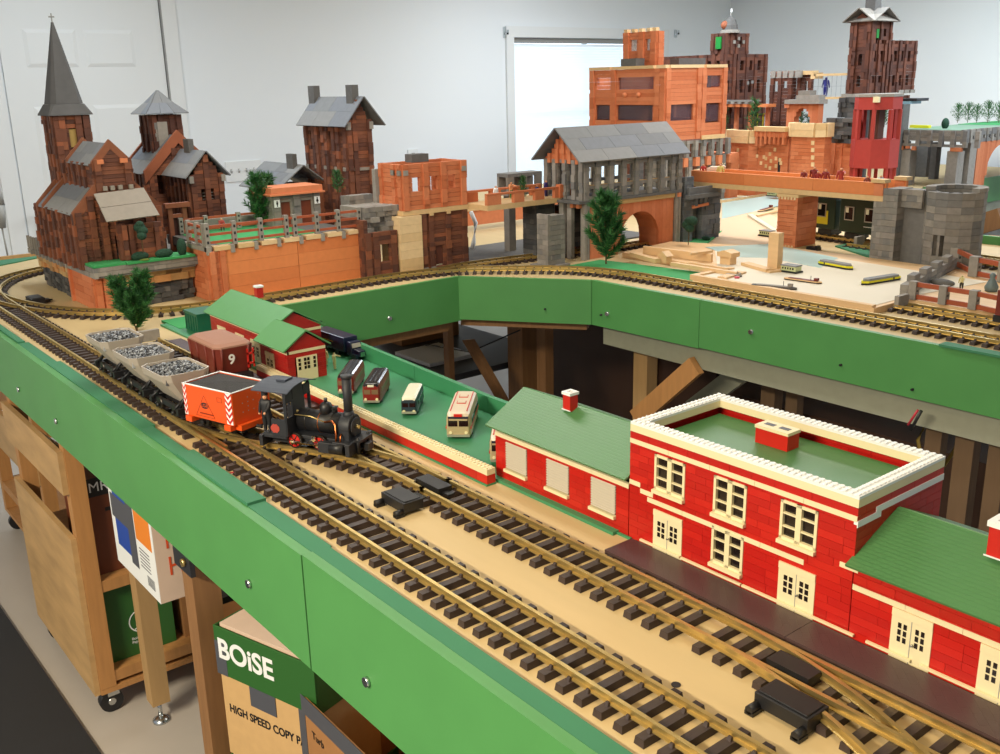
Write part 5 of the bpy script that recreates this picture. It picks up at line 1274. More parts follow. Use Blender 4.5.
# ---- fenced terrace
tX, tY0, tY1 = -2.700, 1.090, 1.600
te = thing('terrace_wall', 'big bright orange board retaining wall with grey capping', 'toy retaining wall', (tX, tY0, 0))
mb = MB()
for j in range(2):
    for i in range(4):
        a0 = tY0+.048+j*.231; za = .0005+i*.0365; mb.box((tX-.012, a0+.0005, za), (tX, a0+.230, za+.0360))
mb.build('large_boards', ORANGL, te)
mb = MB(); facade(mb, (tX, tY0), (0, 1), (1, 0), .048, .0005, .1465, [.008, .040], ch=.0165, pw=.016); facade(mb, (tX-.155, tY0), (1, 0), (0, -1), .155, .0005, .1465, [.012, .145], ch=.0165, plank=.08); mb.build('orange_blocks', ORANGE, te)
mb = MB(); 
for i in range(7):
    a0 = tY0+.012+i*.073; mb.box((tX-.03, a0+.006, .147), (tX+.003, a0+.066, .1595))
mb.build('cream_capping', CREAMB, te)
mb = MB(); mb.box((tX-.17, tY0-.006, .147), (tX-.0, tY0+.012, .1595)); mb.box((tX-.16, tY1-.012, .147), (tX-.031, tY1, .1595))
for i in range(8): a0 = tY0+i*.073; mb.box((tX-.012, a0-.006, .138), (tX+.006, a0+.0055, .1605))
mb.build('grey_capping', GREY, te)
MB().box((tX-.365, tY0+.02, .130), (tX-.031, tY1-.013, .158)).build('terrace_floor', DGREY, te)
MB().box((tX-.36, tY0+.05, .1582), (tX-.04, tY1-.14, .1592)).build('green_patch', LAWN, te)
def fence_post(mb, x, y, z, h, w_=.013, hole=0):
    mb.box((x-w_/2, y-w_/2, z), (x+w_/2, y+w_/2, z+h))
    for k in range(3): mb.box((x+w_/2-.0002, y-w_*.22, z+h*(.12+.3*k)), (x+w_/2+.0004, y+w_*.22, z+h*(.12+.3*k)+h*.12), 1)
def rail_fence(label, pts, z, h, n_rails=3, pm=GREY, rm=None, w_=.013, rh=.007, split=True):
    t = thing('rail_fence', label, 'toy fence', (pts[0][0], pts[0][1], z))
    for x, y in pts:
        mb = MB(); fence_post(mb, x, y, z, h, w_); mb.build('post', [pm, BLACK], t)
    for k in range(n_rails):
        for (xa, ya), (xb, yb) in zip(pts, pts[1:]):
            zz = z+h*(.16+.68*k/max(1, n_rails-1)); d = Vector((xb-xa, yb-ya, 0)); L = d.length; d.normalize()
            if L > .12 and not split: continue
            mb = MB(); mb.ctr(((xa+xb)/2, (ya+yb)/2, zz), (L-w_, .006, rh), 0, math.atan2(d.y, d.x)); mb.build('rail', rm or FRAIL, t)
    return t
FRAIL = mat('red brown fence rail', (168, 84, 52), .6, noise=.08)
zf = .1606
rail_fence('grey posted fence with red brown rails along the top of the big orange wall', [(tX-.008, tY0+.003+i*.0825) for i in range(4)]+[(tX-.008, tY0+.003+.247+.028)]+[(tX-.008, tY0+.278+i*.074) for i in range(1, 4)], zf, .066)
rail_fence('grey posted fence with red brown rails on the left side of the terrace', [(tX-.140, tY0+.003), (tX-.075, tY0+.003), (tX-.025, tY0+.003)], zf, .064)
rail_fence('grey posted fence with red brown rails at the back of the terrace', [(-3.02, 1.14), (-3.02, 1.22), (-3.02, 1.33), (-3.02, 1.43)], zf, .050, 2)
solo(MB().box((-3.10, 1.16, .158), (-3.06, 1.50, .192)), 'grey_block_wall', GREY, 'low grey block wall behind the rear terrace fence', 'toy wall', (-3.1, 1.16, .158))
# stone steps of grey blocks at the right end of the terrace
gb_ = thing('grey_block_stack', 'jumbled grey block bastion between the fenced terrace and the orange gatehouse', 'toy wall', (-2.76, 1.60, .13))
mb = MB(); rockface(mb, (-2.700, 1.602), (0, 1), (1, 0), .135, .145, .225, cw=.026, chh=.0155, jut=.020); mb.box((-2.84, 1.602, .145), (-2.73, 1.735, .222)); rockface(mb, (-2.83, 1.63), (0, 1), (1, 0), .09, .159, .250, cw=.026, chh=.016, jut=.01); mb.box((-2.90, 1.64, .159), (-2.86, 1.72, .245)); mb.build('blocks', GREY, gb_)
# ---- restroom hut
rr = thing('toy_restroom', 'small grey hut with two brown doors, orange flat roof and restroom signs', 'toy hut', (-2.95, 1.41, .1595))
rx_, ra, rb = -2.95, 1.418, 1.590; zr0 = .1596
mb = MB(); facade(mb, (rx_, ra), (0, 1), (1, 0), rb-ra, zr0, .258, [.014, .086, .158], [(.028, .066, zr0, .242), (.10, .142, zr0, .242)], ch=.012, pw=.022); facade(mb, (rx_-.10, ra), (1, 0), (0, -1), .10, zr0, .258, [.014], ch=.012); facade(mb, (rx_-.10, rb), (1, 0), (0, 1), .10, zr0, .258, ch=.012); mb.build('wall', GREY, rr)
mb = MB(); mb.box((rx_-.11, ra-.012, .2585), (rx_+.018, rb+.012, .264)); mb.box((rx_-.105, ra-.006, .264), (rx_+.012, rb+.006, .283)); mb.build('roof_slab', ORANGE, rr)
DOORB = mat('brown hut door', (122, 60, 38), .5)
for a, b in ((ra+.030, ra+.064), (ra+.102, ra+.140)):
    f = MB().box((rx_-.008, a, zr0), (rx_-.004, b, .236)).build('door', DOORB, rr)
    mb = MB(); mb.box((rx_-.006, a-.004, .2365), (rx_+.002, b+.004, .2445)); mb.box((rx_-.006, a-.005, zr0), (rx_+.001, a, .2364)); mb.box((rx_-.006, b, zr0), (rx_+.001, b+.005, .2364)); mb.build('door_frame', TANSL, rr)
for yc, wv in ((ra+.014, 0), (ra+.158, 1)):
    s = MB().box((rx_+.007, yc-.010, .222), (rx_+.009, yc+.010, .246)).build('restroom_sign', WHITEP, rr)
    mb = MB(); mb.sphere((rx_+.0094, yc, .2415), .0022, sc=(.3, 1, 1), n=6)
    if wv: mb.prism([(rx_+.009, yc-.0052, .2295), (rx_+.009, yc+.0052, .2295), (rx_+.009, yc+.0018, .239), (rx_+.009, yc-.0018, .239)], (.0006, 0, 0))
    else: mb.box((rx_+.009, yc-.0032, .2315), (rx_+.0096, yc+.0032, .239))
    mb.box((rx_+.009, yc-.0019, .2245), (rx_+.0096, yc-.0004, .2320)); mb.box((rx_+.009, yc+.0004, .2245), (rx_+.0096, yc+.0019, .2320)); mb.build('sign_figure', BLACK, s)
# ---- tall house with two chimneys
X = -3.15; th = thing('toy_house', 'tall brown three-storey house with two chimneys and grey roof', 'toy house', (X, 1.82, .13))
py = lambda x, y: PX(x, y, X)
ge0, ge1, gp = py(343.1, 125), py(379.3, 121.8), py(360, 99)
ya, yb = py(346.2, 126)[1], py(371, 122)[1]; ze, zr = .462, .545
xl = PY(304.5, 124, ya)[0]
W_ = yb-ya
tr5 = lambda zm: (0, W_) if zm < ze else ((zm-ze)/(zr-ze)*W_/2, W_-(zm-ze)/(zr-ze)*W_/2)
mb = MB(); facade(mb, (X, ya), (0, 1), (1, 0), W_, .0005, zr, [.009, W_*.30, W_-.010], [], ch=.0135, pw=.018, tri=tr5)
LL = X-xl; pp = [.01]+[LL*f for f in (.22, .30, .45, .53, .70, .80)]+[LL-.01]
facade(mb, (xl, ya), (1, 0), (0, -1), LL, .0005, ze, pp, [(LL*f0, LL*f1, a, b) for f0, f1 in ((.12, .18), (.36, .42), (.58, .66)) for a, b in ((.37, .43), (.23, .28))], ch=.0135, pw=.02)
facade(mb, (xl, yb), (1, 0), (0, 1), LL, .0005, ze, [.01], ch=.0135); facade(mb, (xl, ya), (0, 1), (-1, 0), W_, .0005, ze, ch=.0135); mb.build('wall', BROWN, th)
mb = MB(); mb.box((X-.002, ya+.02, .298), (X+.0035, yb-.012, .309))
for f in (.0, .22, .45, .70, .9): mb.box((xl+LL*f, ya-.007, .298), (xl+LL*f+.02, ya-.002, .311))
mb.build('grey_band', TANSL, th)
mb = MB(); gable(mb, xl-.03, X+.024, ge0[1]-.006, ge1[1]+.010, ze-.010, zr+.008, 'x', 2, 3, .004); mb.build('roof', SLATE, th)
for px_ in (313.5, 351.5):
    p = PY(px_, 96, (ya+yb)/2+.0); MB().box((p[0]-.022, (ya+yb)/2-.010, zr-.015), (p[0]+.022, (ya+yb)/2+.016, zr+.050)).build('chimney', DGREY, th)
mb = MB(); mb.box((X, ya-.002, ze-.02), (X+.012, ya+.012, ze+.006)); mb.box((X, yb-.012, ze-.02), (X+.012, yb+.002, ze+.006)); mb.build('eave_bracket', GREY, th)
# ---- low grey roof behind
X = -3.35; lr = thing('toy_house', 'low house showing only its grey roof and one chimney behind the restroom hut', 'toy house', (X, 1.75, .13))
A, B2 = PX(306, 185, X), PX(283, 163, X)
p = PX(290, 163, X); q2 = PX(305, 168, X)
mb = MB(); gable(mb, X-.30, X+.02, p[1]-.07, p[1]+.16, q2[2]-.075, q2[2]+.01, 'x', 3, 4, .004); mb.build('roof', SLATE, lr)
MB().box((X-.26, p[1]-.05, .0005), (X, p[1]+.14, q2[2]-.07)).build('wall', BROWN, lr)
p2 = PX(296, 160, X+.0); MB().box((X-.07, p2[1]-.004, p2[2]-.05), (X-.02, p2[1]+.014, p2[2]+.020)).build('chimney', DGREY, lr)
# ---- orange gatehouse
GX = -2.66; gt = thing('toy_gatehouse', 'bright orange box gatehouse with three small windows on a brown and cream base', 'toy gatehouse', (GX, 1.72, 0))
mb = MB(); facade(mb, (GX, 1.580), (0, 1), (1, 0), .120, .0005, .150, [.010, .038, .105], [(.055, .090, .050, .108)], ch=.0135, pw=.019); mb.box((GX-.012, 1.635, .030), (GX, 1.668, .049))
facade(mb, (GX, 1.790), (0, 1), (1, 0), .185, .0005, .190, [.010, .040, .108, .175], [(.056, .088, .02, .082)], ch=.0135, pw=.018)
facade(mb, (GX-.17, 1.580), (1, 0), (0, -1), .17, .0005, .19, [.01, .16], ch=.0135); facade(mb, (GX-.17, 1.975), (1, 0), (0, 1), .17, .0005, .19, [.01, .16], ch=.0135); mb.build('brown_base', BROWN, gt)
mb = MB()
for i in range(7): mb.box((GX-.10, 1.702, .0005+i*.027), (GX+.014, 1.786, .0270+i*.027))
mb.build('cream_pier', CREAMB, gt)
MB().box((GX-.010, 1.848, .02), (GX-.005, 1.876, .082)).build('door', mat('dark brown plank door', (92, 48, 34), .7), gt)
mb = MB()
for y in (1.586, 1.80, 1.83, 1.90, 1.95, 1.682): mb.box((GX, y-.008, .0005), (GX+.008, y+.010, .016))
mb.build('grey_footings', GREY, gt)
mb = MB()
for y in (1.830, 1.898): mb.box((GX+.002, y-.007, .183), (GX+.010, y+.007, .194))
mb.build('cream_corbels', CREAMB, gt)
oy0, oy1, oz0, oz1 = 1.728, 1.978, .2055, .350
mb = MB(); mb.box((GX-.15, oy0-.006, .1905), (GX+.006, oy1+.004, .2050)); mb.build('cream_floor', CREAMB, gt)
mb = MB(); Lx = .13
hy = [(.038, .066, .265, .312), (.108, .136, .265, .312), (.178, .206, .265, .312)]
facade(mb, (GX, oy0), (0, 1), (1, 0), .250, oz0, oz1, [.010, .088, .158, .238], hy, ch=.0145, pw=.020)
facade(mb, (GX-Lx, oy0), (1, 0), (0, -1), Lx, oz0, oz1, [.010, .085, .120], [], ch=.0145, pw=.018); facade(mb, (GX-Lx, oy1), (1, 0), (0, 1), Lx, oz0, oz1, [.01, .12], ch=.0145); facade(mb, (GX-Lx, oy0), (0, 1), (-1, 0), .25, oz0, oz1, [.01, .24], [(.038, .20, .255, .32)], ch=.0145); mb.build('orange_walls', ORANGE, gt)
mb = MB()
for y in (oy0+.010, oy0+.238): mb.box((GX+.003, y-.009, .316), (GX+.0085, y+.009, .332))
for x in (-.045, -.008): mb.box((GX+x-.009, oy0-.0085, .316), (GX+x+.009, oy0-.003, .332))
mb.build('grey_blocks', GREY, gt)
MB().box((GX-.08, 1.795, .3505), (GX-.04, 1.86, .376)).build('roof_block', DGREY, gt)
mb = MB(); mb.box((GX-.16, oy0-.012, .20), (GX-.14, oy0+.006, .33)); mb.build('grey_post', GREY, gt)
solo(MB().sphere((-2.615, 1.625, .008), .016, sc=(1, 1.2, .55)), 'toy_bush', SCRUB, 'small blue green bush at the foot of the brown base below the grey bastion', 'toy bush', (-2.615, 1.625, 0))
# ---- wooden footbridge with orange parapets
fb = thing('toy_footbridge', 'cream plank footbridge with low orange parapets between gatehouse and train shed', 'toy bridge', (-2.55, 1.98, .19))
A, B2 = PX(467, 209.5, -2.565), PX(562, 206.5, -2.565)
y0b, y1b = 1.984, 2.325
bz = .1905
MB().box((-2.69, y0b, bz), (-2.555, y1b, bz+.017)).build('deck_board', CREAMB, fb)
mb = MB(); zz = bz+.0173
for X0 in (-2.563, -2.688):
    for f0, f1 in ((.0, .17), (.33, .46), (.60, .72), (.86, 1.0)): mb.box((X0-.006, y0b+(y1b-y0b)*f0, zz), (X0+.008, y0b+(y1b-y0b)*f1, zz+.030))
    mb.box((X0-.006, y0b, zz+.0305), (X0+.008, y1b, zz+.037))
mb.box((-2.57, y1b-.03, zz), (-2.548, y1b+.02, zz+.044)); mb.build('orange_parapet', ORANGE, fb)
p = thing('toy_pier', 'grey block pier below the right end of the footbridge', 'toy pier', (-2.42, 2.12, 0))
mb = MB(); rx0, ry0 = -2.475, 2.125
facade(mb, (rx0, ry0), (1, 0), (0, -1), .055, .010, .176, [], ch=.0165, plank=.03); facade(mb, (rx0+.055, ry0), (0, 1), (1, 0), .075, .010, .172, [], ch=.0165, plank=.04); mb.box((rx0+.002, ry0+.002, .010), (rx0+.053, ry0+.073, .170)); mb.box((rx0-.02, ry0-.014, .0003), (rx0+.070, ry0+.085, .0095)); mb.build('blocks', GREY, p)
for nm, x, y, w_, lab in (('toy_pier', -2.66, 2.22, .085, 'dark grey block pier under the middle of the footbridge'), ('toy_pier', -2.70, 2.42, .07, 'dark grey board pier behind the footbridge beside the train shed')):
    mb = MB(); facade(mb, (x, y), (1, 0), (0, -1), .07, .0125, .19, [], ch=.018, plank=.04); facade(mb, (x+.07, y), (0, 1), (1, 0), w_, .0125, .19, [], ch=.018, plank=.05); mb.box((x+.002, y+.002, .0125), (x+.068, y+w_-.002, .1895)); solo(mb, nm, DGREY, lab, 'toy pier', (x, y, .0125))
solo(MB().box((-2.80, 1.99, .0003), (-2.59, 2.62, .012)), 'grey_paving', DGREY, 'dark grey paving slab under the footbridge', 'toy paving', (-2.8, 1.99, 0)) if False else None
solo(MB().box((-2.95, 1.98, .0003), (-2.67, 2.9, .006)), 'grey_paving', DGREY, 'dark grey paving slab on the deck under the footbridge', 'toy paving', (-2.95, 1.98, .0003))
# white pipe and far orange wall seen below the footbridge
fw_ = thing('toy_wall', 'far orange board wall with cream capping seen under the footbridge', 'toy wall', (-3.35, 2.4, 0))
A, B2 = PX(430, 231, -3.3), PX(505, 222, -3.3)
MB().box((-3.31, 2.35, A[2]), (-3.30, 3.0, A[2]+.06)).build('orange_boards', ORANGE, fw_)
MB().box((-3.33, 2.35, A[2]+.0605), (-3.295, 3.0, A[2]+.085)).build('cream_capping', CREAMB, fw_)
MB().box((-3.315, 2.352, .0003), (-3.302, 2.40, A[2]-.0003)).build('support', ORANGE, fw_)
MB().box((-3.315, 2.9, .0003), (-3.302, 2.95, A[2]-.0003)).build('support', ORANGE, fw_)
a, b = PX(471, 212, -2.9), PX(474, 255, -2.9)
solo(MB().tube([(a[0], a[1], a[2]), (a[0], a[1]+.02, a[2]*.7), (a[0], b[1], .03), (a[0], b[1]-.01, .002)], .008, 8), 'white_pipe', TRIMW, 'white cable hanging behind the gatehouse under the footbridge', 'cable', (a[0], b[1]-.01, 0))
# ================================================================== train shed with arch
sh_ = thing('toy_train_shed', 'timbered shed with long slate roof, grey arcade and big orange arch below', 'toy train shed', (-2.45, 2.33, 0))
SX, SY0, SY1 = -2.452, 2.315, 2.800
# arch wall (orange boards) with opening
yc, ar = 2.590, .102; y_a, y_b = 2.345, 2.765
mb = MB(); n = 22
for i in range(n):
    a0, a1 = y_a+(y_b-y_a)*i/n, y_a+(y_b-y_a)*(i+1)/n; am = (a0+a1)/2; d = abs(am-yc)
    zb_ = .0005 if d >= ar else .040+math.sqrt(max(0, ar*ar-d*d))
    za = [(.0005 if abs(q-yc) >= ar-.001 else .040+math.sqrt(max(0, ar*ar-(q-yc)**2))) for q in (a0, a1)]
    if d >= ar: za = [.0005, .0005]
    mb.hexa([(SX-.012, a0+.0002, za[0]), (SX, a0+.0002, za[0]), (SX, a1-.0002, za[1]), (SX-.012, a1-.0002, za[1]), (SX-.012, a0+.0002, .1765), (SX, a0+.0002, .1765), (SX, a1-.0002, .1765), (SX-.012, a1-.0002, .1765)])
mb.build('orange_arch_wall', ORANGE, sh_)
mb = MB()
for i in range(10):
    a0, a1 = PI*i/10, PI*(i+1)/10; P = [(yc+ar*math.cos(q), .040+ar*math.sin(q)) for q in (a0, a1)]
    mb.hexa([(SX-.10, P[1][0], P[1][1]), (SX-.012, P[1][0], P[1][1]), (SX-.012, P[0][0], P[0][1]), (SX-.10, P[0][0], P[0][1]), (SX-.10, P[1][0], P[1][1]+.006), (SX-.012, P[1][0], P[1][1]+.006), (SX-.012, P[0][0], P[0][1]+.006), (SX-.10, P[0][0], P[0][1]+.006)])
for y in (yc-ar-.006, yc+ar): mb.box((SX-.10, y, .0005), (SX-.012, y+.006, .046))
mb.build('arch_lining', ORANGE, sh_)
mb = MB(); facade(mb, (SX-.19, y_a), (0, 1), (1, 0), .345, .0005, .17, [.05, .12, .2], ch=.0165); mb.build('inner_wall', BROWN, sh_)
mb = MB(); facade(mb, (SX-.06, y_a+.04), (0, 1), (1, 0), .19, .0005, .055, [], ch=.011, plank=.02); mb.build('inner_low_wall', DGREY, sh_)
mb = MB(); mb.box((SX-.012, y_a, .177), (SX+.006, y_b, .1925)); mb.build('cream_beam', mat('tan beam board', (186, 150, 96), .7, noise=.05), sh_)
mb = MB(); mb.box((-2.64, SY0-.03, .193), (SX+.010, SY1, .2020)); mb.build('grey_floor', DGREY, sh_)
mb = MB()
for y, d in ((2.312, 0), (2.328, -.004), (2.772, 0), (2.79, -.004)): mb.box((SX-.012+d, y, .0005), (SX+.008+d, y+.011, .192))
for x in (-2.52, -2.56, -2.62): mb.box((x, 2.30, .0005), (x+.022, 2.315, .192))
mb.build('grey_pilasters', GREY, sh_)
mb = MB()
for x in (-2.47, -2.50): mb.box((x, 2.296, .178), (x+.014, 2.310, .192))
mb.box((SX+.004, 2.775, .178), (SX+.014, 2.79, .192)); mb.build('orange_corbels', ORANGE, sh_)
ze, zr = .330, .438; ex1, ex0 = SX+.022, -2.672
mb = MB(); n = 8; y = SY0; posts = []
segs = [0, .125, .25, .375, .5, .56, .68, .80, .985]
posts = [.010, .062, .125, .188, .250, .318, .380, .440, .476]
hol = []
for a, b in zip(posts, posts[1:]): hol += [(a+.014, b-.014, .212, .238), (a+.014, b-.014, .256, .315)]
facade(mb, (SX, SY0), (0, 1), (1, 0), SY1-SY0, .2025, .335, posts, hol, ch=.0125, pw=.020); facade(mb, (-2.65, SY0), (0, 1), (-1, 0), SY1-SY0, .2025, .335, posts, hol, ch=.0125, pw=.020)
facade(mb, (-2.65, SY0), (1, 0), (0, -1), .198, .2025, .335, [.010, .055, .105, .150, .188], [(.02, .045, .21, .32), (.066, .094, .21, .32), (.116, .140, .21, .32), (.16, .178, .21, .32)], ch=.0125, pw=.018); mb.build('grey_arcade', GREY, sh_)
mb = MB()
for a, b in zip(posts, posts[1:]): mb.box((SX-.010, SY0+a+.011, .2415), (SX-.0005, SY0+b-.011, .252))
mb.build('cream_sills', CREAMB if False else MATS['tan beam board'], sh_)
mb = MB(); xm = (ex0+ex1)/2
tr6 = lambda zm: ((zm-.318)/(zr-.318)*.099, .198-(zm-.318)/(zr-.318)*.099)
facade(mb, (-2.65, SY0), (1, 0), (0, -1), .198, .322, .418, [.03, .07, .10, .13, .17], [], ch=.016, pw=.014, tri=tr6); mb.box((SX-.012, SY0, .3355), (SX-.002, SY1, .342)); mb.box((-2.646, SY0, .3355), (-2.636, SY1, .342)); mb.build('orange_gable', ORANGE, sh_)
mb = MB(); gable(mb, ex0, ex1, SY0-.042, SY1+.022, ze, zr, 'y', 3, 4, .005); mb.build('slate_roof', SLATE, sh_)
solo(MB().box((-2.80, 2.22, .205), (-2.74, 2.38, .215)).box((-2.80, 2.22, .215), (-2.79, 2.38, .27)).box((-2.75, 2.22, .215), (-2.74, 2.25, .27)).box((-2.75, 2.29, .215), (-2.74, 2.31, .27)).box((-2.75, 2.35, .215), (-2.74, 2.38, .27)).box((-2.80, 2.22, .27), (-2.74, 2.38, .282)).box((-2.79, 2.24, .0003), (-2.76, 2.27, .2049)), 'grey_balcony', GREY, 'small grey arched balcony at the left of the train shed', 'toy balcony', (-2.8, 2.22, .205))
# ---- blue grey ruin right of the shed
ru = thing('toy_gate_ruin', 'blue grey block gateway with corbels and an orange lintel right of the shed', 'toy gateway', (-2.45, 2.815, 0))
mb = MB(); BLG = pal('blue grey blocks', [(98, 102, 106), (86, 90, 96), (110, 112, 114), (92, 94, 94)], .85)
facade(mb, (-2.445, 2.815), (0, 1), (1, 0), .050, .0005, .245, [], ch=.0155, plank=.03); facade(mb, (-2.445, 2.865), (0, 1), (1, 0), .075, .135, .190, [.01, .037, .065], ch=.0155, pw=.014)
rockface(mb, (-2.455, 2.925), (0, 1), (1, 0), .105, .0005, .190, cw=.035, chh=.019, jut=.008); facade(mb, (-2.52, 2.815), (1, 0), (0, -1), .075, .0005, .245, [], ch=.0155, plank=.04); mb.box((-2.52, 2.818, .0005), (-2.457, 2.862, .24)); mb.box((-2.53, 2.93, .0005), (-2.48, 3.03, .186)); mb.box((-2.445, 2.820, .165), (-2.425, 3.0, .180)); mb.box((-2.445, 2.830, .180), (-2.435, 2.99, .205)); mb.build('blocks', BLG, ru)
mb = MB(); mb.hexa([(-2.45, 2.858, .128), (-2.437, 2.858, .128), (-2.437, 2.945, .133), (-2.45, 2.945, .133), (-2.45, 2.858, .138), (-2.437, 2.858, .138), (-2.437, 2.945, .143), (-2.45, 2.945, .143)]); mb.build('orange_lintel', ORANGE, ru)
MB().box((-2.49, 2.863, .0005), (-2.478, 2.93, .128)).build('dark_opening', DGREY, ru)
# ---- big orange office building
ob = thing('toy_office_block', 'large flat-roofed orange block building with wide dark windows', 'toy building', (-3.765, 3.6, 0))
OX0, OX1, OY0, OY1 = -3.765, -3.262, 3.60, 4.035
LILAC = mat('smoky window film', (96, 78, 92), .25)
hx = [(-3.722, -3.624, .553, .612), (-3.572, -3.338, .548, .612), (-3.727, -3.628, .405, .472), (-3.578, -3.340, .405, .472)]
hyy = [(3.640, 3.80, .398, .476), (3.885, 4.000, .388, .470), (3.890, 4.002, .552, .612)]
mb = MB(); kw = dict(ch=.0185, pw=.030, t=.02, jut=.004)
facade(mb, (OX0, OY0), (1, 0), (0, -1), OX1-OX0, .31, .640, [.015, .165, .455, .488], [(a-OX0, b-OX0, c, d) for a, b, c, d in hx], **kw)
facade(mb, (OX1, OY0), (0, 1), (1, 0), OY1-OY0, .31, .640, [.015, .235, .27, .425], [(a-OY0, b-OY0, c, d) for a, b, c, d in hyy], **kw)
facade(mb, (OX0, OY1), (1, 0), (0, 1), OX1-OX0, .31, .640, [.015, .46], [(a-OX0, b-OX0, c, d) for a, b, c, d in hx], **kw); facade(mb, (OX0, OY0), (0, 1), (-1, 0), OY1-OY0, .31, .640, [.015], [], **kw); mb.build('wall', ORANGE, ob)
mb = MB(); mb.box((OX0+.02, OY0+.02, .31), (OX1-.02, OY1-.02, .32)); mb.box((OX0+.02, OY0+.02, .49), (OX1-.02, OY1-.02, .50)); mb.build('floor_slabs', DBROWN, ob)
mb = MB()
for a, b, c, d in hx[1:]: mb.box((a, OY0+.010, c), (b, OY0+.013, d))
for a, b, c, d in hyy: mb.box((OX1-.013, a, c), (OX1-.010, b, d))
mb.build('window_panes', mat('smoky pane', (96, 76, 84), .15, alpha=.5), ob)
mb = MB()
for a, b in ((OX0-.004, OX0+.14), (OX0+.16, OX0+.43), (OX0+.45, OX1+.004)): mb.box((a, OY0-.008, .6405), (b, OY0+.022, .655))
for a, b in ((OY0+.023, OY0+.26), (OY0+.28, OY1)): mb.box((OX1-.022, a, .6405), (OX1+.008, b, .655))
mb.build('cream_cornice', CREAMB, ob)
mb = MB(); mb.box((OX1-.004, OY0+.26, .305), (OX1+.010, OY1, .325)); mb.build('cream_base', CREAMB, ob)
for x in (-3.52, -3.43): MB().sphere((x, OY0-.006, .522), .012, n=8).build('round_knob', ORANGE, ob)
mb = MB(); facade(mb, (OX1, OY0+.02), (0, 1), (1, 0), OY1-OY0-.02, .225, .304, [.02+.062*i for i in range(8)], [(.035+.062*i, .065+.062*i, .226, .285) for i in range(7)], ch=.0155, pw=.022)
facade(mb, (OX1-.01, OY0+.02), (0, 1), (1, 0), OY1-OY0-.03, .0005, .225, [.01+.085*i for i in range(6)], [(.03+.085*i, .075+.085*i, .001, .20) for i in range(5)], ch=.0155, pw=.024); facade(mb, (OX0, OY0), (1, 0), (0, -1), OX1-OX0, .0005, .304, [.02, .12, .22, .32, .42, .48], [(.04+.1*i, .1+.1*i, .001, .22) for i in range(4)], ch=.02, pw=.024); mb.build('grey_arcade', GREY, ob)
mb = MB()
for i in range(6): mb.box((OX1-.02, OY0+.05+.085*i, .180), (OX1+.010, OY0+.08+.085*i, .222))
mb.build('orange_brackets', ORANGE, ob)
# tower on roof
cxa, cxb = PY(623.5, 64, 3.68)[0], PY(656.5, 64, 3.68)[0]; W_ = cxb-cxa
ct = thing('toy_roof_turret', 'square orange turret with pale windows on the roof of the orange office block', 'toy turret', (cxa, 3.68, .641)); 
z1 = PY(640, 32, 3.68)[2]
mb = MB(); facade(mb, (cxa, 3.68), (1, 0), (0, -1), W_, .641, z1, [.02, W_*.55, W_-.02], [(W_*.20, W_*.40, z1-.085, z1-.035), (W_*.68, W_*.84, z1-.088, z1-.038)], ch=.018, pw=.034, jut=.004); facade(mb, (cxb, 3.68), (0, 1), (1, 0), .05, .641, z1, [.02], ch=.018, pw=.03); facade(mb, (cxa, 3.73), (1, 0), (0, 1), W_, .641, z1, [.02], ch=.018); facade(mb, (cxa, 3.68), (0, 1), (-1, 0), .05, .641, z1, [.02], ch=.018); mb.build('wall', ORANGE, ct)
mb = MB()
for f in (.02, .25, .47, .70, .88): mb.box((cxa+W_*f, 3.676, z1+.0003), (cxa+W_*f+.022, 3.70, z1+.016))
mb.build('battlement', CREAMB, ct)
MB().box((cxa+.03, 3.690, z1-.09), (cxb-.03, 3.693, z1-.03)).build('patterned_pane', mat('pale patterned pane', (196, 190, 190), .4, noise=.4, nscale=160), ct)
p = PY(632, 63, 3.62); solo(MB().box((p[0]-.055, 3.60, .6555), (p[0]+.045, 3.66, .690)), 'grey_block', DGREY, 'flat grey block lying on the orange roof left of the turret', 'toy block', (p[0], 3.6, .6555))
p = PX(683, 58, OX1-.2); solo(MB().box((OX1-.25, p[1]-.04, .641), (OX1-.19, p[1]+.16, .69)), 'grey_block', DGREY, 'flat grey block lying on the orange roof right of the turret', 'toy block', (OX1-.2, p[1], .641))
# ---- orange bastions with cream parapet
BY = 4.25
def bz(x, y, Y=BY): return PY(x, y, Y)
bs = thing('toy_bastion', 'two orange round-cornered bastions joined by a wall with a cream parapet', 'toy castle wall', (-3.45, BY, 0))
def bast(xa, xb, ztop_px, zc_px, Y=BY, depth=.09):
    A = bz(xa, 150, Y)[0]; B_ = bz(xb, 150, Y)[0]; zt = bz((xa+xb)/2, ztop_px, Y)[2]; zc = bz((xa+xb)/2, zc_px, Y)[2]
    cut = .035
    pts = [(A, Y+depth), (A, Y+cut), (A+cut, Y), (B_-cut, Y), (B_, Y+cut), (B_, Y+depth)]
    mb = MB(); mc = MB()
    for (x0, y0), (x1, y1) in zip(pts, pts[1:]):
        d = Vector((x1-x0, y1-y0)); L = d.length; d.normalize(); nn = (d.y, -d.x)
        facade(mb, (x0, y0), (d.x, d.y), nn, L, .0005, zc, [], ch=.0175, plank=.06, t=.02)
        facade(mc, (x0+nn[0]*.012, y0+nn[1]*.012), (d.x, d.y), nn, L, zc+.0003, zt, [], ch=(zt-zc)/2, plank=.14, t=.03)
    mb.build('orange_wall', ORANGE, bs); mc.build('cream_parapet', CREAMB, bs)
    return A, B_, zt, zc
a1 = bast(723, 754, 130, 143); a2 = bast(785, 820, 123, 137)
A, B_ = a1[1], a2[0]; zt, zc = PY(770, 126.5, BY+.03)[2], PY(770, 131, BY+.03)[2]
mb = MB(); facade(mb, (A, BY+.03), (1, 0), (0, -1), B_-A, .0005, zc, [], ch=.0175, plank=.05); mb.build('curtain_wall', ORANGE, bs)
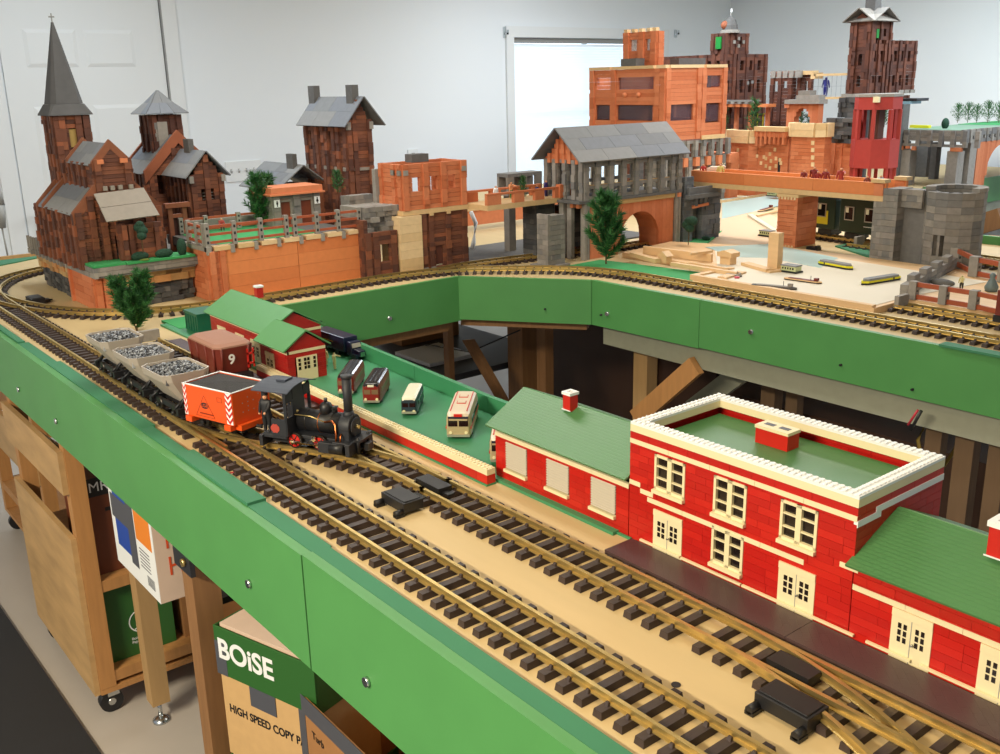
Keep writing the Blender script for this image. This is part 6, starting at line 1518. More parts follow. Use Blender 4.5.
mb = MB(); mb.box((A, BY-.01, zc), (B_, BY+.05, zt)); mb.build('curtain_parapet', CREAMB, bs)
mb = MB(); nn = 7
for i in range(nn):
    x = A+(B_-A)*(i+.3)/nn; mb.box((x, BY-.005, zc-.075+(.012 if i > 1 else 0)), (x+.012, BY+.0295, zc-.0005))
mb.box((A, BY-.002, zc-.028), (B_, BY+.0295, zc-.0005)); mb.build('hanging_corbels', ORANGE, bs)
mb = MB()
for (x, y) in ((771, 161), (766, 158.5), (776, 158.5), (761, 163), (781, 163), (764, 157), (757, 156), (770, 154), (775, 149.5), (780, 160), (770, 168), (766, 166), (776, 166), (752.5, 163), (753, 156), (738, 150), (738, 158), (738, 166)):
    p = PY(x, y, BY+.0295 if 750 < x < 783 else BY-.0005); mb.box((p[0]-.007, p[1]-.002, p[2]-.009), (p[0]+.007, p[1]+.0003, p[2]+.009))
for y in (143, 150, 157.5, 164.5): p = PY(813, y, BY-.0005); mb.box((p[0]-.010, p[1]-.002, p[2]-.010), (p[0]+.008, p[1]+.0003, p[2]+.010))
mb.build('cream_block_pattern', CREAMB, bs)
p = PY(779, 165, BY+.0295); MB().box((p[0]-.006, BY+.028, .05), (p[0]+.008, BY+.0296, p[2]+.035)).build('slit_door', BLACK, bs)
solo(MB().box((OX1+.003, 4.10, .0005), (a1[0]-.001, 4.16, bz(720, 150)[2])), 'toy_wall', ORANGE, 'plain orange wall between the office block arcade and the left bastion', 'toy wall', (OX1, 4.1, 0))
# terrace behind the parapet and low shop front
gz = zt-.02
solo(MB().box((-4.3, BY+.10, .0005), (-3.25, 5.2, .25)), 'castle_base', DBROWN, 'dark inner base of the orange bastions carrying the upper terrace', 'toy building', (-3.9, 4.5, 0))
# ---- dark brown castle block with dome
DY = 4.80
cb = thing('toy_castle', 'tall dark brown block building with a stepped tower, grey dome and green door', 'toy castle', (-4.1, DY, .25))
cX = PY(724, 60, DY)[0]; X0 = PY(662, 60, DY)[0]; fy = lambda x, y=60: PX(x, y, cX)[1]; fz2 = lambda y, x=745: PX(x, y, cX)[2]; fxx = lambda x: PY(x, 60, DY)[0]
Y1_ = fy(766.5); zt = PY(724, 54, DY)[2]; zu = PY(724, 33, DY)[2]
mb = MB(); kw = dict(ch=.0185, pw=.024, t=.02, jut=.006)
facade(mb, (X0, DY), (1, 0), (0, -1), cX-X0, .2505, zt, [.015]+[fxx(v)-X0 for v in (675, 688, 697, 706, 714)]+[cX-X0-.012], [(fxx(a)-X0, fxx(b)-X0, c, d) for a, b in ((690, 694), (708, 711), (716.5, 720)) for c, d in ((.60, .68), (.40, .50))], **kw)
hol = [(fy(a)-DY, fy(b)-DY, PX((a+b)/2, yb_, cX)[2], PX((a+b)/2, ya_, cX)[2]) for a, b in ((726.5, 730), (740.5, 744), (749.5, 752.5), (758, 761)) for ya_, yb_ in ((60, 71), (80, 92), (103, 118))]
facade(mb, (cX, DY), (0, 1), (1, 0), Y1_-DY, .2505, zt, [.012]+[fy(v)-DY for v in (734, 738, 747, 755.5)]+[Y1_-DY-.012], hol, **kw)
facade(mb, (X0, DY), (0, 1), (-1, 0), Y1_-DY, .2505, zt, [.02], **kw); facade(mb, (X0, Y1_), (1, 0), (0, 1), cX-X0, .2505, zt, [.02], **kw)
X2 = fxx(711); Y3 = fy(748, 45)
facade(mb, (X2, DY+.002), (1, 0), (0, -1), cX-X2, zt+.0005, zu, [.010, .040, cX-X2-.010], [(fxx(716.4)-X2, fxx(721.6)-X2, PY(719, 49, DY)[2], PY(719, 37, DY)[2])], **kw)
facade(mb, (cX, DY), (0, 1), (1, 0), Y3-DY, zt+.0005, zu, [.012, .06, (Y3-DY)*.5, Y3-DY-.012], [((Y3-DY)*f0, (Y3-DY)*f1, PX(738, 47, cX)[2], PX(738, 37, cX)[2]) for f0, f1 in ((.26, .36), (.62, .72))], **kw)
facade(mb, (X2, DY), (0, 1), (-1, 0), Y3-DY, zt, zu, [.02], **kw); facade(mb, (X2, Y3), (1, 0), (0, 1), cX-X2, zt, zu, [.02], **kw); mb.box((X2+.01, DY+.02, zu-.01), (cX-.02, Y3-.02, zu)); mb.box((X0+.02, DY+.02, zt-.02), (cX-.02, Y1_-.02, zt-.01)); mb.build('wall', DBROWN, cb)
MB().box((fxx(716.4), DY-.014, PY(719, 49, DY)[2]), (fxx(721.6), DY-.001, PY(719, 37, DY)[2])).build('green_door', mat('bright green door', (20, 130, 52), .5), cb)
mb = MB()
for x, y in ((733, 42), (737.5, 38.5), (737.5, 46), (742.3, 42), (746.5, 83), (751, 82)): p = PX(x, y, cX); mb.box((cX+.006, p[1]-.010, p[2]-.009), (cX+.012, p[1]+.010, p[2]+.009))
mb.build('grey_window_blocks', GREY, cb)
cxd, cyd = (X2+cX)/2+.03, (DY+Y3)/2-.04; rr_ = (PY(735.5, 30, cyd)[0]-PY(720.5, 30, cyd)[0])/2*.92
MB().lathe((cxd, cyd, zu+.0005), [(rr_*1.18, 0), (rr_*1.18, .010), (rr_*1.05, .011), (rr_*1.05, .018)], 8, sm=False).build('dome_base', GREY, cb)
MB().lathe((cxd, cyd, zu+.0188), [(rr_*.86, 0), (rr_*.84, .025), (rr_*.62, .052), (rr_*.30, .068), (0, .076)], 8, sm=False).build('dome', DGREY, cb)
MB().sphere((cxd-rr_*.30, cyd-rr_*.60, zu+.045), rr_*.48, n=10).build('brown_ball', MATS['red brown board'], cb)
MB().cyl((cxd, cyd, zu+.094), (cxd, cyd, zu+.135), .002, 6).build('flag_pole', TRIMW, cb)
MB().box((cxd, cyd-.001, zu+.115), (cxd+.010, cyd+.001, zu+.135)).build('flag', TRIMW, cb)
DY = 4.95
# arcade shop front below: orange canopy, grey pergola
cn = thing('toy_canopy', 'orange canopy beam over the shop fronts below the dark brown castle', 'toy canopy', (-3.8, DY-.12, .40))
A, B_ = PY(725, 105, DY-.10), PY(772, 102, DY-.10); MB().box((A[0], DY-.14, A[2]-.010), (B_[0], DY-.06, A[2]+.006)).build('beam', ORANGL, cn)
mb = MB()
for x in (727, 737, 751, 768): p = PY(x, 110, DY-.08); mb.box((p[0]-.010, DY-.09, .2505), (p[0]+.010, DY-.07, A[2]-.0105))
mb.build('posts', ORANGE, cn)
for x in (755.5, 765): 
    mb = MB(); p = PY(x, 116, DY-.06); w2 = .016
    mb.box((p[0]-w2, DY-.062, .2505), (p[0]-w2+.005, DY-.056, .39)); mb.box((p[0]+w2-.005, DY-.062, .2505), (p[0]+w2, DY-.056, .39)); mb.box((p[0]-w2, DY-.062, .385), (p[0]+w2, DY-.056, .391)); mb.build('yellow_door_frame', YELLOW, cn)
mb = MB(); p = PY(745, 103, DY-.12)
for i in range(4): mb.box((p[0]-.12+i*.05, DY-.16, A[2]+.0065), (p[0]-.10+i*.05, DY-.06, A[2]+.020))
mb.box((p[0]-.12, DY-.15, A[2]+.0205), (p[0]+.12, DY-.13, A[2]+.030)); mb.build('grey_pergola', GREY, cn)
# right lower wing with grey battlements
rw = thing('toy_castle_wing', 'lower dark brown castle wing with grey and brown railings on top', 'toy castle', (-3.9, DY, .25))
A, B_ = PY(767.5, 90, DY), PY(790, 90, DY); zt = PY(778, 78, DY)[2]
mb = MB(); facade(mb, (A[0]+.002, DY+.02), (1, 0), (0, -1), B_[0]-A[0], .2505, zt, [.015, .07, B_[0]-A[0]-.015], [(.025, .055, PY(770, 93, DY)[2], PY(770, 82, DY)[2]), (.09, .115, PY(770, 89, DY)[2], PY(770, 81, DY)[2])], ch=.0185, pw=.024); facade(mb, (B_[0]+.002, DY+.02), (0, 1), (1, 0), .035, .2505, zt, [], ch=.0185)
C_ = PY(805, 90, DY); facade(mb, (B_[0]+.004, DY+.06), (1, 0), (0, -1), C_[0]-B_[0], PY(800, 103, DY)[2], PY(800, 74, DY)[2], [.012, .045, .085], [(.02, .035, .48, .56), (.055, .078, .47, .57)], ch=.0185, pw=.022); mb.build('wall', DBROWN, rw)
mb = MB()
for i in range(5): x = A[0]+.01+(C_[0]-A[0]-.09)*i/4; mb.box((x, DY+.01, zt+.0005), (x+.030, DY+.04, zt+.040))
mb.build('grey_merlons', GREY, rw)
mb = MB()
for k in (.008, .026): mb.box((A[0], DY+.020, zt+k), (C_[0]-.09, DY+.030, zt+k+.008))
mb.build('brown_rails', FRAIL, rw)
mb = MB(); za = PY(797, 75, DY)[2]; mb.box((PY(797, 75, DY)[0], DY+.04, za), (PY(808, 75, DY)[0], DY+.10, za+.022)); mb.build('cream_cap', CREAMB, rw)
# orange belfry arch
bf = thing('toy_belfry', 'small orange arch tower with a grey stepped top beside the brown castle', 'toy belfry', (-3.5, 4.6, .25))
Yb = 4.62; A, B_ = PY(786.5, 115, Yb), PY(818, 115, Yb); zt = PY(800, 104, Yb)[2]; zb_ = PY(800, 128, Yb)[2]; W_ = B_[0]-A[0]; xc = (A[0]+B_[0])/2; r_ = W_*.24
mb = MB(); n = 16
for i in range(n):
    x0, x1 = A[0]+W_*i/n, A[0]+W_*(i+1)/n; xm = (x0+x1)/2
    lo = zb_-.04 if abs(xm-xc) >= r_ else zt-.095+math.sqrt(max(0, r_*r_-(xm-xc)**2))*1.6
    mb.box((x0+.0002, Yb, lo), (x1-.0002, Yb+.045, zt))
mb.box((A[0]-.01, Yb-.01, zt-.02), (A[0]+.02, Yb, zt)); mb.build('orange_arch', ORANGE, bf)
mb = MB(); mb.box((A[0]-.008, Yb-.014, zt+.0005), (B_[0]+.012, Yb+.06, zt+.022)); mb.box((xc-.035, Yb-.010, zt+.0225), (B_[0]+.004, Yb+.05, zt+.045)); mb.box((xc-.025, Yb-.010, zt+.0455), (xc+.045, Yb+.05, zt+.068)); mb.build('grey_steps', GREY, bf)
# glass footbridge
fg = thing('toy_skybridge', 'pale wooden skybridge with clear sides between castle and right tower', 'toy bridge', (-3.4, 4.8, .45))
Ys = 4.85; a, b, c, d = PY(815, 75, Ys), PY(852, 72, Ys), PY(818, 98, Ys), PY(852, 96, Ys)
for za, zb2 in ((a[2]-.006, a[2]+.006), (c[2]-.006, c[2]+.006)): MB().box((a[0], Ys-.01, za), (b[0], Ys+.0, zb2)).build('beam', CREAMB, fg)
MB().box((a[0], Ys+.05, a[2]-.006), (b[0], Ys+.06, a[2]+.006)).build('beam', CREAMB, fg)
mb = MB()
for i in range(9): x = a[0]+(b[0]-a[0])*i/8; mb.box((x-.0008, Ys-.006, c[2]), (x+.0008, Ys-.005, a[2]))
mb.box((a[0], Ys-.006, (a[2]+c[2])/2), (b[0], Ys-.005, (a[2]+c[2])/2+.001)); mb.build('clear_side', mat('thin grey wire', (150, 156, 164), .5), fg)
MB().box((a[0]-.02, Ys-.01, a[2]-.02), (a[0]+.01, Ys+.06, a[2]+.012)).build('end_cap', CREAMB, fg)
figure('dark blue robed figurine standing on the pale skybridge', (PY(823, 96, Ys)[0], Ys+.02, c[2]+.0065), .105, (40, 44, 130), (40, 44, 130), (40, 44, 130), -1.5, 'stand', skin=(60, 60, 130))
# ---- right brown tower building
RY = 4.80
rt_ = thing('toy_tower_building', 'dark brown tower building with cross-gabled grey roof above the red shelter', 'toy building', (-3.1, RY, .45))
xr_ = lambda x, y=60: PY(x, y, RY)[0]; XA = xr_(849.5, 50); XB = xr_(869.5, 50)
ry = lambda x, y=60: PX(x, y, XB)[1]; rz3 = lambda x, y: PX(x, y, XB)[2]
zb_ = rz3(870, 93.5); zt1 = rz3(880, 40); zt2 = rz3(875, 21); YU = ry(891, 35); YL = ry(915, 60)
kw = dict(ch=.0175, pw=.020, t=.02, jut=.005)
mb = MB(); facade(mb, (XA, RY), (1, 0), (0, -1), XB-XA, zb_, zt2, [.010, .030, (XB-XA)*.78, XB-XA-.008], [((XB-XA)*.48, (XB-XA)*.68, PY(862, b, RY)[2], PY(862, a, RY)[2]) for a, b in ((53, 66), (76, 87))], **kw)
cols = [(872.5, 875.5), (879.5, 882.5), (893.5, 896.5), (900.5, 903), (907.3, 910)]
facade(mb, (XB, RY), (0, 1), (1, 0), YL-RY, zb_, zt1, [.008]+[ry(v)-RY for v in (871.5, 877.5, 884, 887.5, 891, 898.5, 905)]+[YL-RY-.008], [(ry(a)-RY, ry(b)-RY, rz3((a+b)/2, yb_), rz3((a+b)/2, ya_)) for a, b in cols for ya_, yb_ in ((52, 62), (74, 84), (41, 44.5))], **kw)
facade(mb, (XB, RY), (0, 1), (1, 0), YU-RY, zt1+.0005, zt2, [.008]+[ry(v, 30)-RY for v in (874.5, 881)]+[YU-RY-.008], [(ry(a, 30)-RY, ry(b, 30)-RY, rz3((a+b)/2, 38), rz3((a+b)/2, 28)) for a, b in ((870.9, 873), (876.2, 879.2), (884, 886.5))], **kw)
facade(mb, (XA, YL), (1, 0), (0, 1), XB-XA, zb_, zt1, [.02], **kw); facade(mb, (XA, RY), (0, 1), (-1, 0), YL-RY, zb_, zt1, [.02], **kw); facade(mb, (XA, RY), (0, 1), (-1, 0), YU-RY, zt1, zt2, [.02], **kw); facade(mb, (XA, YU), (1, 0), (0, 1), XB-XA, zt1, zt2, [.02], **kw)
mb.box((XA+.02, RY+.02, zt1-.02), (XB-.02, YL-.02, zt1-.012)); mb.build('wall', DBROWN, rt_)
MB().box((XB+.001, ry(876.4, 30), rz3(877.5, 38)), (XB+.004, ry(878.8, 30), rz3(877.5, 29))).build('green_door', MATS['bright green door'], rt_)
ez = zt2-.002; zp = zt2+.062; xm_ = (XA+XB)/2; ym_ = (RY+YU)/2; SLD = DGREY
mb = MB(); gable(mb, XA-.030, XB+.030, RY-.035, YU+.02, ez, zp, 'y', 2, 2, .005); gable(mb, XA-.02, XB+.035, RY-.022, YU+.022, ez, zp+.001, 'x', 2, 2, .005); mb.build('roof', GREY, rt_)
mb = MB(); mb.prism([(XA, RY, ez), (XB, RY, ez), (xm_, RY, zp-.022)], (0, .015, 0)); mb.prism([(XB-.015, RY, ez), (XB-.015, YU, ez), (XB-.015, ym_, zp-.022)], (.015, 0, 0)); mb.build('gable_end', DBROWN, rt_)
MB().box((xm_-.028, ym_-.028, zp-.02), (xm_+.028, ym_+.028, zp+.075)).build('chimney', DGREY, rt_); MB().box((xm_-.02, ym_-.02, zp+.0755), (xm_+.018, ym_+.015, zp+.11)).build('chimney_pot', DGREY, rt_)
mb = MB(); mb.box((XA-.01, RY-.03, zb_-.016), (XB+.025, ry(897, 95), zb_-.0005))
for x in (897, 902.5, 908.5): y_ = ry(x, 92); mb.box((XB+.002, y_, zb_-.006), (XB+.012, y_+.045, zb_+.012))
mb.build('grey_floor', GREY, rt_)
mb = MB(); facade(mb, (XA-.01, RY+.02), (1, 0), (0, -1), .05, .0005, zb_-.0165, [.01, .04], ch=.0185); mb.box((XA, RY+.03, .0005), (XA+.05, RY+.17, zb_-.0165)); y_ = ry(903, 110); mb.box((XB-.04, y_, .0005), (XB, y_+.07, zb_-.05)); mb.build('grey_legs', DGREY, rt_)
y_ = ry(896, 95); mb = MB(); facade(mb, (XB, y_), (0, 1), (1, 0), ry(909, 95)-y_, zb_-.048, zb_-.0165, [.02, .12], ch=.0175); mb.build('lower_brown_wall', DBROWN, rt_)
XC = XB
lp = thing('toy_canopy', 'small dark canopy with a pale blue underside right of the tower building', 'toy canopy', (XC, RY-.05, .45))
a, b = PY(904, 101, RY+.3), PY(922, 98, RY+.3); RY += .35
MB().box((a[0], RY-.10, a[2]), (b[0], RY+.02, a[2]+.014)).build('top', BLACKM, lp); MB().box((a[0], RY-.10, a[2]-.014), (b[0]-.03, RY+.0, a[2]-.0005)).build('pale_blue_panel', mat('pale blue panel', (150, 200, 226), .4), lp)
# grey rocks between bastion and shelter
gr = thing('grey_rock_wall', 'rough dark grey block wall with low orange base between bastion and red shelter', 'toy wall', (-2.95, 4.45, 0))
mb = MB(); A, B_ = PY(826, 130, 4.5), PY(851, 130, 4.5); rockface(mb, (A[0], 4.5), (1, 0), (0, -1), B_[0]-A[0]+.03, PY(840, 143, 4.5)[2], PY(840, 118, 4.5)[2], cw=.035, chh=.022, jut=.03); mb.box((A[0], 4.53, .0005), (B_[0]+.03, 4.60, PY(840, 120, 4.5)[2])); rockface(mb, (PY(838, 110, 4.55)[0], 4.56), (1, 0), (0, -1), .09, PY(840, 118, 4.5)[2], PY(840, 104, 4.5)[2]+.03, cw=.03, chh=.022, jut=.015); mb.build('dark_blocks', DGREY, gr)
mb = MB(); facade(mb, (A[0], 4.495), (1, 0), (0, -1), B_[0]-A[0]+.03, .0005, PY(840, 143, 4.5)[2]-.0005, [.02, .06, .10], ch=.02); mb.build('orange_base', ORANGE, gr)
# ---- red shelter tower
rs = thing('toy_red_tower', 'bright red octagonal elevator shelter with open columns', 'toy tower', (-2.7, 4.5, 0))
Yr = 4.45; REDW = mat('red painted wood', (168, 54, 46), .6, noise=.05)
cx = PY(871, 140, Yr)[0]; rr_ = (PY(895, 140, Yr)[0]-PY(848, 140, Yr)[0])/2*.84; cx -= .012; cy = Yr+rr_*.55
zz = lambda y, x=871: PY(x, y, Yr)[2]
def octa(r, z): return [(cx+r*1.08*math.cos(PI/8+k*PI/4), cy+r*1.08*math.sin(PI/8+k*PI/4), z) for k in range(8)]
loft([octa(rr_, zz(168)), octa(rr_, zz(139.5))]).build('lower_drum', REDW, rs)
loft([octa(rr_*.97, zz(110)+.002), octa(rr_*.97, zz(97))]).build('upper_drum', REDW, rs)
for k in range(8):
    a = PI/8+k*PI/4; x, y = cx+rr_*math.cos(a)*.98, cy+rr_*math.sin(a)*.98; MB().ctr((x, y, (zz(139.3)+zz(110))/2), (.018, .018, zz(110)-zz(139.3)+.002), 0, a).build('column', REDW, rs)
    MB().ctr((x*.97+cx*.03, y*.97+cy*.03, zz(168)/2), (.016, .016, zz(168)-.001), 0, a).build('leg', REDW, rs)
MB().ctr((cx, cy, (zz(139.3)+zz(110))/2), (.05, .05, zz(110)-zz(139.3)), 0).build('core_column', mat('brown core', (90, 60, 48), .7), rs)
loft([octa(rr_*1.0, zz(97)+.0005), octa(rr_*1.0, zz(97)+.014)]).build('grey_top', GREY, rs)
MB().box((cx+.035, cy-rr_*1.02, zz(100)-.01), (cx+.065, cy-rr_*.9, zz(100)+.016)).build('cream_lamp', CREAM, rs)
# ---- far right grey and orange bridge
AY = 5.2
ab = thing('toy_arch_bridge', 'grey bridge deck on columns with an orange arched side at the far right', 'toy bridge', (-3.05, AY, 0))
ax = lambda x, y=135: PY(x, y, AY)[0]; az = lambda y, x=925: PY(x, y, AY)[2]
XA, XB = ax(893), ax(963); zt, zm = az(130), az(146.5)
mb = MB(); facade(mb, (XA, AY), (1, 0), (0, -1), XB-XA, zm, zt, [.02+.065*i for i in range(8)], [(.03+.065*i, .075+.065*i, zm+.012, zm+.035) for i in range(6)], ch=(zt-zm)/6, pw=.022, jut=.006)
P0, P1 = (XB, AY), (XB+.03, 6.5); facade(mb, P0, (0, 1), (1, 0), 1.3, zm+.02, zt+.005, [.02+.06*i for i in range(21)], [(.035+.06*i, .06+.06*i, zm+.03, zm+.05) for i in range(20)], ch=.016, pw=.018)
mb.box((XA, AY+.012, zt-.014), (XB-.012, 6.5, zt-.002)); mb.build('grey_parapet', GREY, ab)
mb = MB(); 
for i in range(9): mb.box((XA+.01+i*.036, AY-.006, zm-.014-(i % 2)*.008), (XA+.034+i*.036, AY+.006, zm-.0005)) if i < 4 or i > 10 else None
mb.box((ax(952), AY-.006, zm-.020), (XB+.004, AY+.01, zm-.0005)); mb.build('orange_teeth', ORANGE, ab)
for xa, xb in ((887, 897), (902, 912), (949, 960)):
    mb = MB(); mb.box((ax(xa), AY, .0005), (ax(xb), AY+.07, zm-.02)); mb.build('column', GREY, ab)
for xa, xb, Y in ((898, 905, 5.6), (915, 927, 5.7), (930, 936, 5.6)):
    mb = MB(); mb.box((PY(xa, 160, Y)[0], Y, .0005), (PY(xb, 160, Y)[0], Y+.05, zm-.004)); mb.build('rear_column', DGREY, ab)
MB().box((XB-.05, AY+.10, .0005), (XB-.002, AY+.17, zm+.0195)).build('column', GREY, ab)
# orange side with arches facing +x
mb = MB(); ys0, ys1 = AY+.175, 6.5; n = 60; cs = [(5.66, .17), (6.16, .17)]
for i in range(n):
    a0, a1 = ys0+(ys1-ys0)*i/n, ys0+(ys1-ys0)*(i+1)/n
    def lo(y):
        for c, r in cs:
            if abs(y-c) < r: return .05+math.sqrt(r*r-(y-c)**2)*.95
        return .0005
    la, lb = lo(a0), lo(a1); 
    if (la < .01) != (lb < .01): la = lb = min(la, lb) if i % 2 else max(.05, min(la, lb))
    mb.hexa([(XB-.03, a0+.0003, la), (XB, a0+.0003, la), (XB, a1-.0003, lb), (XB-.03, a1-.0003, lb), (XB-.03, a0+.0003, zm+.0195), (XB, a0+.0003, zm+.0195), (XB, a1-.0003, zm+.0195), (XB-.03, a1-.0003, zm+.0195)])
mb.build('orange_arch_side', ORANGE, ab)
ZT5 = zt
solo(MB().box((XA+.04, AY+.02, zt-.0015), (XB-.015, AY+.62, zt+.002)), 'pale_road', mat('pale road board', (108, 136, 116), .7), 'pale road board on top of the far right bridge', 'toy road', (XA, AY, zt))
solo(MB().box((XA+.04, AY+.625, zt-.0015), (XB-.015, 6.5, zt+.004)), 'green_board', LAWN, 'green board strip behind the road on the far right bridge', 'ground board', (XA, AY+.6, zt))
# ================================================================== viaduct, pier, round tower
vi = thing('toy_viaduct', 'long orange walled viaduct on a cream beam crossing the harbour to the round tower', 'toy bridge', (-2.56, 2.98, .195))
VA, VB = PY(690, 185, 2.96)[0], PY(886, 200, 2.96)[0]; z0v = .1965
MB().box((VA, 2.96, z0v), (VB, 3.10, z0v+.017)).build('cream_beam', CREAMB, vi)
mb = MB(); nb = [VA, PY(743, 180, 2.96)[0], PY(812, 185, 2.96)[0], VB-.005]
for a, b in zip(nb, nb[1:]):
    mb.box((a+.0005, 2.964, z0v+.0173), (b-.0005, 2.976, z0v+.058)); mb.box((a+.0005, 3.084, z0v+.0173), (b-.0005, 3.096, z0v+.058))
mb.build('orange_side_board', ORANGL, vi)
mb = MB(); mb.box((VB-.045, 2.958, z0v+.0175), (VB-.012, 2.978, z0v+.055)); mb.box((VB-.045, 3.082, z0v+.0175), (VB-.012, 3.10, z0v+.055)); mb.build('end_blocks', ORANGE, vi)
mb = MB(); mb.box((VB-.055, 2.955, z0v+.0585), (VB-.006, 2.99, z0v+.070)); mb.box((VB-.045, 3.075, z0v+.0585), (VB-.0, 3.11, z0v+.070)); mb.box((VA-.045, 3.03, z0v+.040), (VA+.01, 3.07, z0v+.055)); mb.build('cream_caps', CREAMB, vi)
mb = MB(); p0, p1 = PY(783, 200, 2.955)[0], PY(796.5, 200, 2.955)[0]
vp_ = thing('toy_pier', 'orange block pier carrying the viaduct over the harbour', 'toy pier', (p0, 2.95, 0))
X0, X1_ = -2.135, -2.055; Y0p, Y1p = 2.955, 3.075
mb = MB(); facade(mb, (X0, Y0p), (1, 0), (0, -1), X1_-X0, .013, .186, [], ch=.0145, plank=.03); facade(mb, (X1_, Y0p), (0, 1), (1, 0), Y1p-Y0p, .013, .186, [], ch=.0215, plank=.08); mb.box((X0+.004, Y0p+.004, .013), (X1_-.004, Y1p-.004, .18)); mb.build('orange_blocks', ORANGE, vp_)
mb = MB(); mb.box((X0-.006, Y0p-.006, .0005), (X1_+.004, Y1p, .0125)); mb.box((X0-.004, Y0p-.004, .1865), (X1_+.004, Y1p, .196)); 
for i in range(6): mb.box((X0+i*.013, Y0p-.003, .0125), (X0+.007+i*.013, Y0p+.002, .019)); mb.box((X0+i*.013, Y0p-.003, .178), (X0+.007+i*.013, Y0p+.002, .1865))
mb.build('cream_edging', CREAMB, vp_)
rd = thing('round_tower', 'large round grey block tower with a small barred window and narrow recess', 'toy tower', (-1.53, 3.04, 0))
cx, cy, R_ = -1.543, 3.045, .088; zt = .238
mb = MB(); N = 14; nc = 11; hh = zt/nc
for k in range(N):
    a0, a1 = 2*PI*k/N, 2*PI*(k+1)/N
    A, B_ = (cx+R_*math.cos(a0), cy+R_*math.sin(a0)), (cx+R_*math.cos(a1), cy+R_*math.sin(a1)); d = Vector((B_[0]-A[0], B_[1]-A[1])); L = d.length; d.normalize()
    hol = [(.004, .018, .050, .106), (.026, .040, .050, .106)] if k == 10 else []
    facade(mb, A, (d.x, d.y), (d.y, -d.x), L, .0005, zt, [], hol, ch=hh*1.02, plank=.05, t=.03)
mb.build('cylinder_wall', GREY, rd)
mb = MB()
for k in range(10):
    a0, a1 = -PI*.1+PI*1.3*k/10, -PI*.1+PI*1.3*(k+1)/10-.02
    P = [(cx+r*math.cos(a), cy+r*math.sin(a)) for r, a in ((.060, a0), (.090, a0), (.090, a1), (.060, a1))]; mb.prism([(x, y, zt+.0005) for x, y in P], (0, 0, .012))
mb.build('top_ring', GREY, rd)
MB().cyl((cx, cy, .04), (cx, cy, .06), .056, 12).build('dark_inside', BLACK, rd)
mb = MB(); facade(mb, (-1.772, 2.962), (1, 0), (0, -1), .035, .0005, .196, [], ch=.0195, plank=.03); facade(mb, (-1.737, 2.955), (1, 0), (0, -1), .052, .0005, .240, [], ch=.0195, plank=.03); facade(mb, (-1.685, 2.955), (0, 1), (1, 0), .06, .0005, .24, [], ch=.0195); mb.box((-1.77, 2.966, .0005), (-1.69, 3.05, .19)); mb.box((-1.735, 2.96, .19), (-1.69, 3.05, .2385)); mb.box((-1.69, 3.0, .0005), (-1.615, 3.05, .236)); facade(mb, (-1.685, 2.975), (1, 0), (0, -1), .07, .182, .240, [], ch=.0195, plank=.035); mb.build('side_wall', GREY, rd)
# ================================================================== green train
def coach(label, x0, x1, y, H=.105, kind='c'):
    t = thing('railway_coach' if kind == 'c' else 'diesel_railcar', label, 'toy wagon', ((x0+x1)/2, y, 0), -.10); ORG[t.name] = (0, 0, 0); L = x1-x0; hw = .040
    DG = mat('dark green coach paint', (34, 54, 40), .35) if 'dark green coach paint' not in MATS else MATS['dark green coach paint']
    mb = MB(); mb.box((-L/2, -hw, .045), (L/2, hw, .045+H)); mb.build('body', DG, t, bevel=.003)
    mb = MB(); mb.box((-L/2, -hw-.003, .0455+H), (L/2, hw+.003, .054+H)); mb.box((-L/2, -hw*.6, .0545+H), (L/2, hw*.6, .062+H)); mb.build('roof', HOPG if kind == 'c' else BLACKM, t)
    n = max(2, int(L/.08))
    for i in range(n):
        xx = -L/2+L*(i+.5)/n; f = MB().box((xx-.020, -hw-.0025, .088), (xx+.020, -hw-.0003, .138)).build('window_frame', HOPG, t); MB().box((xx-.016, -hw-.0032, .092), (xx+.016, -hw-.0026, .134)).build('pane', GLASSD, f); MB().box((xx-.014, -hw-.0036, .116), (xx-.002, -hw-.0033, .134)).build('blind', CRW, f)
    mb = MB()
    for i in range(14): mb.box((-L*.25+i*.004, -hw-.0010, .070), (-L*.25+.0026+i*.004, -hw-.0003, .073))
    mb.build('lettering_line', WHITEP, t)
    for xx in (-L/2+.05, L/2-.05):
        mb = MB(); mb.box((xx-.03, -.03, .024), (xx+.03, .03, .042)); mb.build('bogie', BLACK, t)
        for q in (-.018, .018): wheelset(t, xx+q)
    if kind != 'c':
        mb = MB(); mb.box((L/2-.10, -hw-.001, .062), (L/2-.03, -hw-.0003, .112)); mb.build('yellow_band', YELLOW, t); MB().box((L/2-.085, -hw-.002, .088), (L/2-.06, -hw-.0012, .128)).build('amber_window', ORP, t)
    return t
coach('dark green railway coach with grey roof under the viaduct', -2.05, -1.62, 3.23, .12)
coach('dark green and yellow railcar left of the coach, behind the orange pier', -2.31, -2.075, 3.275, .11, kind='l')
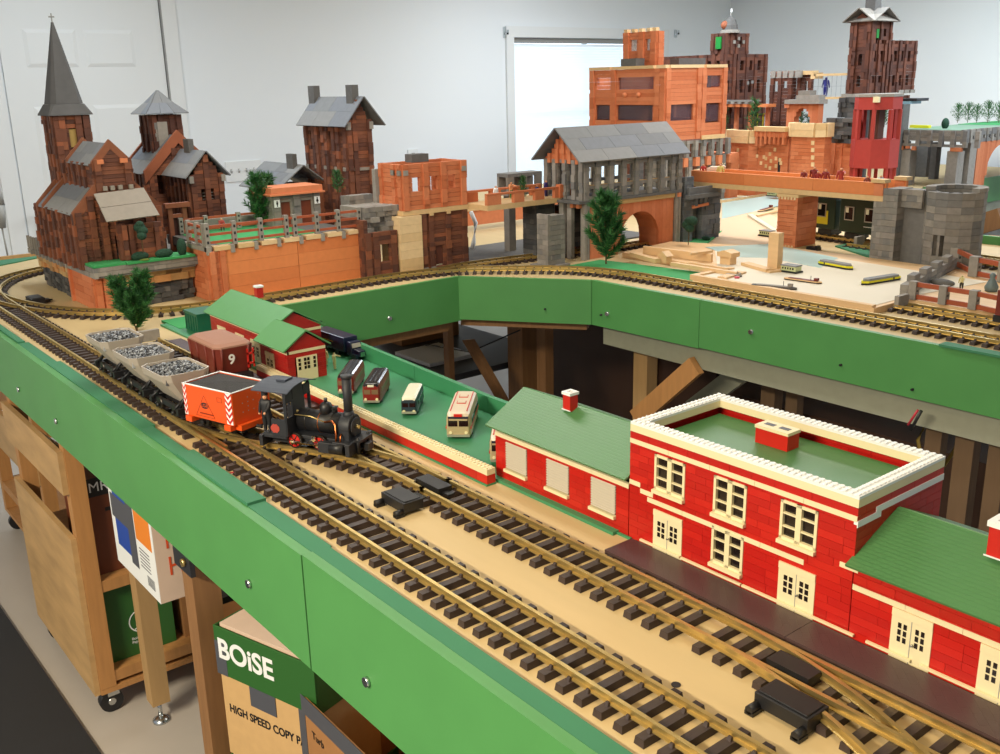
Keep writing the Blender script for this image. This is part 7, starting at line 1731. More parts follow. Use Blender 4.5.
# ================================================================== harbour board
hb_ = thing('harbour_board', 'beech framed harbour board with white paper surface', 'model board', (-1.94, 2.28, 0))
poly = [(-1.945, 2.275), (-1.335, 2.275), (-1.335, 2.435), (.55, 2.435), (.55, 2.93), (-1.6, 2.93), (-2.02, 2.93), (-2.45, 2.75), (-2.40, 2.45), (-2.0, 2.45)]
PAPER = mat('white chart paper', (226, 216, 196), .8, noise=.02, nscale=5)
MB().prism([(x, y, .0005) for x, y in poly], (0, 0, .017)).build('base_board', WOODN, hb_)
q = [(-1.93, 2.30), (-1.35, 2.30), (-1.35, 2.455), (-1.30, 2.80), (-2.0, 2.86), (-2.2, 2.70), (-2.0, 2.47)]
MB().prism([(x, y, .0176) for x, y in q], (0, 0, .0012)).build('paper', PAPER, hb_)
q = [PZ(a, b, .019) for a, b in ((705, 247), (770, 244), (838, 258), (820, 268), (770, 258), (735, 257))]
MB().prism([(x, y, .0189) for x, y, z in q], (0, 0, .0006)).build('painted_water', WATER, hb_)
mb = MB(); mb.box((-1.945, 2.275, .0178), (-1.34, 2.292, .024)); mb.box((-1.945, 2.292, .0178), (-1.925, 2.46, .024)); mb.build('front_rim', WOODN, hb_)
sb = thing('sea_chart_board', 'tan paper board with pale blue water beyond the little wooden harbour', 'model board', (-2.3, 3.2, 0))
q = [PZ(a, b, .003) for a, b in ((707, 250), (785, 252), (785, 222), (752, 205), (722, 200), (717, 236))]
MB().prism([(x, y, .0003) for x, y, z in q], (0, 0, .003)).build('tan_paper', TAN, sb)
q = [PZ(a, b, .003) for a, b in ((722, 219), (783, 205), (783, 192), (722, 199))]
MB().prism([(x, y, .0035) for x, y, z in q], (0, 0, .0006)).build('water_paper', WATER, sb)
mb = MB(); a, b = PZ(720, 203, .004), PZ(783, 193, .004); mb.hexa([(a[0], a[1], .0042), (b[0], b[1], .0042), (b[0], b[1]+.05, .0042), (a[0], a[1]+.05, .0042), (a[0], a[1], .016), (b[0], b[1], .016), (b[0], b[1]+.05, .016), (a[0], a[1]+.05, .016)]); mb.build('rear_rim', WOODN, sb)
def beam_px(name, label, a, b, z, h, w_, m=WOODN, cat='toy wall'):
    A, B_ = Vector(PZ(*a, z+h)), Vector(PZ(*b, z+h)); d = B_-A; L = d.length; c = (A+B_)/2
    mb = MB().ctr((c.x, c.y, z+h/2), (L, w_, h), 0, math.atan2(d.y, d.x)); return solo(mb, name, m, label, cat, (c.x, c.y, z))
zh = .0182
beam_px('wooden_harbour_wall', 'long beech wall at the back left of the harbour board beside the arch', (644, 246), (712, 254), zh, .026, .012)
beam_px('wooden_harbour_wall', 'beech quay wall in front of the two small wooden houses', (672, 262), (738, 272), zh, .012, .016)
beam_px('wooden_harbour_wall', 'beech wall left of the small peaked wooden house', (632, 252), (658, 259), zh, .014, .02)
beam_px('wooden_harbour_wall', 'beech rail running behind the square wooden house', (690, 253), (712, 250), zh+.0265, .008, .010)
beam_px('wooden_harbour_wall', 'beech block row right of the square wooden house', (745, 262), (770, 269), zh, .010, .03)
beam_px('wooden_harbour_wall', 'beech foot block below the upright wooden post', (765, 270), (786, 268), zh, .006, .05)
beam_px('wooden_harbour_wall', 'pale wooden inner wall left of the post', (690, 262), (728, 268), zh, .016, .008)
beam_px('wooden_harbour_wall', 'flat beech quay board at the front left corner of the harbour', (722, 277), (742, 271), zh, .006, .03)
beam_px('white_ramp', 'long white ramp board lying on the tan board toward the orange pier', (750, 214), (780, 233), .0045, .008, .022, CRW, 'toy ramp')
beam_px('wooden_rail', 'thin wooden rail on the tan board right of the white ramp', (757, 215), (785, 208), .0045, .008, .012, WOODN, 'toy ramp')
p = PZ(774, 270, zh); solo(MB().box((p[0]-.020, p[1]-.008, zh+.0065), (p[0]+.016, p[1]+.018, zh+.115)), 'wooden_post', WOODN, 'tall upright beech post standing on the harbour board', 'toy tower', (p[0], p[1], zh+.0065))
def wee_house(px, py, s, label, flat=False, rz=0):
    p = PZ(px, py, zh); t = thing('wooden_toy_house', label, 'toy house', (p[0], p[1], zh), rz); ORG[t.name] = (0, 0, 0)
    MB().box((-s*.5, -s*.4, 0), (s*.5, s*.4, s*.62)).build('walls', WOODN, t)
    e = s*.62
    mb = MB()
    if flat: mb.prism([(-s*.7, -s*.55, e+.0003), (s*.7, -s*.55, e+.0003), (s*.7, -s*.55, e+s*.35), (0, -s*.55, e+s*.55), (-s*.7, -s*.55, e+s*.35)], (0, s*1.1, 0))
    else: mb.prism([(-s*.62, -s*.45, e+.0003), (s*.62, -s*.45, e+.0003), (0, -s*.45, e+s*.45)], (0, s*.95, 0))
    mb.build('roof', WOODN, t)
wee_house(665, 262, .034, 'small beech house with a peaked roof at the left of the harbour')
wee_house(728, 264, .040, 'square beech block house in the middle of the harbour', True)
def boat(label, a, b, w_, h, hull, deck_, z=.0192, kind='barge'):
    A, B_ = Vector(PZ(*a, z)), Vector(PZ(*b, z)); d = B_-A; L = d.length; c = (A+B_)/2
    t = thing('toy_boat', label, 'toy boat', (c.x, c.y, z), math.atan2(d.y, d.x)); ORG[t.name] = (0, 0, 0)
    def sec(hh, k=1.): return [(-L/2*k, -w_*.35*k, hh), (-L/2*.88*k, -w_/2*k, hh), (L/2*.8*k, -w_/2*k, hh), (L/2*k, 0, hh), (L/2*.8*k, w_/2*k, hh), (-L/2*.88*k, w_/2*k, hh), (-L/2*k, w_*.35*k, hh)]
    loft([sec(.0002), sec(h*.3)]).build('keel', BLACK, t); loft([sec(h*.3+.0002, 1.), sec(h*.65, 1.)]).build('hull', hull, t)
    if kind == 'barge': loft([sec(h*.65+.0002, .92), sec(h, .9)]).build('deck_roof', deck_, t); 
    if kind == 'long':
        loft([sec(h*.65+.0002, .8), sec(h*.8, .78)]).build('hold', deck_, t); MB().box((L*.30, -w_*.3, h*.8+.0003), (L*.40, w_*.3, h*1.6)).build('wheelhouse', deck_, t); MB().cyl((L*.2, 0, h*.8+.0003), (L*.2, 0, h*2.2), .0008, 5).build('mast', BLACK, t)
    if kind == 'barge': MB().box((-L*.30, -w_*.505, h*.3), (-L*.26, w_*.505, h*.66)).build('black_stripe', BLACK, t)
    return t
boat('yellow and black canal boat with grey roof in the middle of the harbour', (820, 264), (853, 270), .026, .016, YELLOW, SLATE)
boat('yellow and black canal boat with grey roof beside the grey fence', (898, 279), (861, 285), .026, .016, YELLOW, SLATE)
boat('long dark grey river boat at the front of the harbour board', (752, 286), (797, 290), .018, .010, DGREY, GREY, kind='long')
boat('long natural wood boat with a dark red wheelhouse', (785, 279), (822, 284), .018, .009, WOODN, MAROON, kind='long')
boat('small grey dinghy near the front left of the harbour', (726, 275), (742, 277), .016, .007, GREY, HOPG, kind='long')
boat('tiny tan boat on the pale blue water at the back', (759, 212), (773, 208), .02, .01, WOODN, MAROON, z=.0045, kind='long')
CYM = mat('pale yellow green paint', (198, 204, 150), .5)
def ferry(px, py, label, z=.0192, s=1., rz=0):
    p = PZ(px, py, z); t = thing('toy_ferry', label, 'toy boat', (p[0], p[1], z), rz); ORG[t.name] = (0, 0, 0)
    MB().box((-.030*s, -.018*s, .0002), (.030*s, .018*s, .005*s)).build('hull', BLACK, t); MB().box((-.026*s, -.015*s, .0053*s), (.026*s, .015*s, .019*s)).build('cabin', CYM, t); MB().box((-.027*s, -.017*s, .0193*s), (.027*s, .017*s, .0225*s)).build('roof', SLATE, t)
    mb = MB()
    for i in range(5): mb.box((-.022*s+i*.009*s, -.0156*s, .010*s), (-.017*s+i*.009*s, -.0150*s, .016*s)); 
    mb.build('windows', GLASSD, t)
ferry(791, 272, 'small yellow green ferry cabin boat right of the wooden post')
ferry(767, 236, 'small yellow green ferry cabin boat on the tan board above the post', .0045)
ferry(773, 196, 'small yellow green ferry cabin boat far back under the viaduct', .0165)
solo(MB().cyl(PZ(737, 278, .0192), PZ(737, 278, .0192)+np.array([0, 0, .004]), .008, 12), 'pink_cap', mat('pink plastic', (210, 70, 90), .5), 'small round pink cap on the harbour paper', 'toy cap', PZ(737, 278, .0192))
for px, py, lab in ((853, 248, 'a'),): pass
p = PZ(812, 252, .001); solo(MB().box((p[0]-.045, p[1]+.03, .0005), (p[0]+.0, p[1]+.055, .012)).box((p[0]-.01, p[1]+.028, .012), (p[0]+.0, p[1]+.050, .018)), 'black_adapter', BLACK, 'black plastic track part lying on the deck behind the orange pier', 'track part', (p[0], p[1]+.03, .0005))
# ---- fenced stone yard at the right
yx = lambda x, y: PZ(x, y, .0182)
a, b, c, d = yx(913, 299), yx(943, 304), yx(973, 309), yx(1004, 316)
rail_fence('grey posts with two red brown rails at the front of the stone yard', [(q[0], q[1]) for q in (a, b, c, d)], .0182, .048, 2, w_=.020, rh=.012, rm=FRAIL)
e, f, g = yx(957, 267), yx(976, 285), yx(1012, 292)
rail_fence('grey posts with red brown rails at the back of the stone yard', [(q[0], q[1]) for q in (PZ(955, 266, .0182), PZ(974, 276, .0182), PZ(1003, 282, .0182))], .0182, .058, 2, w_=.026, rh=.014, rm=FRAIL)
gw = thing('grey_wall', 'crenellated grey block wall along the left side of the stone yard', 'toy wall', (a[0], a[1], .0182))
n = 9; A, B_ = Vector(yx(903, 297)), Vector(yx(953, 268))
mb = MB()
for i in range(n):
    for k in range(3 if i % 2 else 2):
        q = A.lerp(B_, (i+.5)/n); d_ = B_-A; mb.ctr((q.x, q.y, .0187+.008+k*.0165), (d_.length/n-.001, .020, .0158), 0, math.atan2(d_.y, d_.x))
mb.build('blocks', GREY, gw)
MR = thing('maroon_box_car', 'maroon wooden car end cut off by the right edge of the photo', 'toy wagon', (-1.06, 2.38, .0175)); 
p = PZ(994, 322, .0175); mb = MB().box((p[0], p[1]-.0, .035), (p[0]+.12, p[1]+.07, .095)); mb.build('body', MAROON, MR); MB().box((p[0]-.004, p[1]-.0, .018), (p[0]+.12, p[1]+.07, .0345)).build('underframe', BLACK, MR)
figure('cream figurine with arms out standing in the stone yard', PZ(961, 290, .0182), .042, FCR, (60, 56, 50), FCR, -1.2, 'reach', skin=FCR)
p = PZ(991, 291, .0182); solo(MB().lathe((p[0], p[1], .0182), [(.016, 0), (.018, .012), (.010, .028), (.006, .036), (.009, .044), (.003, .05)], 10), 'blue_grey_statuette', mat('blue grey paint', (100, 116, 118), .5), 'blue grey statuette in the stone yard', 'statuette', (p[0], p[1], .0182))
p = PZ(942, 286, .0182); solo(MB().sphere((p[0], p[1], .028), .02, sc=(1.8, 1, .5)), 'grey_rock', DGREY, 'low dark grey rock lying in the stone yard', 'rock', (p[0], p[1], .0182))
# ================================================================== trees
STEM = mat('brown stem', (84, 66, 40), .8)
def pine_mesh(name, h, r, seed, n=420, lean=0., shape=0):
    random.seed(seed); mb = MB(); mb.tube([(0, 0, 0), (lean*.4, 0, h*.5), (lean, 0, h*.97)], h*.010+.0006, 5, 1)
    tw = []
    for i in range(26):
        t = .06+.9*i/26; a = i*2.4; L = r*(1.05-.80*t**1.6)*random.uniform(.8, 1.1); b = Vector((lean*t, 0, h*t)); d = Vector((math.cos(a)*.75, math.sin(a)*.75, .85)).normalized(); tw.append((b, b+d*L*1.1))
    tw.append((Vector((lean*.6, 0, h*.6)), Vector((lean*1.05, 0, h*1.0))))
    for k, (a, b) in enumerate(tw):
        m = max(8, n//len(tw))
        for j in range(m):
            t = random.random(); p = a.lerp(b, t); ax = (b-a).normalized(); o_ = ax.orthogonal().normalized(); q = Matrix.Rotation(random.uniform(0, 2*PI), 3, ax) @ o_
            dd = (ax*.9+q*.8).normalized(); L = h*random.uniform(.08, .12)+.003; s_ = dd.orthogonal().normalized()*max(.0006, L*.075); s2 = dd.cross(s_)
            mb.add([p+s_, p-s_*.5+s2*.8, p-s_*.5-s2*.8, p+dd*L], [(0, 1, 2), (0, 1, 3), (1, 2, 3), (2, 0, 3)])
    return mb
def pine(label, loc, h, r, seed, n=420, group=None, double=False):
    t = thing('toy_pine_tree', label, 'toy tree', loc, group=group)
    mb = pine_mesh('x', h, r, seed, n, lean=(-.3*h if double else 0))
    if double:
        m2 = pine_mesh('x', h*1.12, r, seed+5, n, lean=.26*h); mb.add(m2.v, m2.f); mb.m = mb.m[:len(mb.f)-len(m2.f)]+m2.m
    st = MB(); fo = MB()
    for f, m in zip(mb.f, mb.m): (st if m == 1 else fo).f.append(f)
    for q in (st, fo):
        used = sorted({i for f in q.f for i in f}); mp_ = {i: k for k, i in enumerate(used)}; q.v = [mb.v[i] for i in used]; q.f = [tuple(mp_[i] for i in f) for f in q.f]; q.m = [0]*len(q.f); q.s = [False]*len(q.f)
    t.rotation_euler.z = .9; o = fo.build('needles', PINE, t, world=False); s_ = st.build('stem', STEM, t, world=False)
    return t
p = PZ(137, 331, .0005); pine('forked green pine sprig behind the first grey tipper wagon', p, .135, .058, 3, 2600, double=True)
pine('tall green pine tree left of the restroom hut on the terrace', (-3.0, 1.395, .159), .168, .060, 11, 1700)
pine('shorter pine tree directly behind the restroom hut', (-3.08, 1.47, .159), .158, .055, 12, 1400)
pine('small pale green pine right of the restroom hut below the tall house', (-2.95, 1.66, .245), .075, .032, 13, 700)
p = PZ(606, 264, .008); pine('large dark green pine tree in front of the orange arch', (p[0], p[1], .0085), .225, .095, 14, 4200)
for (x, yb, yt, Y, lab) in ((722, 129, 107, 4.45, 'small pine left on the terrace behind the cream parapet'), (754, 127, 99, 4.5, 'taller pine in front of the yellow door frames'), (811, 122, 106, 4.70, 'pine right of the orange belfry arch'), (801, 122, 112, 4.75, 'tiny pine seen through the belfry arch'), (884, 128, 104, 5.32, 'pine between the red shelter and the far bridge'), (523, 183, 176, 2.19, 'tiny pine behind the orange parapet of the footbridge')):
    a, b = PY(x, yb, Y), PY(x, yt, Y); zb2 = {884: ZT5+.003, 523: .2078}.get(x, .2505); a[2] = zb2; h = b[2]-a[2]; pine(lab, a, h, h*.27, int(x), 520)
for i, (x, yt) in enumerate(((957, 105), (967, 104), (976, 106), (987, 102), (998, 104))):
    Y = 5.95+(.02*i); a, b = PY(x, 125.5-(x-957)*.0, Y), PY(x, yt, Y); pine(['leftmost pine of the row on the far right bridge', 'second pine of the row on the far right bridge', 'middle smallest pine of the row on the far right bridge', 'tallest pine of the row on the far right bridge', 'last pine of the row at the right edge of the photo'][i], (a[0], a[1], ZT5+.004), b[2]-ZT5-.004, .060, 40+i, 700, group='pines on the far bridge')
def round_tree(label, loc, h, seed, clumps):
    t = thing('toy_leaf_tree', label, 'toy tree', loc); MB().tube([(0, 0, 0), (.002, 0, h*.4), (0, 0, h*.75)], .0018, 6).build('trunk', STEM, t, world=False)
    mb = MB()
    for x, y, z, r in clumps: mb.sphere((x*h, y*h, z*h), r*h, sc=(1, 1, .85), n=8)
    mb.build('crown', SCRUB, t, world=False); MB().lathe((0, 0, 0), [(.016, 0), (.014, .002), (.006, .004)], 12).build('mossy_base', mat('moss base', (96, 112, 40), .9) if 'moss base' not in MATS else MATS['moss base'], t, world=False)
    return t
round_tree('dark round topped tree on the lawn in front of the church', (-2.793, .938, .1328), .095, 1, [(-.05, 0, .95, .17), (.06, .05, .86, .15), (.12, -.02, .72, .14), (-.08, .05, .82, .14), (.0, 0, 1.05, .12)])
p = PZ(688, 248, .006); round_tree('dark round tree on the small lawn beside the blue grey ruin', (p[0], p[1], .0065), .105, 2, [(-.08, 0, .78, .18), (.10, .05, .92, .20), (.05, 0, .68, .17), (-.02, .05, .9, .18)])
bg = lambda label, a, b, r, zs=1.: solo(MB().sphere(((a[0]+b[0])/2, (a[1]+b[1])/2, a[2]+r*.8*zs), r, sc=(max(1, abs(b[0]-a[0])/r/2), max(1, abs(b[1]-a[1])/r/2), zs)), 'toy_bush', SCRUB, label, 'toy bush', ((a[0]+b[0])/2, (a[1]+b[1])/2, a[2]))
bg('long low dark hedge on the church lawn, left half', (-2.799, .905, .133), (-2.799, .955, .133), .013)
bg('low dark hedge on the church lawn, right half', (-2.799, .972, .133), (-2.799, 1.025, .133), .013)
bg('cone shaped dark bush at the right end of the church lawn', (-2.799, 1.052, .133), (-2.799, 1.052, .133), .014, 1.9)
p = PZ(706, 240, .006); bg('low dark bush at the right of the small lawn beside the ruin', (p[0]-.02, p[1], .006), (p[0]+.02, p[1], .006), .010, .8)
p = PY(905, 127, 5.35); solo(MB().sphere((p[0], 5.35, ZT5+.014), .013, sc=(1, 1, 1.3)), 'toy_bush', SCRUB, 'upright dark bush on the road of the far right bridge', 'toy bush', (p[0], 5.35, ZT5))
p = PY(945, 127, 5.35); solo(MB().sphere((p[0], 5.35, ZT5+.028), .020, sc=(1, 1, 1.5)), 'toy_bush', SCRUB, 'rounded dark bush on the far right bridge near the pine row', 'toy bush', (p[0], 5.35, ZT5))
p = PY(930, 129, 5.35); boat('yellow and grey boat shaped car on the far right bridge', (905, 130), (928, 130), .02, .01, YELLOW, SLATE, z=.02) if False else solo(MB().box((p[0]-.11, 5.33, ZT5+.003), (p[0]-.0, 5.36, ZT5+.018)), 'toy_car', YELLOW, 'flat yellow toy car on the road of the far right bridge', 'toy car', (p[0]-.05, 5.34, ZT5+.003))
# ================================================================== figurines
figure('figurine in red with green hat behind the rear terrace fence', (-2.93, 1.235, .1600), .050, (150, 50, 40), (60, 50, 50), (40, 70, 50), -.3, 'sit')
for (x, y, Y, top, legs, lab, pk) in (
    (351, 452, 0, 0, 0, '', ''),):
    pass
zb_ = bz if False else .2080
for (y, xx, top, legs, lab, pk) in ((2.055, -2.60, (240, 240, 240), (110, 190, 190), 'figurine in white and pale teal on the footbridge near the gatehouse', 'stand'), (2.17, -2.66, (226, 150, 100), (60, 120, 60), 'figurine with orange shirt in the middle of the footbridge', 'reach'), (2.285, -2.61, (60, 44, 110), (50, 40, 90), 'figurine in violet near the train shed end of the footbridge', 'stand'), (2.235, -2.60, (40, 60, 120), (60, 60, 60), 'small figurine in blue crouching on the footbridge', 'sit')):
    figure(lab, (xx, y, zb_), .058 if pk != 'sit' else .045, top, legs, (90, 60, 30), .2, pk)
vz = z0v+.0175
for px, top, legs, lab, pk, h in ((803, (130, 36, 32), (110, 34, 30), 'dark red seated figurine on the viaduct, leftmost of the group', 'sit', .062), (813, (136, 34, 30), (90, 30, 30), 'dark red walking figurine on the viaduct with raised head', 'walk', .076), (817, (150, 40, 36), (60, 30, 30), 'shorter dark red figurine close behind the walking one on the viaduct', 'stand', .062), (824.5, (140, 38, 34), (70, 30, 34), 'dark red standing figurine in the middle of the viaduct', 'stand', .070), (840, (170, 60, 50), (160, 60, 50), 'dark red figurine holding up blue parts on the viaduct', 'reach', .078), (866.5, (130, 60, 50), (80, 40, 30), 'small brown figurine near the right end of the viaduct', 'stand', .056), (880, (80, 140, 190), (60, 100, 150), 'light blue seated figurine near the viaduct end blocks', 'sit', .060)):
    p = PY(px, 190, 3.03); figure(lab, (p[0], 3.03, vz), h, top, legs, (50, 30, 30), -1., pk)
p = PY(703, 175, 3.03); figure('tiny figurine in red and yellow at the left end of the viaduct', (p[0], 3.03, vz), .062, (190, 50, 40), (210, 170, 60), (60, 40, 30), -1., 'stand')
p = PY(722, 172, 3.03); figure('cream figurine standing beside the white cow on the viaduct', (p[0], 3.02, vz), .068, (210, 200, 120), (200, 190, 120), (120, 90, 40), -1., 'stand')
# cow: one continuous skinned body
def cow(label, loc, s, rz):
    J = [(0, 0, .62), (.28, 0, .66), (-.30, 0, .66), (.46, 0, .78), (.60, 0, .84), (.74, 0, .74), (.26, .10, .45), (.26, .10, .22), (.26, .10, .02), (.26, -.10, .45), (.26, -.10, .22), (.26, -.10, .02), (-.30, .10, .45), (-.34, .10, .24), (-.30, .10, .02), (-.30, -.10, .45), (-.34, -.10, .24), (-.30, -.10, .02), (-.46, 0, .68), (-.50, 0, .40)]
    E_ = [(0, 1), (0, 2), (1, 3), (3, 4), (4, 5), (1, 6), (6, 7), (7, 8), (1, 9), (9, 10), (10, 11), (2, 12), (12, 13), (13, 14), (2, 15), (15, 16), (16, 17), (2, 18), (18, 19)]
    R = [.19, .18, .17, .10, .085, .055, .07, .045, .04, .07, .045, .04, .09, .05, .04, .09, .05, .04, .03, .015]
    me = bpy.data.meshes.new('cow'); me.from_pydata(J, E_, []); o = bpy.data.objects.new('c', me); C.objects.link(o); o.modifiers.new('s', 'SKIN')
    for i, r in enumerate(R): sv = me.skin_vertices[0].data[i]; sv.radius = (r, r); sv.use_root = i == 0
    ss = o.modifiers.new('ss', 'SUBSURF'); ss.levels = 1; dg = bpy.context.evaluated_depsgraph_get(); dg.update(); m2 = bpy.data.meshes.new_from_object(o.evaluated_get(dg)); bpy.data.objects.remove(o)
    for v in m2.vertices: v.co *= s
    m2.materials.clear(); m2.materials.append(mcol((222, 190, 168)))
    o = bpy.data.objects.new('toy_cow', m2); C.objects.link(o); o.location = loc; o.rotation_euler = (0, 0, rz); ORG[o.name] = (0, 0, 0); tag(o, label, 'toy animal')
    mb = MB()
    for sg in (-1, 1): mb.cyl((.60*s, sg*.05*s, .90*s), (.62*s, sg*.12*s, 1.0*s), .018*s, 6); 
    mb.build('horns', CREAM, o); mb = MB()
    for sg in (-1, 1): mb.sphere((.57*s, sg*.11*s, .86*s), .03*s, sc=(.6, 1.4, .7), n=6)
    mb.build('ears', mcol((222, 190, 168)), o)
cow('pale toy cow standing on the left end of the viaduct', (PY(714, 172, 3.03)[0], 3.03, vz), .068, .1)
# ================================================================== below the layout, front side
def cart(name, label, x0, x1, y0, y1, zs, panels, loc):
    t = thing(name, label, 'storage cart', loc)
    for x in (x0, x1-.035):
        for y in (y0, y1-.04): MB().box((x, y, ZF+.09), (x+.035, y+.04, -.20)).build('post', WOODO, t)
    for z in zs: MB().box((x0+.001, y0+.001, z-.03), (x1-.0355, y1, z)).build('shelf', WOODO, t); MB().box((x1-.035, y0+.0405, z-.03), (x1-.002, y1-.0405, z)).build('shelf_rail', WOODO, t)
    for za, zb2 in panels: MB().box((x0-.01, y0-.014, za), (x1-.006, y0-.0005, zb2)).build('side_panel', PLYW, t)
    mb = MB(); mb.box((x0, y0, ZF+.075), (x1, y1, ZF+.089)); mb.build('base', WOODO, t)
    for x in (x0+.03, x1-.04):
        for y in (y0+.03, y1-.04):
            c = MB(); c.cyl((x-.012, y, ZF+.031), (x+.012, y, ZF+.031), .030, 18); c = c.build('caster_wheel', BLACK, t); q = MB(); q.cyl((x-.014, y, ZF+.031), (x+.014, y, ZF+.031), .010, 10); q.box((x-.018, y-.01, ZF+.05), (x+.018, y+.02, ZF+.0745)); q.build('hub', STEEL, c)
    return t
CX = -2.388; CY = .555
sZ = PX(92, 578, CX-.04)[2]; sB = PX(103, 667, CX-.04)[2]; gT = PX(98, 592, CX-.04)[2]
cart('rolling_shelf_cart', 'wooden rolling shelf cart with plywood side panels under the green fascia', -2.93, CX, CY, 1.22, (sZ, sB), ((-.345, -.235), (-.905, -.462)), (-2.9, CY, ZF))
cart('rolling_shelf_cart', 'second wooden cart at the far left edge below the layout', -3.85, -3.18, .66, 1.2, (-.42, -.78), ((-.60, -.45),), (-3.8, .66, ZF))
solo(MB().cyl((-3.05, .64, -.500), (-2.62, .66, -.500), .035, 20), 'cardboard_tube', CARDL, 'brown cardboard tube lying on the front cart shelf', 'tube', (-2.9, .65, -.555)) if False else None
mb = MB(); mb.cyl((-3.06, .635, -.405), (-2.72, .66, -.405), .030, 20); solo(mb, 'cardboard_tube', CARDL, 'brown cardboard tube poking out between the two plywood panels', 'tube', (-3.0, .64, -.52))
# MR.C box, green carton, brown crate on the cart (faces toward +x)
def xbox(name, label, y0, y1, z0, z1, m, cat='box', d=.22, xf_=CX-.040):
    t = thing(name, label, cat, (xf_, y0, z0)); MB().box((xf_-d, y0, z0), (xf_, y1, z1)).build('carton', m, t); return t
A, B_ = PX(84, 480, CX-.04), PX(112, 470, CX-.04)
COFB = mat('brown printed carton', (112, 58, 34), .5, noise=.15, nscale=8)
t = xbox('coffee_maker_box', 'dark brown coffee maker carton on the upper shelf of the cart', .600, .76, sZ+.0005, A[2]+.0, COFB)
xf0 = CX-.0395; zt = A[2]
MB().box((xf0, .600, zt-.050), (xf0+.0006, .76, zt-.001)).build('black_band', BLACK, t)
text('white_title', 'MR.C', .036, frame((xf0+.0008, .648, zt-.026), (0, 1, 0), (0, 0, 1)), WHITEP, t)
mb = MB(); mb.box((xf0, .64, zt-.095), (xf0+.0005, .73, zt-.085)); mb.box((xf0, .68, zt-.135), (xf0+.0005, .73, zt-.105)); mb.build('dark_print', BLACK, t)
MB().box((xf0, .68, zt-.20), (xf0+.0006, .72, zt-.165)).build('cup_picture', HOPG, t)
t = xbox('green_carton', 'dark green carton with a round white tree logo on the bottom cart shelf', .600, .775, sB+.0005, gT, BOXG)
cyl_ = (.690, (sB+gT)/2-.01); mb = MB()
for i in range(24): a0, a1 = 2*PI*i/24, 2*PI*(i+1)/24; mb.add([(xf0+.0003, cyl_[0]+r*math.cos(a), cyl_[1]+r*math.sin(a)) for r, a in ((.030, a0), (.033, a0), (.033, a1), (.030, a1))]+[(xf0+.0009, cyl_[0]+r*math.cos(a), cyl_[1]+r*math.sin(a)) for r, a in ((.030, a0), (.033, a0), (.033, a1), (.030, a1))], [(0, 1, 2, 3), (4, 5, 6, 7), (0, 1, 5, 4), (1, 2, 6, 5), (2, 3, 7, 6), (3, 0, 4, 7)])
mb.box((xf0+.0003, cyl_[0]-.0015, cyl_[1]-.030), (xf0+.0009, cyl_[0]+.0015, cyl_[1]+.026))
for k in range(4):
    z = cyl_[1]+.018-k*.011; w_ = .006+k*.0045
    for s_ in (-1, 1): mb.hexa([(xf0+.0003, cyl_[0], z), (xf0+.0003, cyl_[0]+s_*w_, z-.008), (xf0+.0003, cyl_[0]+s_*w_, z-.0045), (xf0+.0003, cyl_[0], z+.0035), (xf0+.0009, cyl_[0], z), (xf0+.0009, cyl_[0]+s_*w_, z-.008), (xf0+.0009, cyl_[0]+s_*w_, z-.0045), (xf0+.0009, cyl_[0], z+.0035)])
mb.build('round_tree_logo', WHITEP, t)
text('small_print', 'Boise Cascade\nPaper Division', .0105, frame((xf0+.0008, .690, (sB+gT)/2-.062), (0, 1, 0), (0, 0, 1)), WHITEP, t)
t = xbox('brown_crate', 'brown cardboard crate with dark handwriting on the bottom cart shelf', .80, 1.17, sB+.0005, gT+.01, CARD)
text('handwriting', 'SLABBYZ\nW', .030, frame((xf0+.0008, .97, (sB+gT)/2), (0, 1, 0), (0, 0, 1)), BLACK, t)
# dark shelf and white carton near the leg
pa, pb = (-2.135, .575), (-1.855, .590)
solo(MB().box((-2.06, .63, -.435), (-1.80, .95, -.4205)), 'dark_shelf', BLACKM, 'dark shelf board under the white printed carton', 'shelf', (-2.06, .63, -.435))
wx0_, wx1_, wy, wz0_, wz1_ = -2.12, -1.858, .572, -.420, -.19
t = thing('white_carton', 'white carton with blue and orange printed side and large red letters', 'box', (wx0_, wy, wz0_))
MB().box((wx0_, wy, wz0_), (wx1_, wy+.24, wz1_)).build('carton', PINKW, t)
MB().box((wx0_, wy-.0008, wz0_), (wx1_, wy-.0001, wz1_)).build('white_side', WHITEP, t)
W_ = wx1_-wx0_; H_ = wz1_-wz0_; fx = lambda f: wx0_+W_*f; fz = lambda f: wz0_+H_*f
MB().box((fx(.10), wy-.0013, fz(.22)), (fx(.50), wy-.0009, fz(.80))).build('blue_print', mat('blue print', (32, 70, 160), .5), t)
mb = MB(); mb.box((fx(.04), wy-.0018, fz(.50)), (fx(.42), wy-.0014, fz(.74))); mb.box((fx(.42), wy-.0018, fz(.16)), (fx(.58), wy-.0014, fz(.78))); mb.build('grey_product_picture', TAPE, t)
MB().box((fx(.60), wy-.0013, fz(.48)), (fx(.95), wy-.0009, fz(.78))).build('orange_print', mat('orange print', (226, 130, 40), .5), t)
mb = MB()
for i in range(6): mb.box((fx(.64), wy-.0013, fz(.40-i*.035)), (fx(.86), wy-.0009, fz(.41-i*.035)))
for i in range(8): mb.box((fx(.76+i*.02), wy-.0013, fz(.08)), (fx(.768+i*.02), wy-.0009, fz(.18)))
mb.build('fine_print', TAPE, t)
text('red_letters', 'N\nH', .060, frame((wx1_+.0006, wy+.040, (wz0_+wz1_)/2-.01), (0, 1, 0), (0, 0, 1)), mat('red orange ink', (220, 84, 40), .6), t, sx=.8)
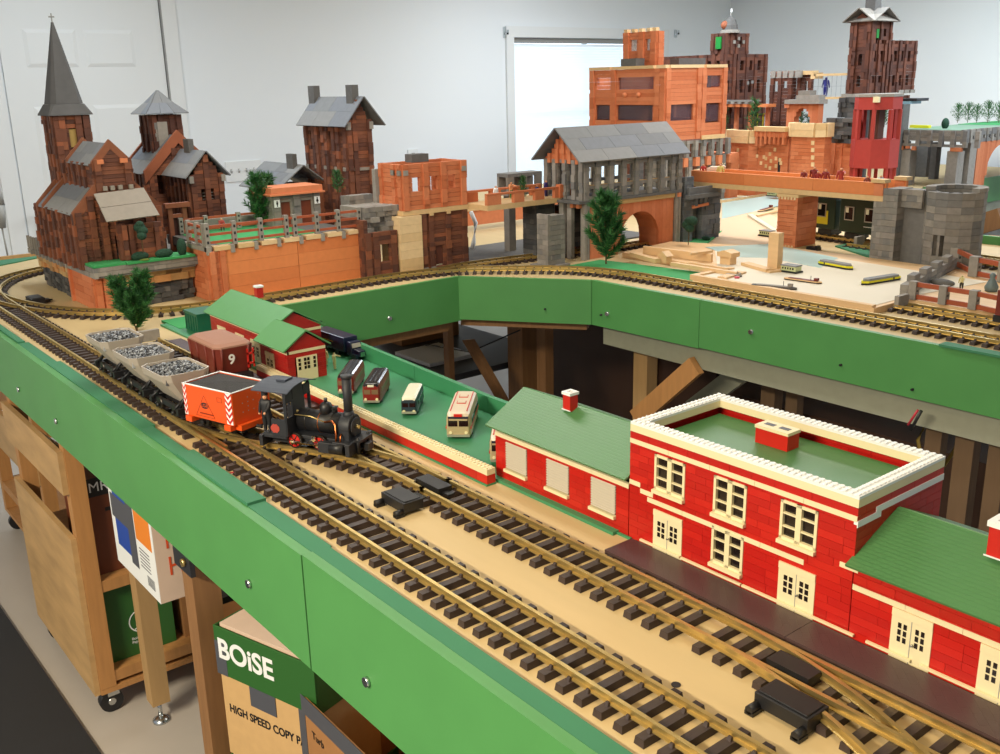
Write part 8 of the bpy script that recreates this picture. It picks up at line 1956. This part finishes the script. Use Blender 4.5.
# table legs at the front
def leg(label, x0, x1, y0, y1, z0, z1, m, foot=False, name='table_leg'):
    t = thing(name, label, 'table leg', ((x0+x1)/2, (y0+y1)/2, z0)); MB().box((x0, y0, z0 if not foot else z0+.06), (x1, y1, z1)).build('post', m, t)
    if foot: q = MB(); xm, ym = (x0+x1)/2, (y0+y1)/2; q.cyl((xm, ym, z0+.012), (xm, ym, z0+.0595), .006, 8); q.lathe((xm, ym, z0), [(.022, 0), (.022, .005), (.010, .012)], 14); q.build('levelling_foot', STEEL, t)
    return t
leg('pale square leg with levelling foot below the white carton', -2.318, -2.272, .645, .69, ZF, -.02, WOODT, True)
t = leg('brown leg with dark bracket nearest the stacked paper cartons', -1.792, -1.740, .600, .655, ZF, -.02, WOODB)
MB().box((-1.80, .590, -.31), (-1.715, .5995, -.255)).build('bracket', BLACKM, t); q = MB(); q.cyl((-1.74, .5895, -.285), (-1.74, .583, -.285), .008, 12); q.build('bolt', BRASS, t)
leg('grey green leg just behind the brown leg', -1.72, -1.66, .74, .80, ZF, -.02, GREYB)
leg('pale leg behind the grey green one', -1.66, -1.58, .86, .93, ZF, -.02, WOODT)
# paper cartons
def paper_box(label, z1, ang_=17, A=(-1.675, .606), L=.268, D=.30, H=.288, lid=.105):
    t = thing('paper_carton', label, 'box', (A[0], A[1], z1-H), math.radians(ang_)); ORG[t.name] = (0, 0, 0)
    MB().box((.004, .004, 0), (L-.004, D-.004, H-.008)).build('carton', CARDL, t)
    mb = MB(); mb.box((0, 0, H-lid), (L, .0035, H)); mb.box((0, D-.0035, H-lid), (L, D, H)); mb.box((0, .0035, H-lid), (.0035, D-.0035, H)); mb.box((L-.0035, .0035, H-lid), (L, D-.0035, H)); mb.build('green_lid_band', BOXG, t, bevel=.001)
    MB().box((.006, .012, H-.0075), (L-.012, D-.006, H+.0006)).build('lid_top', PINKW, t)
    MB().box((0, -.0006, H-lid), (.030, -.0001, H-lid*.30)).build('grey_tape', TAPE, t) if label.startswith('upper') else None
    return t, L, D, H
t, L, D, H = paper_box('upper paper carton with green lid and white lettering, beside the brown leg', -.398)
text('lid_lettering', 'BOiSE', .060, frame((.085, -.0008, H-.048), (1, 0, 0), (0, 0, 1)), WHITEP, t, bold=.0016)
text('side_lettering', 'HIGH SPEED COPY PAPER', .025, frame((.140, .0034, H-.180), (1, 0, 0), (0, 0, 1)), BLACK, t, bold=.0006, sx=.85)
MB().box((.085, .0022, H-.150), (.155, .0036, H-.105)).build('grey_patch', TAPE, t)
text('top_lettering', 'BOISE', .04, frame((.09, .19, H+.0008), (1, 0, 0), (0, 1, 0)), BOXG, t, bold=.001)
paper_box('lower paper carton with green lid standing on the floor', -.398-.2895, A=(-1.665, .600))
# open carton
Q = [PZ(296, 690, -.47), PZ(352, 744, -.47), PZ(425, 742, -.47), PZ(331, 664, -.47)]
t = thing('open_carton', 'open brown cardboard carton with grey taped rim and dark inside', 'box', (Q[0][0], Q[0][1], -.80))
C0 = Vector(Q[0]); u = Vector(Q[1])-C0; u.z = 0; Lu = max(.30, u.length); u.normalize(); v = Vector((-u.y, u.x, 0)); Lv = .24
P = [C0, C0+u*Lu, C0+u*Lu+v*Lv, C0+v*Lv]; th_ = .004
mb = MB()
for i in range(4):
    a, b = P[i], P[(i+1) % 4]; c = (P[0]+P[2])/2; n_ = Vector((-(b-a).y, (b-a).x, 0)).normalized()*th_
    mb.hexa([(q.x, q.y, -.80) for q in (a, b, b+n_, a+n_)]+[(q.x, q.y, -.47) for q in (a, b, b+n_, a+n_)])
mb.prism([(q.x, q.y, -.80) for q in P], (0, 0, .004)); mb.build('walls', CARD, t)
a, b = P[0], P[1]; nn = Vector((u.y, -u.x, 0))*.001
mb = MB(); mb.hexa([(q.x, q.y, -.505) for q in (a, b)]+[(q.x, q.y, -.505) for q in (b+nn, a+nn)]+[(q.x, q.y, -.468) for q in (a, b)]+[(q.x, q.y, -.468) for q in (b+nn, a+nn)])
b2 = a+u*.03; mb.hexa([(q.x, q.y, -.62) for q in (a, b2)]+[(q.x, q.y, -.62) for q in (b2+nn, a+nn)]+[(q.x, q.y, -.505) for q in (a, b2)]+[(q.x, q.y, -.505) for q in (b2+nn, a+nn)]); mb.build('grey_tape', TAPE, t)
text('handwriting', 'Turb', .022, frame(tuple(a+u*.075+nn*1.3+Vector((0, 0, -.535+.47))), tuple(u), (0, 0, 1)), BLACK, t)
solo(MB().box((P[0].x+.03, P[0].y, ZF), (P[0].x+.34, P[0].y+.22, -.8005)), 'storage_box', CARDL, 'kraft box on the floor carrying the open carton', 'box', (P[0].x, P[0].y, ZF))
# floor mats
ya = PZ(50, 680, ZF)[1]
a, b = PZ(-40, 550, ZF), PZ(97, 750, ZF)
solo(MB().prism([(a[0], a[1], ZF+.0003), (b[0], b[1], ZF+.0003), (-.6, b[1]+(b[1]-a[1])/(b[0]-a[0])*(-.6-b[0]), ZF+.0003), (-.6, -.9, ZF+.0003), (a[0], -.9, ZF+.0003)], (0, 0, .010)), 'floor_mat', BLKMAT, 'long black ribbed rubber mat on the floor along the front', 'mat', (b[0], b[1]-.2, ZF))
solo(MB().box((-2.78, 3.7, ZF+.0003), (.3, 6.5, ZF+.012)), 'floor_mat', BLKMAT, 'black floor panels seen through the hole at the right', 'mat', (-1, 4, ZF))
# ================================================================== below the layout, seen through the hole
def hleg(px, y, Y, w_, m, label, foot=-1):
    p = PY(px, y, Y); return leg(label, p[0]-w_/2, p[0]+w_/2, Y, Y+w_*.8, ZF, -.206 if foot < 0 else foot, m)
hleg(640, 380, 2.19, .058, WOODT, 'pale fir leg left of the diagonal brace under the back beam')
hleg(768, 392, 2.40, .05, WOODD, 'brown leg behind the beam above the station roof parapet')
hleg(792, 392, 2.40, .04, WOODD, 'thin pale leg right of the parapet corner under the beam')
hleg(933, 440, 2.19, .040, WOODD, 'brown leg right of the large station, left one of three')
hleg(963, 455, 2.19, .045, WOODD, 'brown leg right of the large station, middle one of three')
hleg(996, 460, 2.19, .040, WOODD, 'brown leg at the right edge of the photo below the beam')
hleg(446, 350, 1.98, .03, WOODB, 'slim brown leg at the back corner of the hole')
hleg(515, 350, 2.35, .09, WOODB, 'wide brown post behind the corner fascia')
hleg(541, 350, 2.35, .05, WOODB, 'narrow brown post right of the wide one')
def brace(label, a, b, Ya, Yb, w_, m):
    A, B_ = Vector(PY(*a, Ya)), Vector(PY(*b, Yb)); d = (B_-A).normalized(); s_ = Vector((0, 1, 0))*w_*.4; n_ = d.cross(Vector((0, 1, 0))).normalized()*w_/2
    P = [A-n_, A+n_, A+n_+s_, A-n_+s_, B_-n_, B_+n_, B_+n_+s_, B_-n_+s_]
    solo(MB().add(P, [(3, 2, 1, 0), (4, 5, 6, 7), (0, 1, 5, 4), (1, 2, 6, 5), (2, 3, 7, 6), (3, 0, 4, 7)]), 'diagonal_brace', m, label, 'brace', min((A, B_), key=lambda q: q.z))
brace('diagonal brown wood brace under the back right beam', (634, 419), (694, 366), 2.10, 2.10, .055, WOODO)
brace('diagonal grey brace behind the brown one', (690, 410), (740, 372), 2.30, 2.30, .06, GREYB)
brace('dark diagonal brace below the corner fascia of the hole', (512, 420), (466, 340), 2.2, 2.05, .05, WOODB)
DKW = mat('dark stained wood', (70, 46, 34), .6, noise=.1, nscale=6); GRYT = mat('grey plastic table', (62, 66, 70), .5)
t = thing('storage_cabinet', 'dark brown wooden cabinet under the back of the layout', 'cabinet', (-3.1, 2.9, ZF))
MB().box((-3.50, 2.85, ZF+.0005), (-2.25, 3.25, -.22)).build('body', DKW, t)
for x in (-2.85, -2.55): MB().box((x, 2.838, ZF+.06), (x+.27, 2.8495, -.26)).build('door', DKW, t)
t = thing('folding_table', 'grey folding table with white papers seen through the hole', 'table', (-3.3, 2.2, ZF))
MB().box((-3.7, 2.05, -.50), (-2.95, 2.62, -.475)).build('tabletop', GRYT, t)
for x in (-3.65, -3.02):
    for y in (2.10, 2.54): MB().cyl((x, y, ZF+.0005), (x, y, -.5005), .012, 8).build('leg', GRYT, t)
solo(MB().box((-3.35, 2.10, -.4745), (-3.10, 2.32, -.46)), 'paper_stack', WHITEP, 'stack of white paper on the grey folding table', 'paper', (-3.2, 2.2, -.4745))
solo(MB().box((-3.62, 2.2, -.4745), (-3.45, 2.5, -.36)), 'storage_box', CARD, 'brown box on the grey folding table in the shadow', 'box', (-3.5, 2.3, -.4745))
solo(MB().box((-2.3, 1.5, ZF+.0003), (-1.5, 2.0, ZF+.30)), 'storage_bin', GRYT, 'grey storage bin on the floor below the corner of the hole', 'box', (-2, 1.8, ZF))
solo(MB().box((-2.05, 2.5, ZF+.0003), (-1.1, 3.1, -.40)), 'storage_cabinet', DKW, 'low dark cabinet behind the red left wing of the station', 'cabinet', (-1.6, 2.7, ZF))
t = thing('white_crate_frame', 'white rimmed black tray standing on the floor at the back right', 'tray', (-1.9, 3.4, ZF))
MB().box((-1.0, 3.1, ZF+.013), (.2, 4.4, ZF+.03)).build('tray', BLKMAT, t); MB().box((-1.04, 3.1, ZF+.0125), (-1.001, 4.4, ZF+.05)).build('rim', WHITEP, t); MB().box((-1.04, 3.06, ZF+.0125), (.2, 3.099, ZF+.05)).build('rim', WHITEP, t)
a, b = PY(918, 410, 2.06), PY(908, 425, 2.06); solo(MB().cyl(a, b, .003, 6), 'wire', MATS['red wire insulation'], 'short red wire hanging from the back beam', 'wire', b)
solo(MB().cyl(a+np.array([.008, 0, 0]), b+np.array([.008, 0, -.01]), .004, 6), 'wire', BLACK, 'short black wire hanging beside the red one from the beam', 'wire', b)
for k, (pts, lab) in enumerate((([(828, 372), (850, 395), (880, 385)], 'thin black wire loop hanging below the beam behind the parapet'), ([(380, 350), (430, 345), (470, 352), (520, 330)], 'dark cable running under the corner of the hole'))):
    solo(MB().tube([PY(x, y, 2.25) for x, y in pts], .003, 6), 'cable', BLACK, lab, 'cable', PY(*pts[0], 2.25))
solo(MB().tube([PY(x, y, 2.3) for x, y in ((925, 425), (918, 440), (922, 462), (938, 474), (955, 450), (962, 432))], .005, 6), 'cable', mat('yellow cable', (150, 124, 50), .6), 'dull yellow cable loop behind the brown legs at the right', 'cable', PY(938, 474, 2.3))
brace('wood brace between legs of the far deck at the right edge', (968, 228), (1000, 218), 4.0, 4.0, .08, WOODB)
leg('brown leg of the far deck at the right edge behind the round tower', PY(985, 230, 5.2)[0], PY(997, 230, 5.2)[0], 5.2, 5.26, ZF, -.232, WOODB)
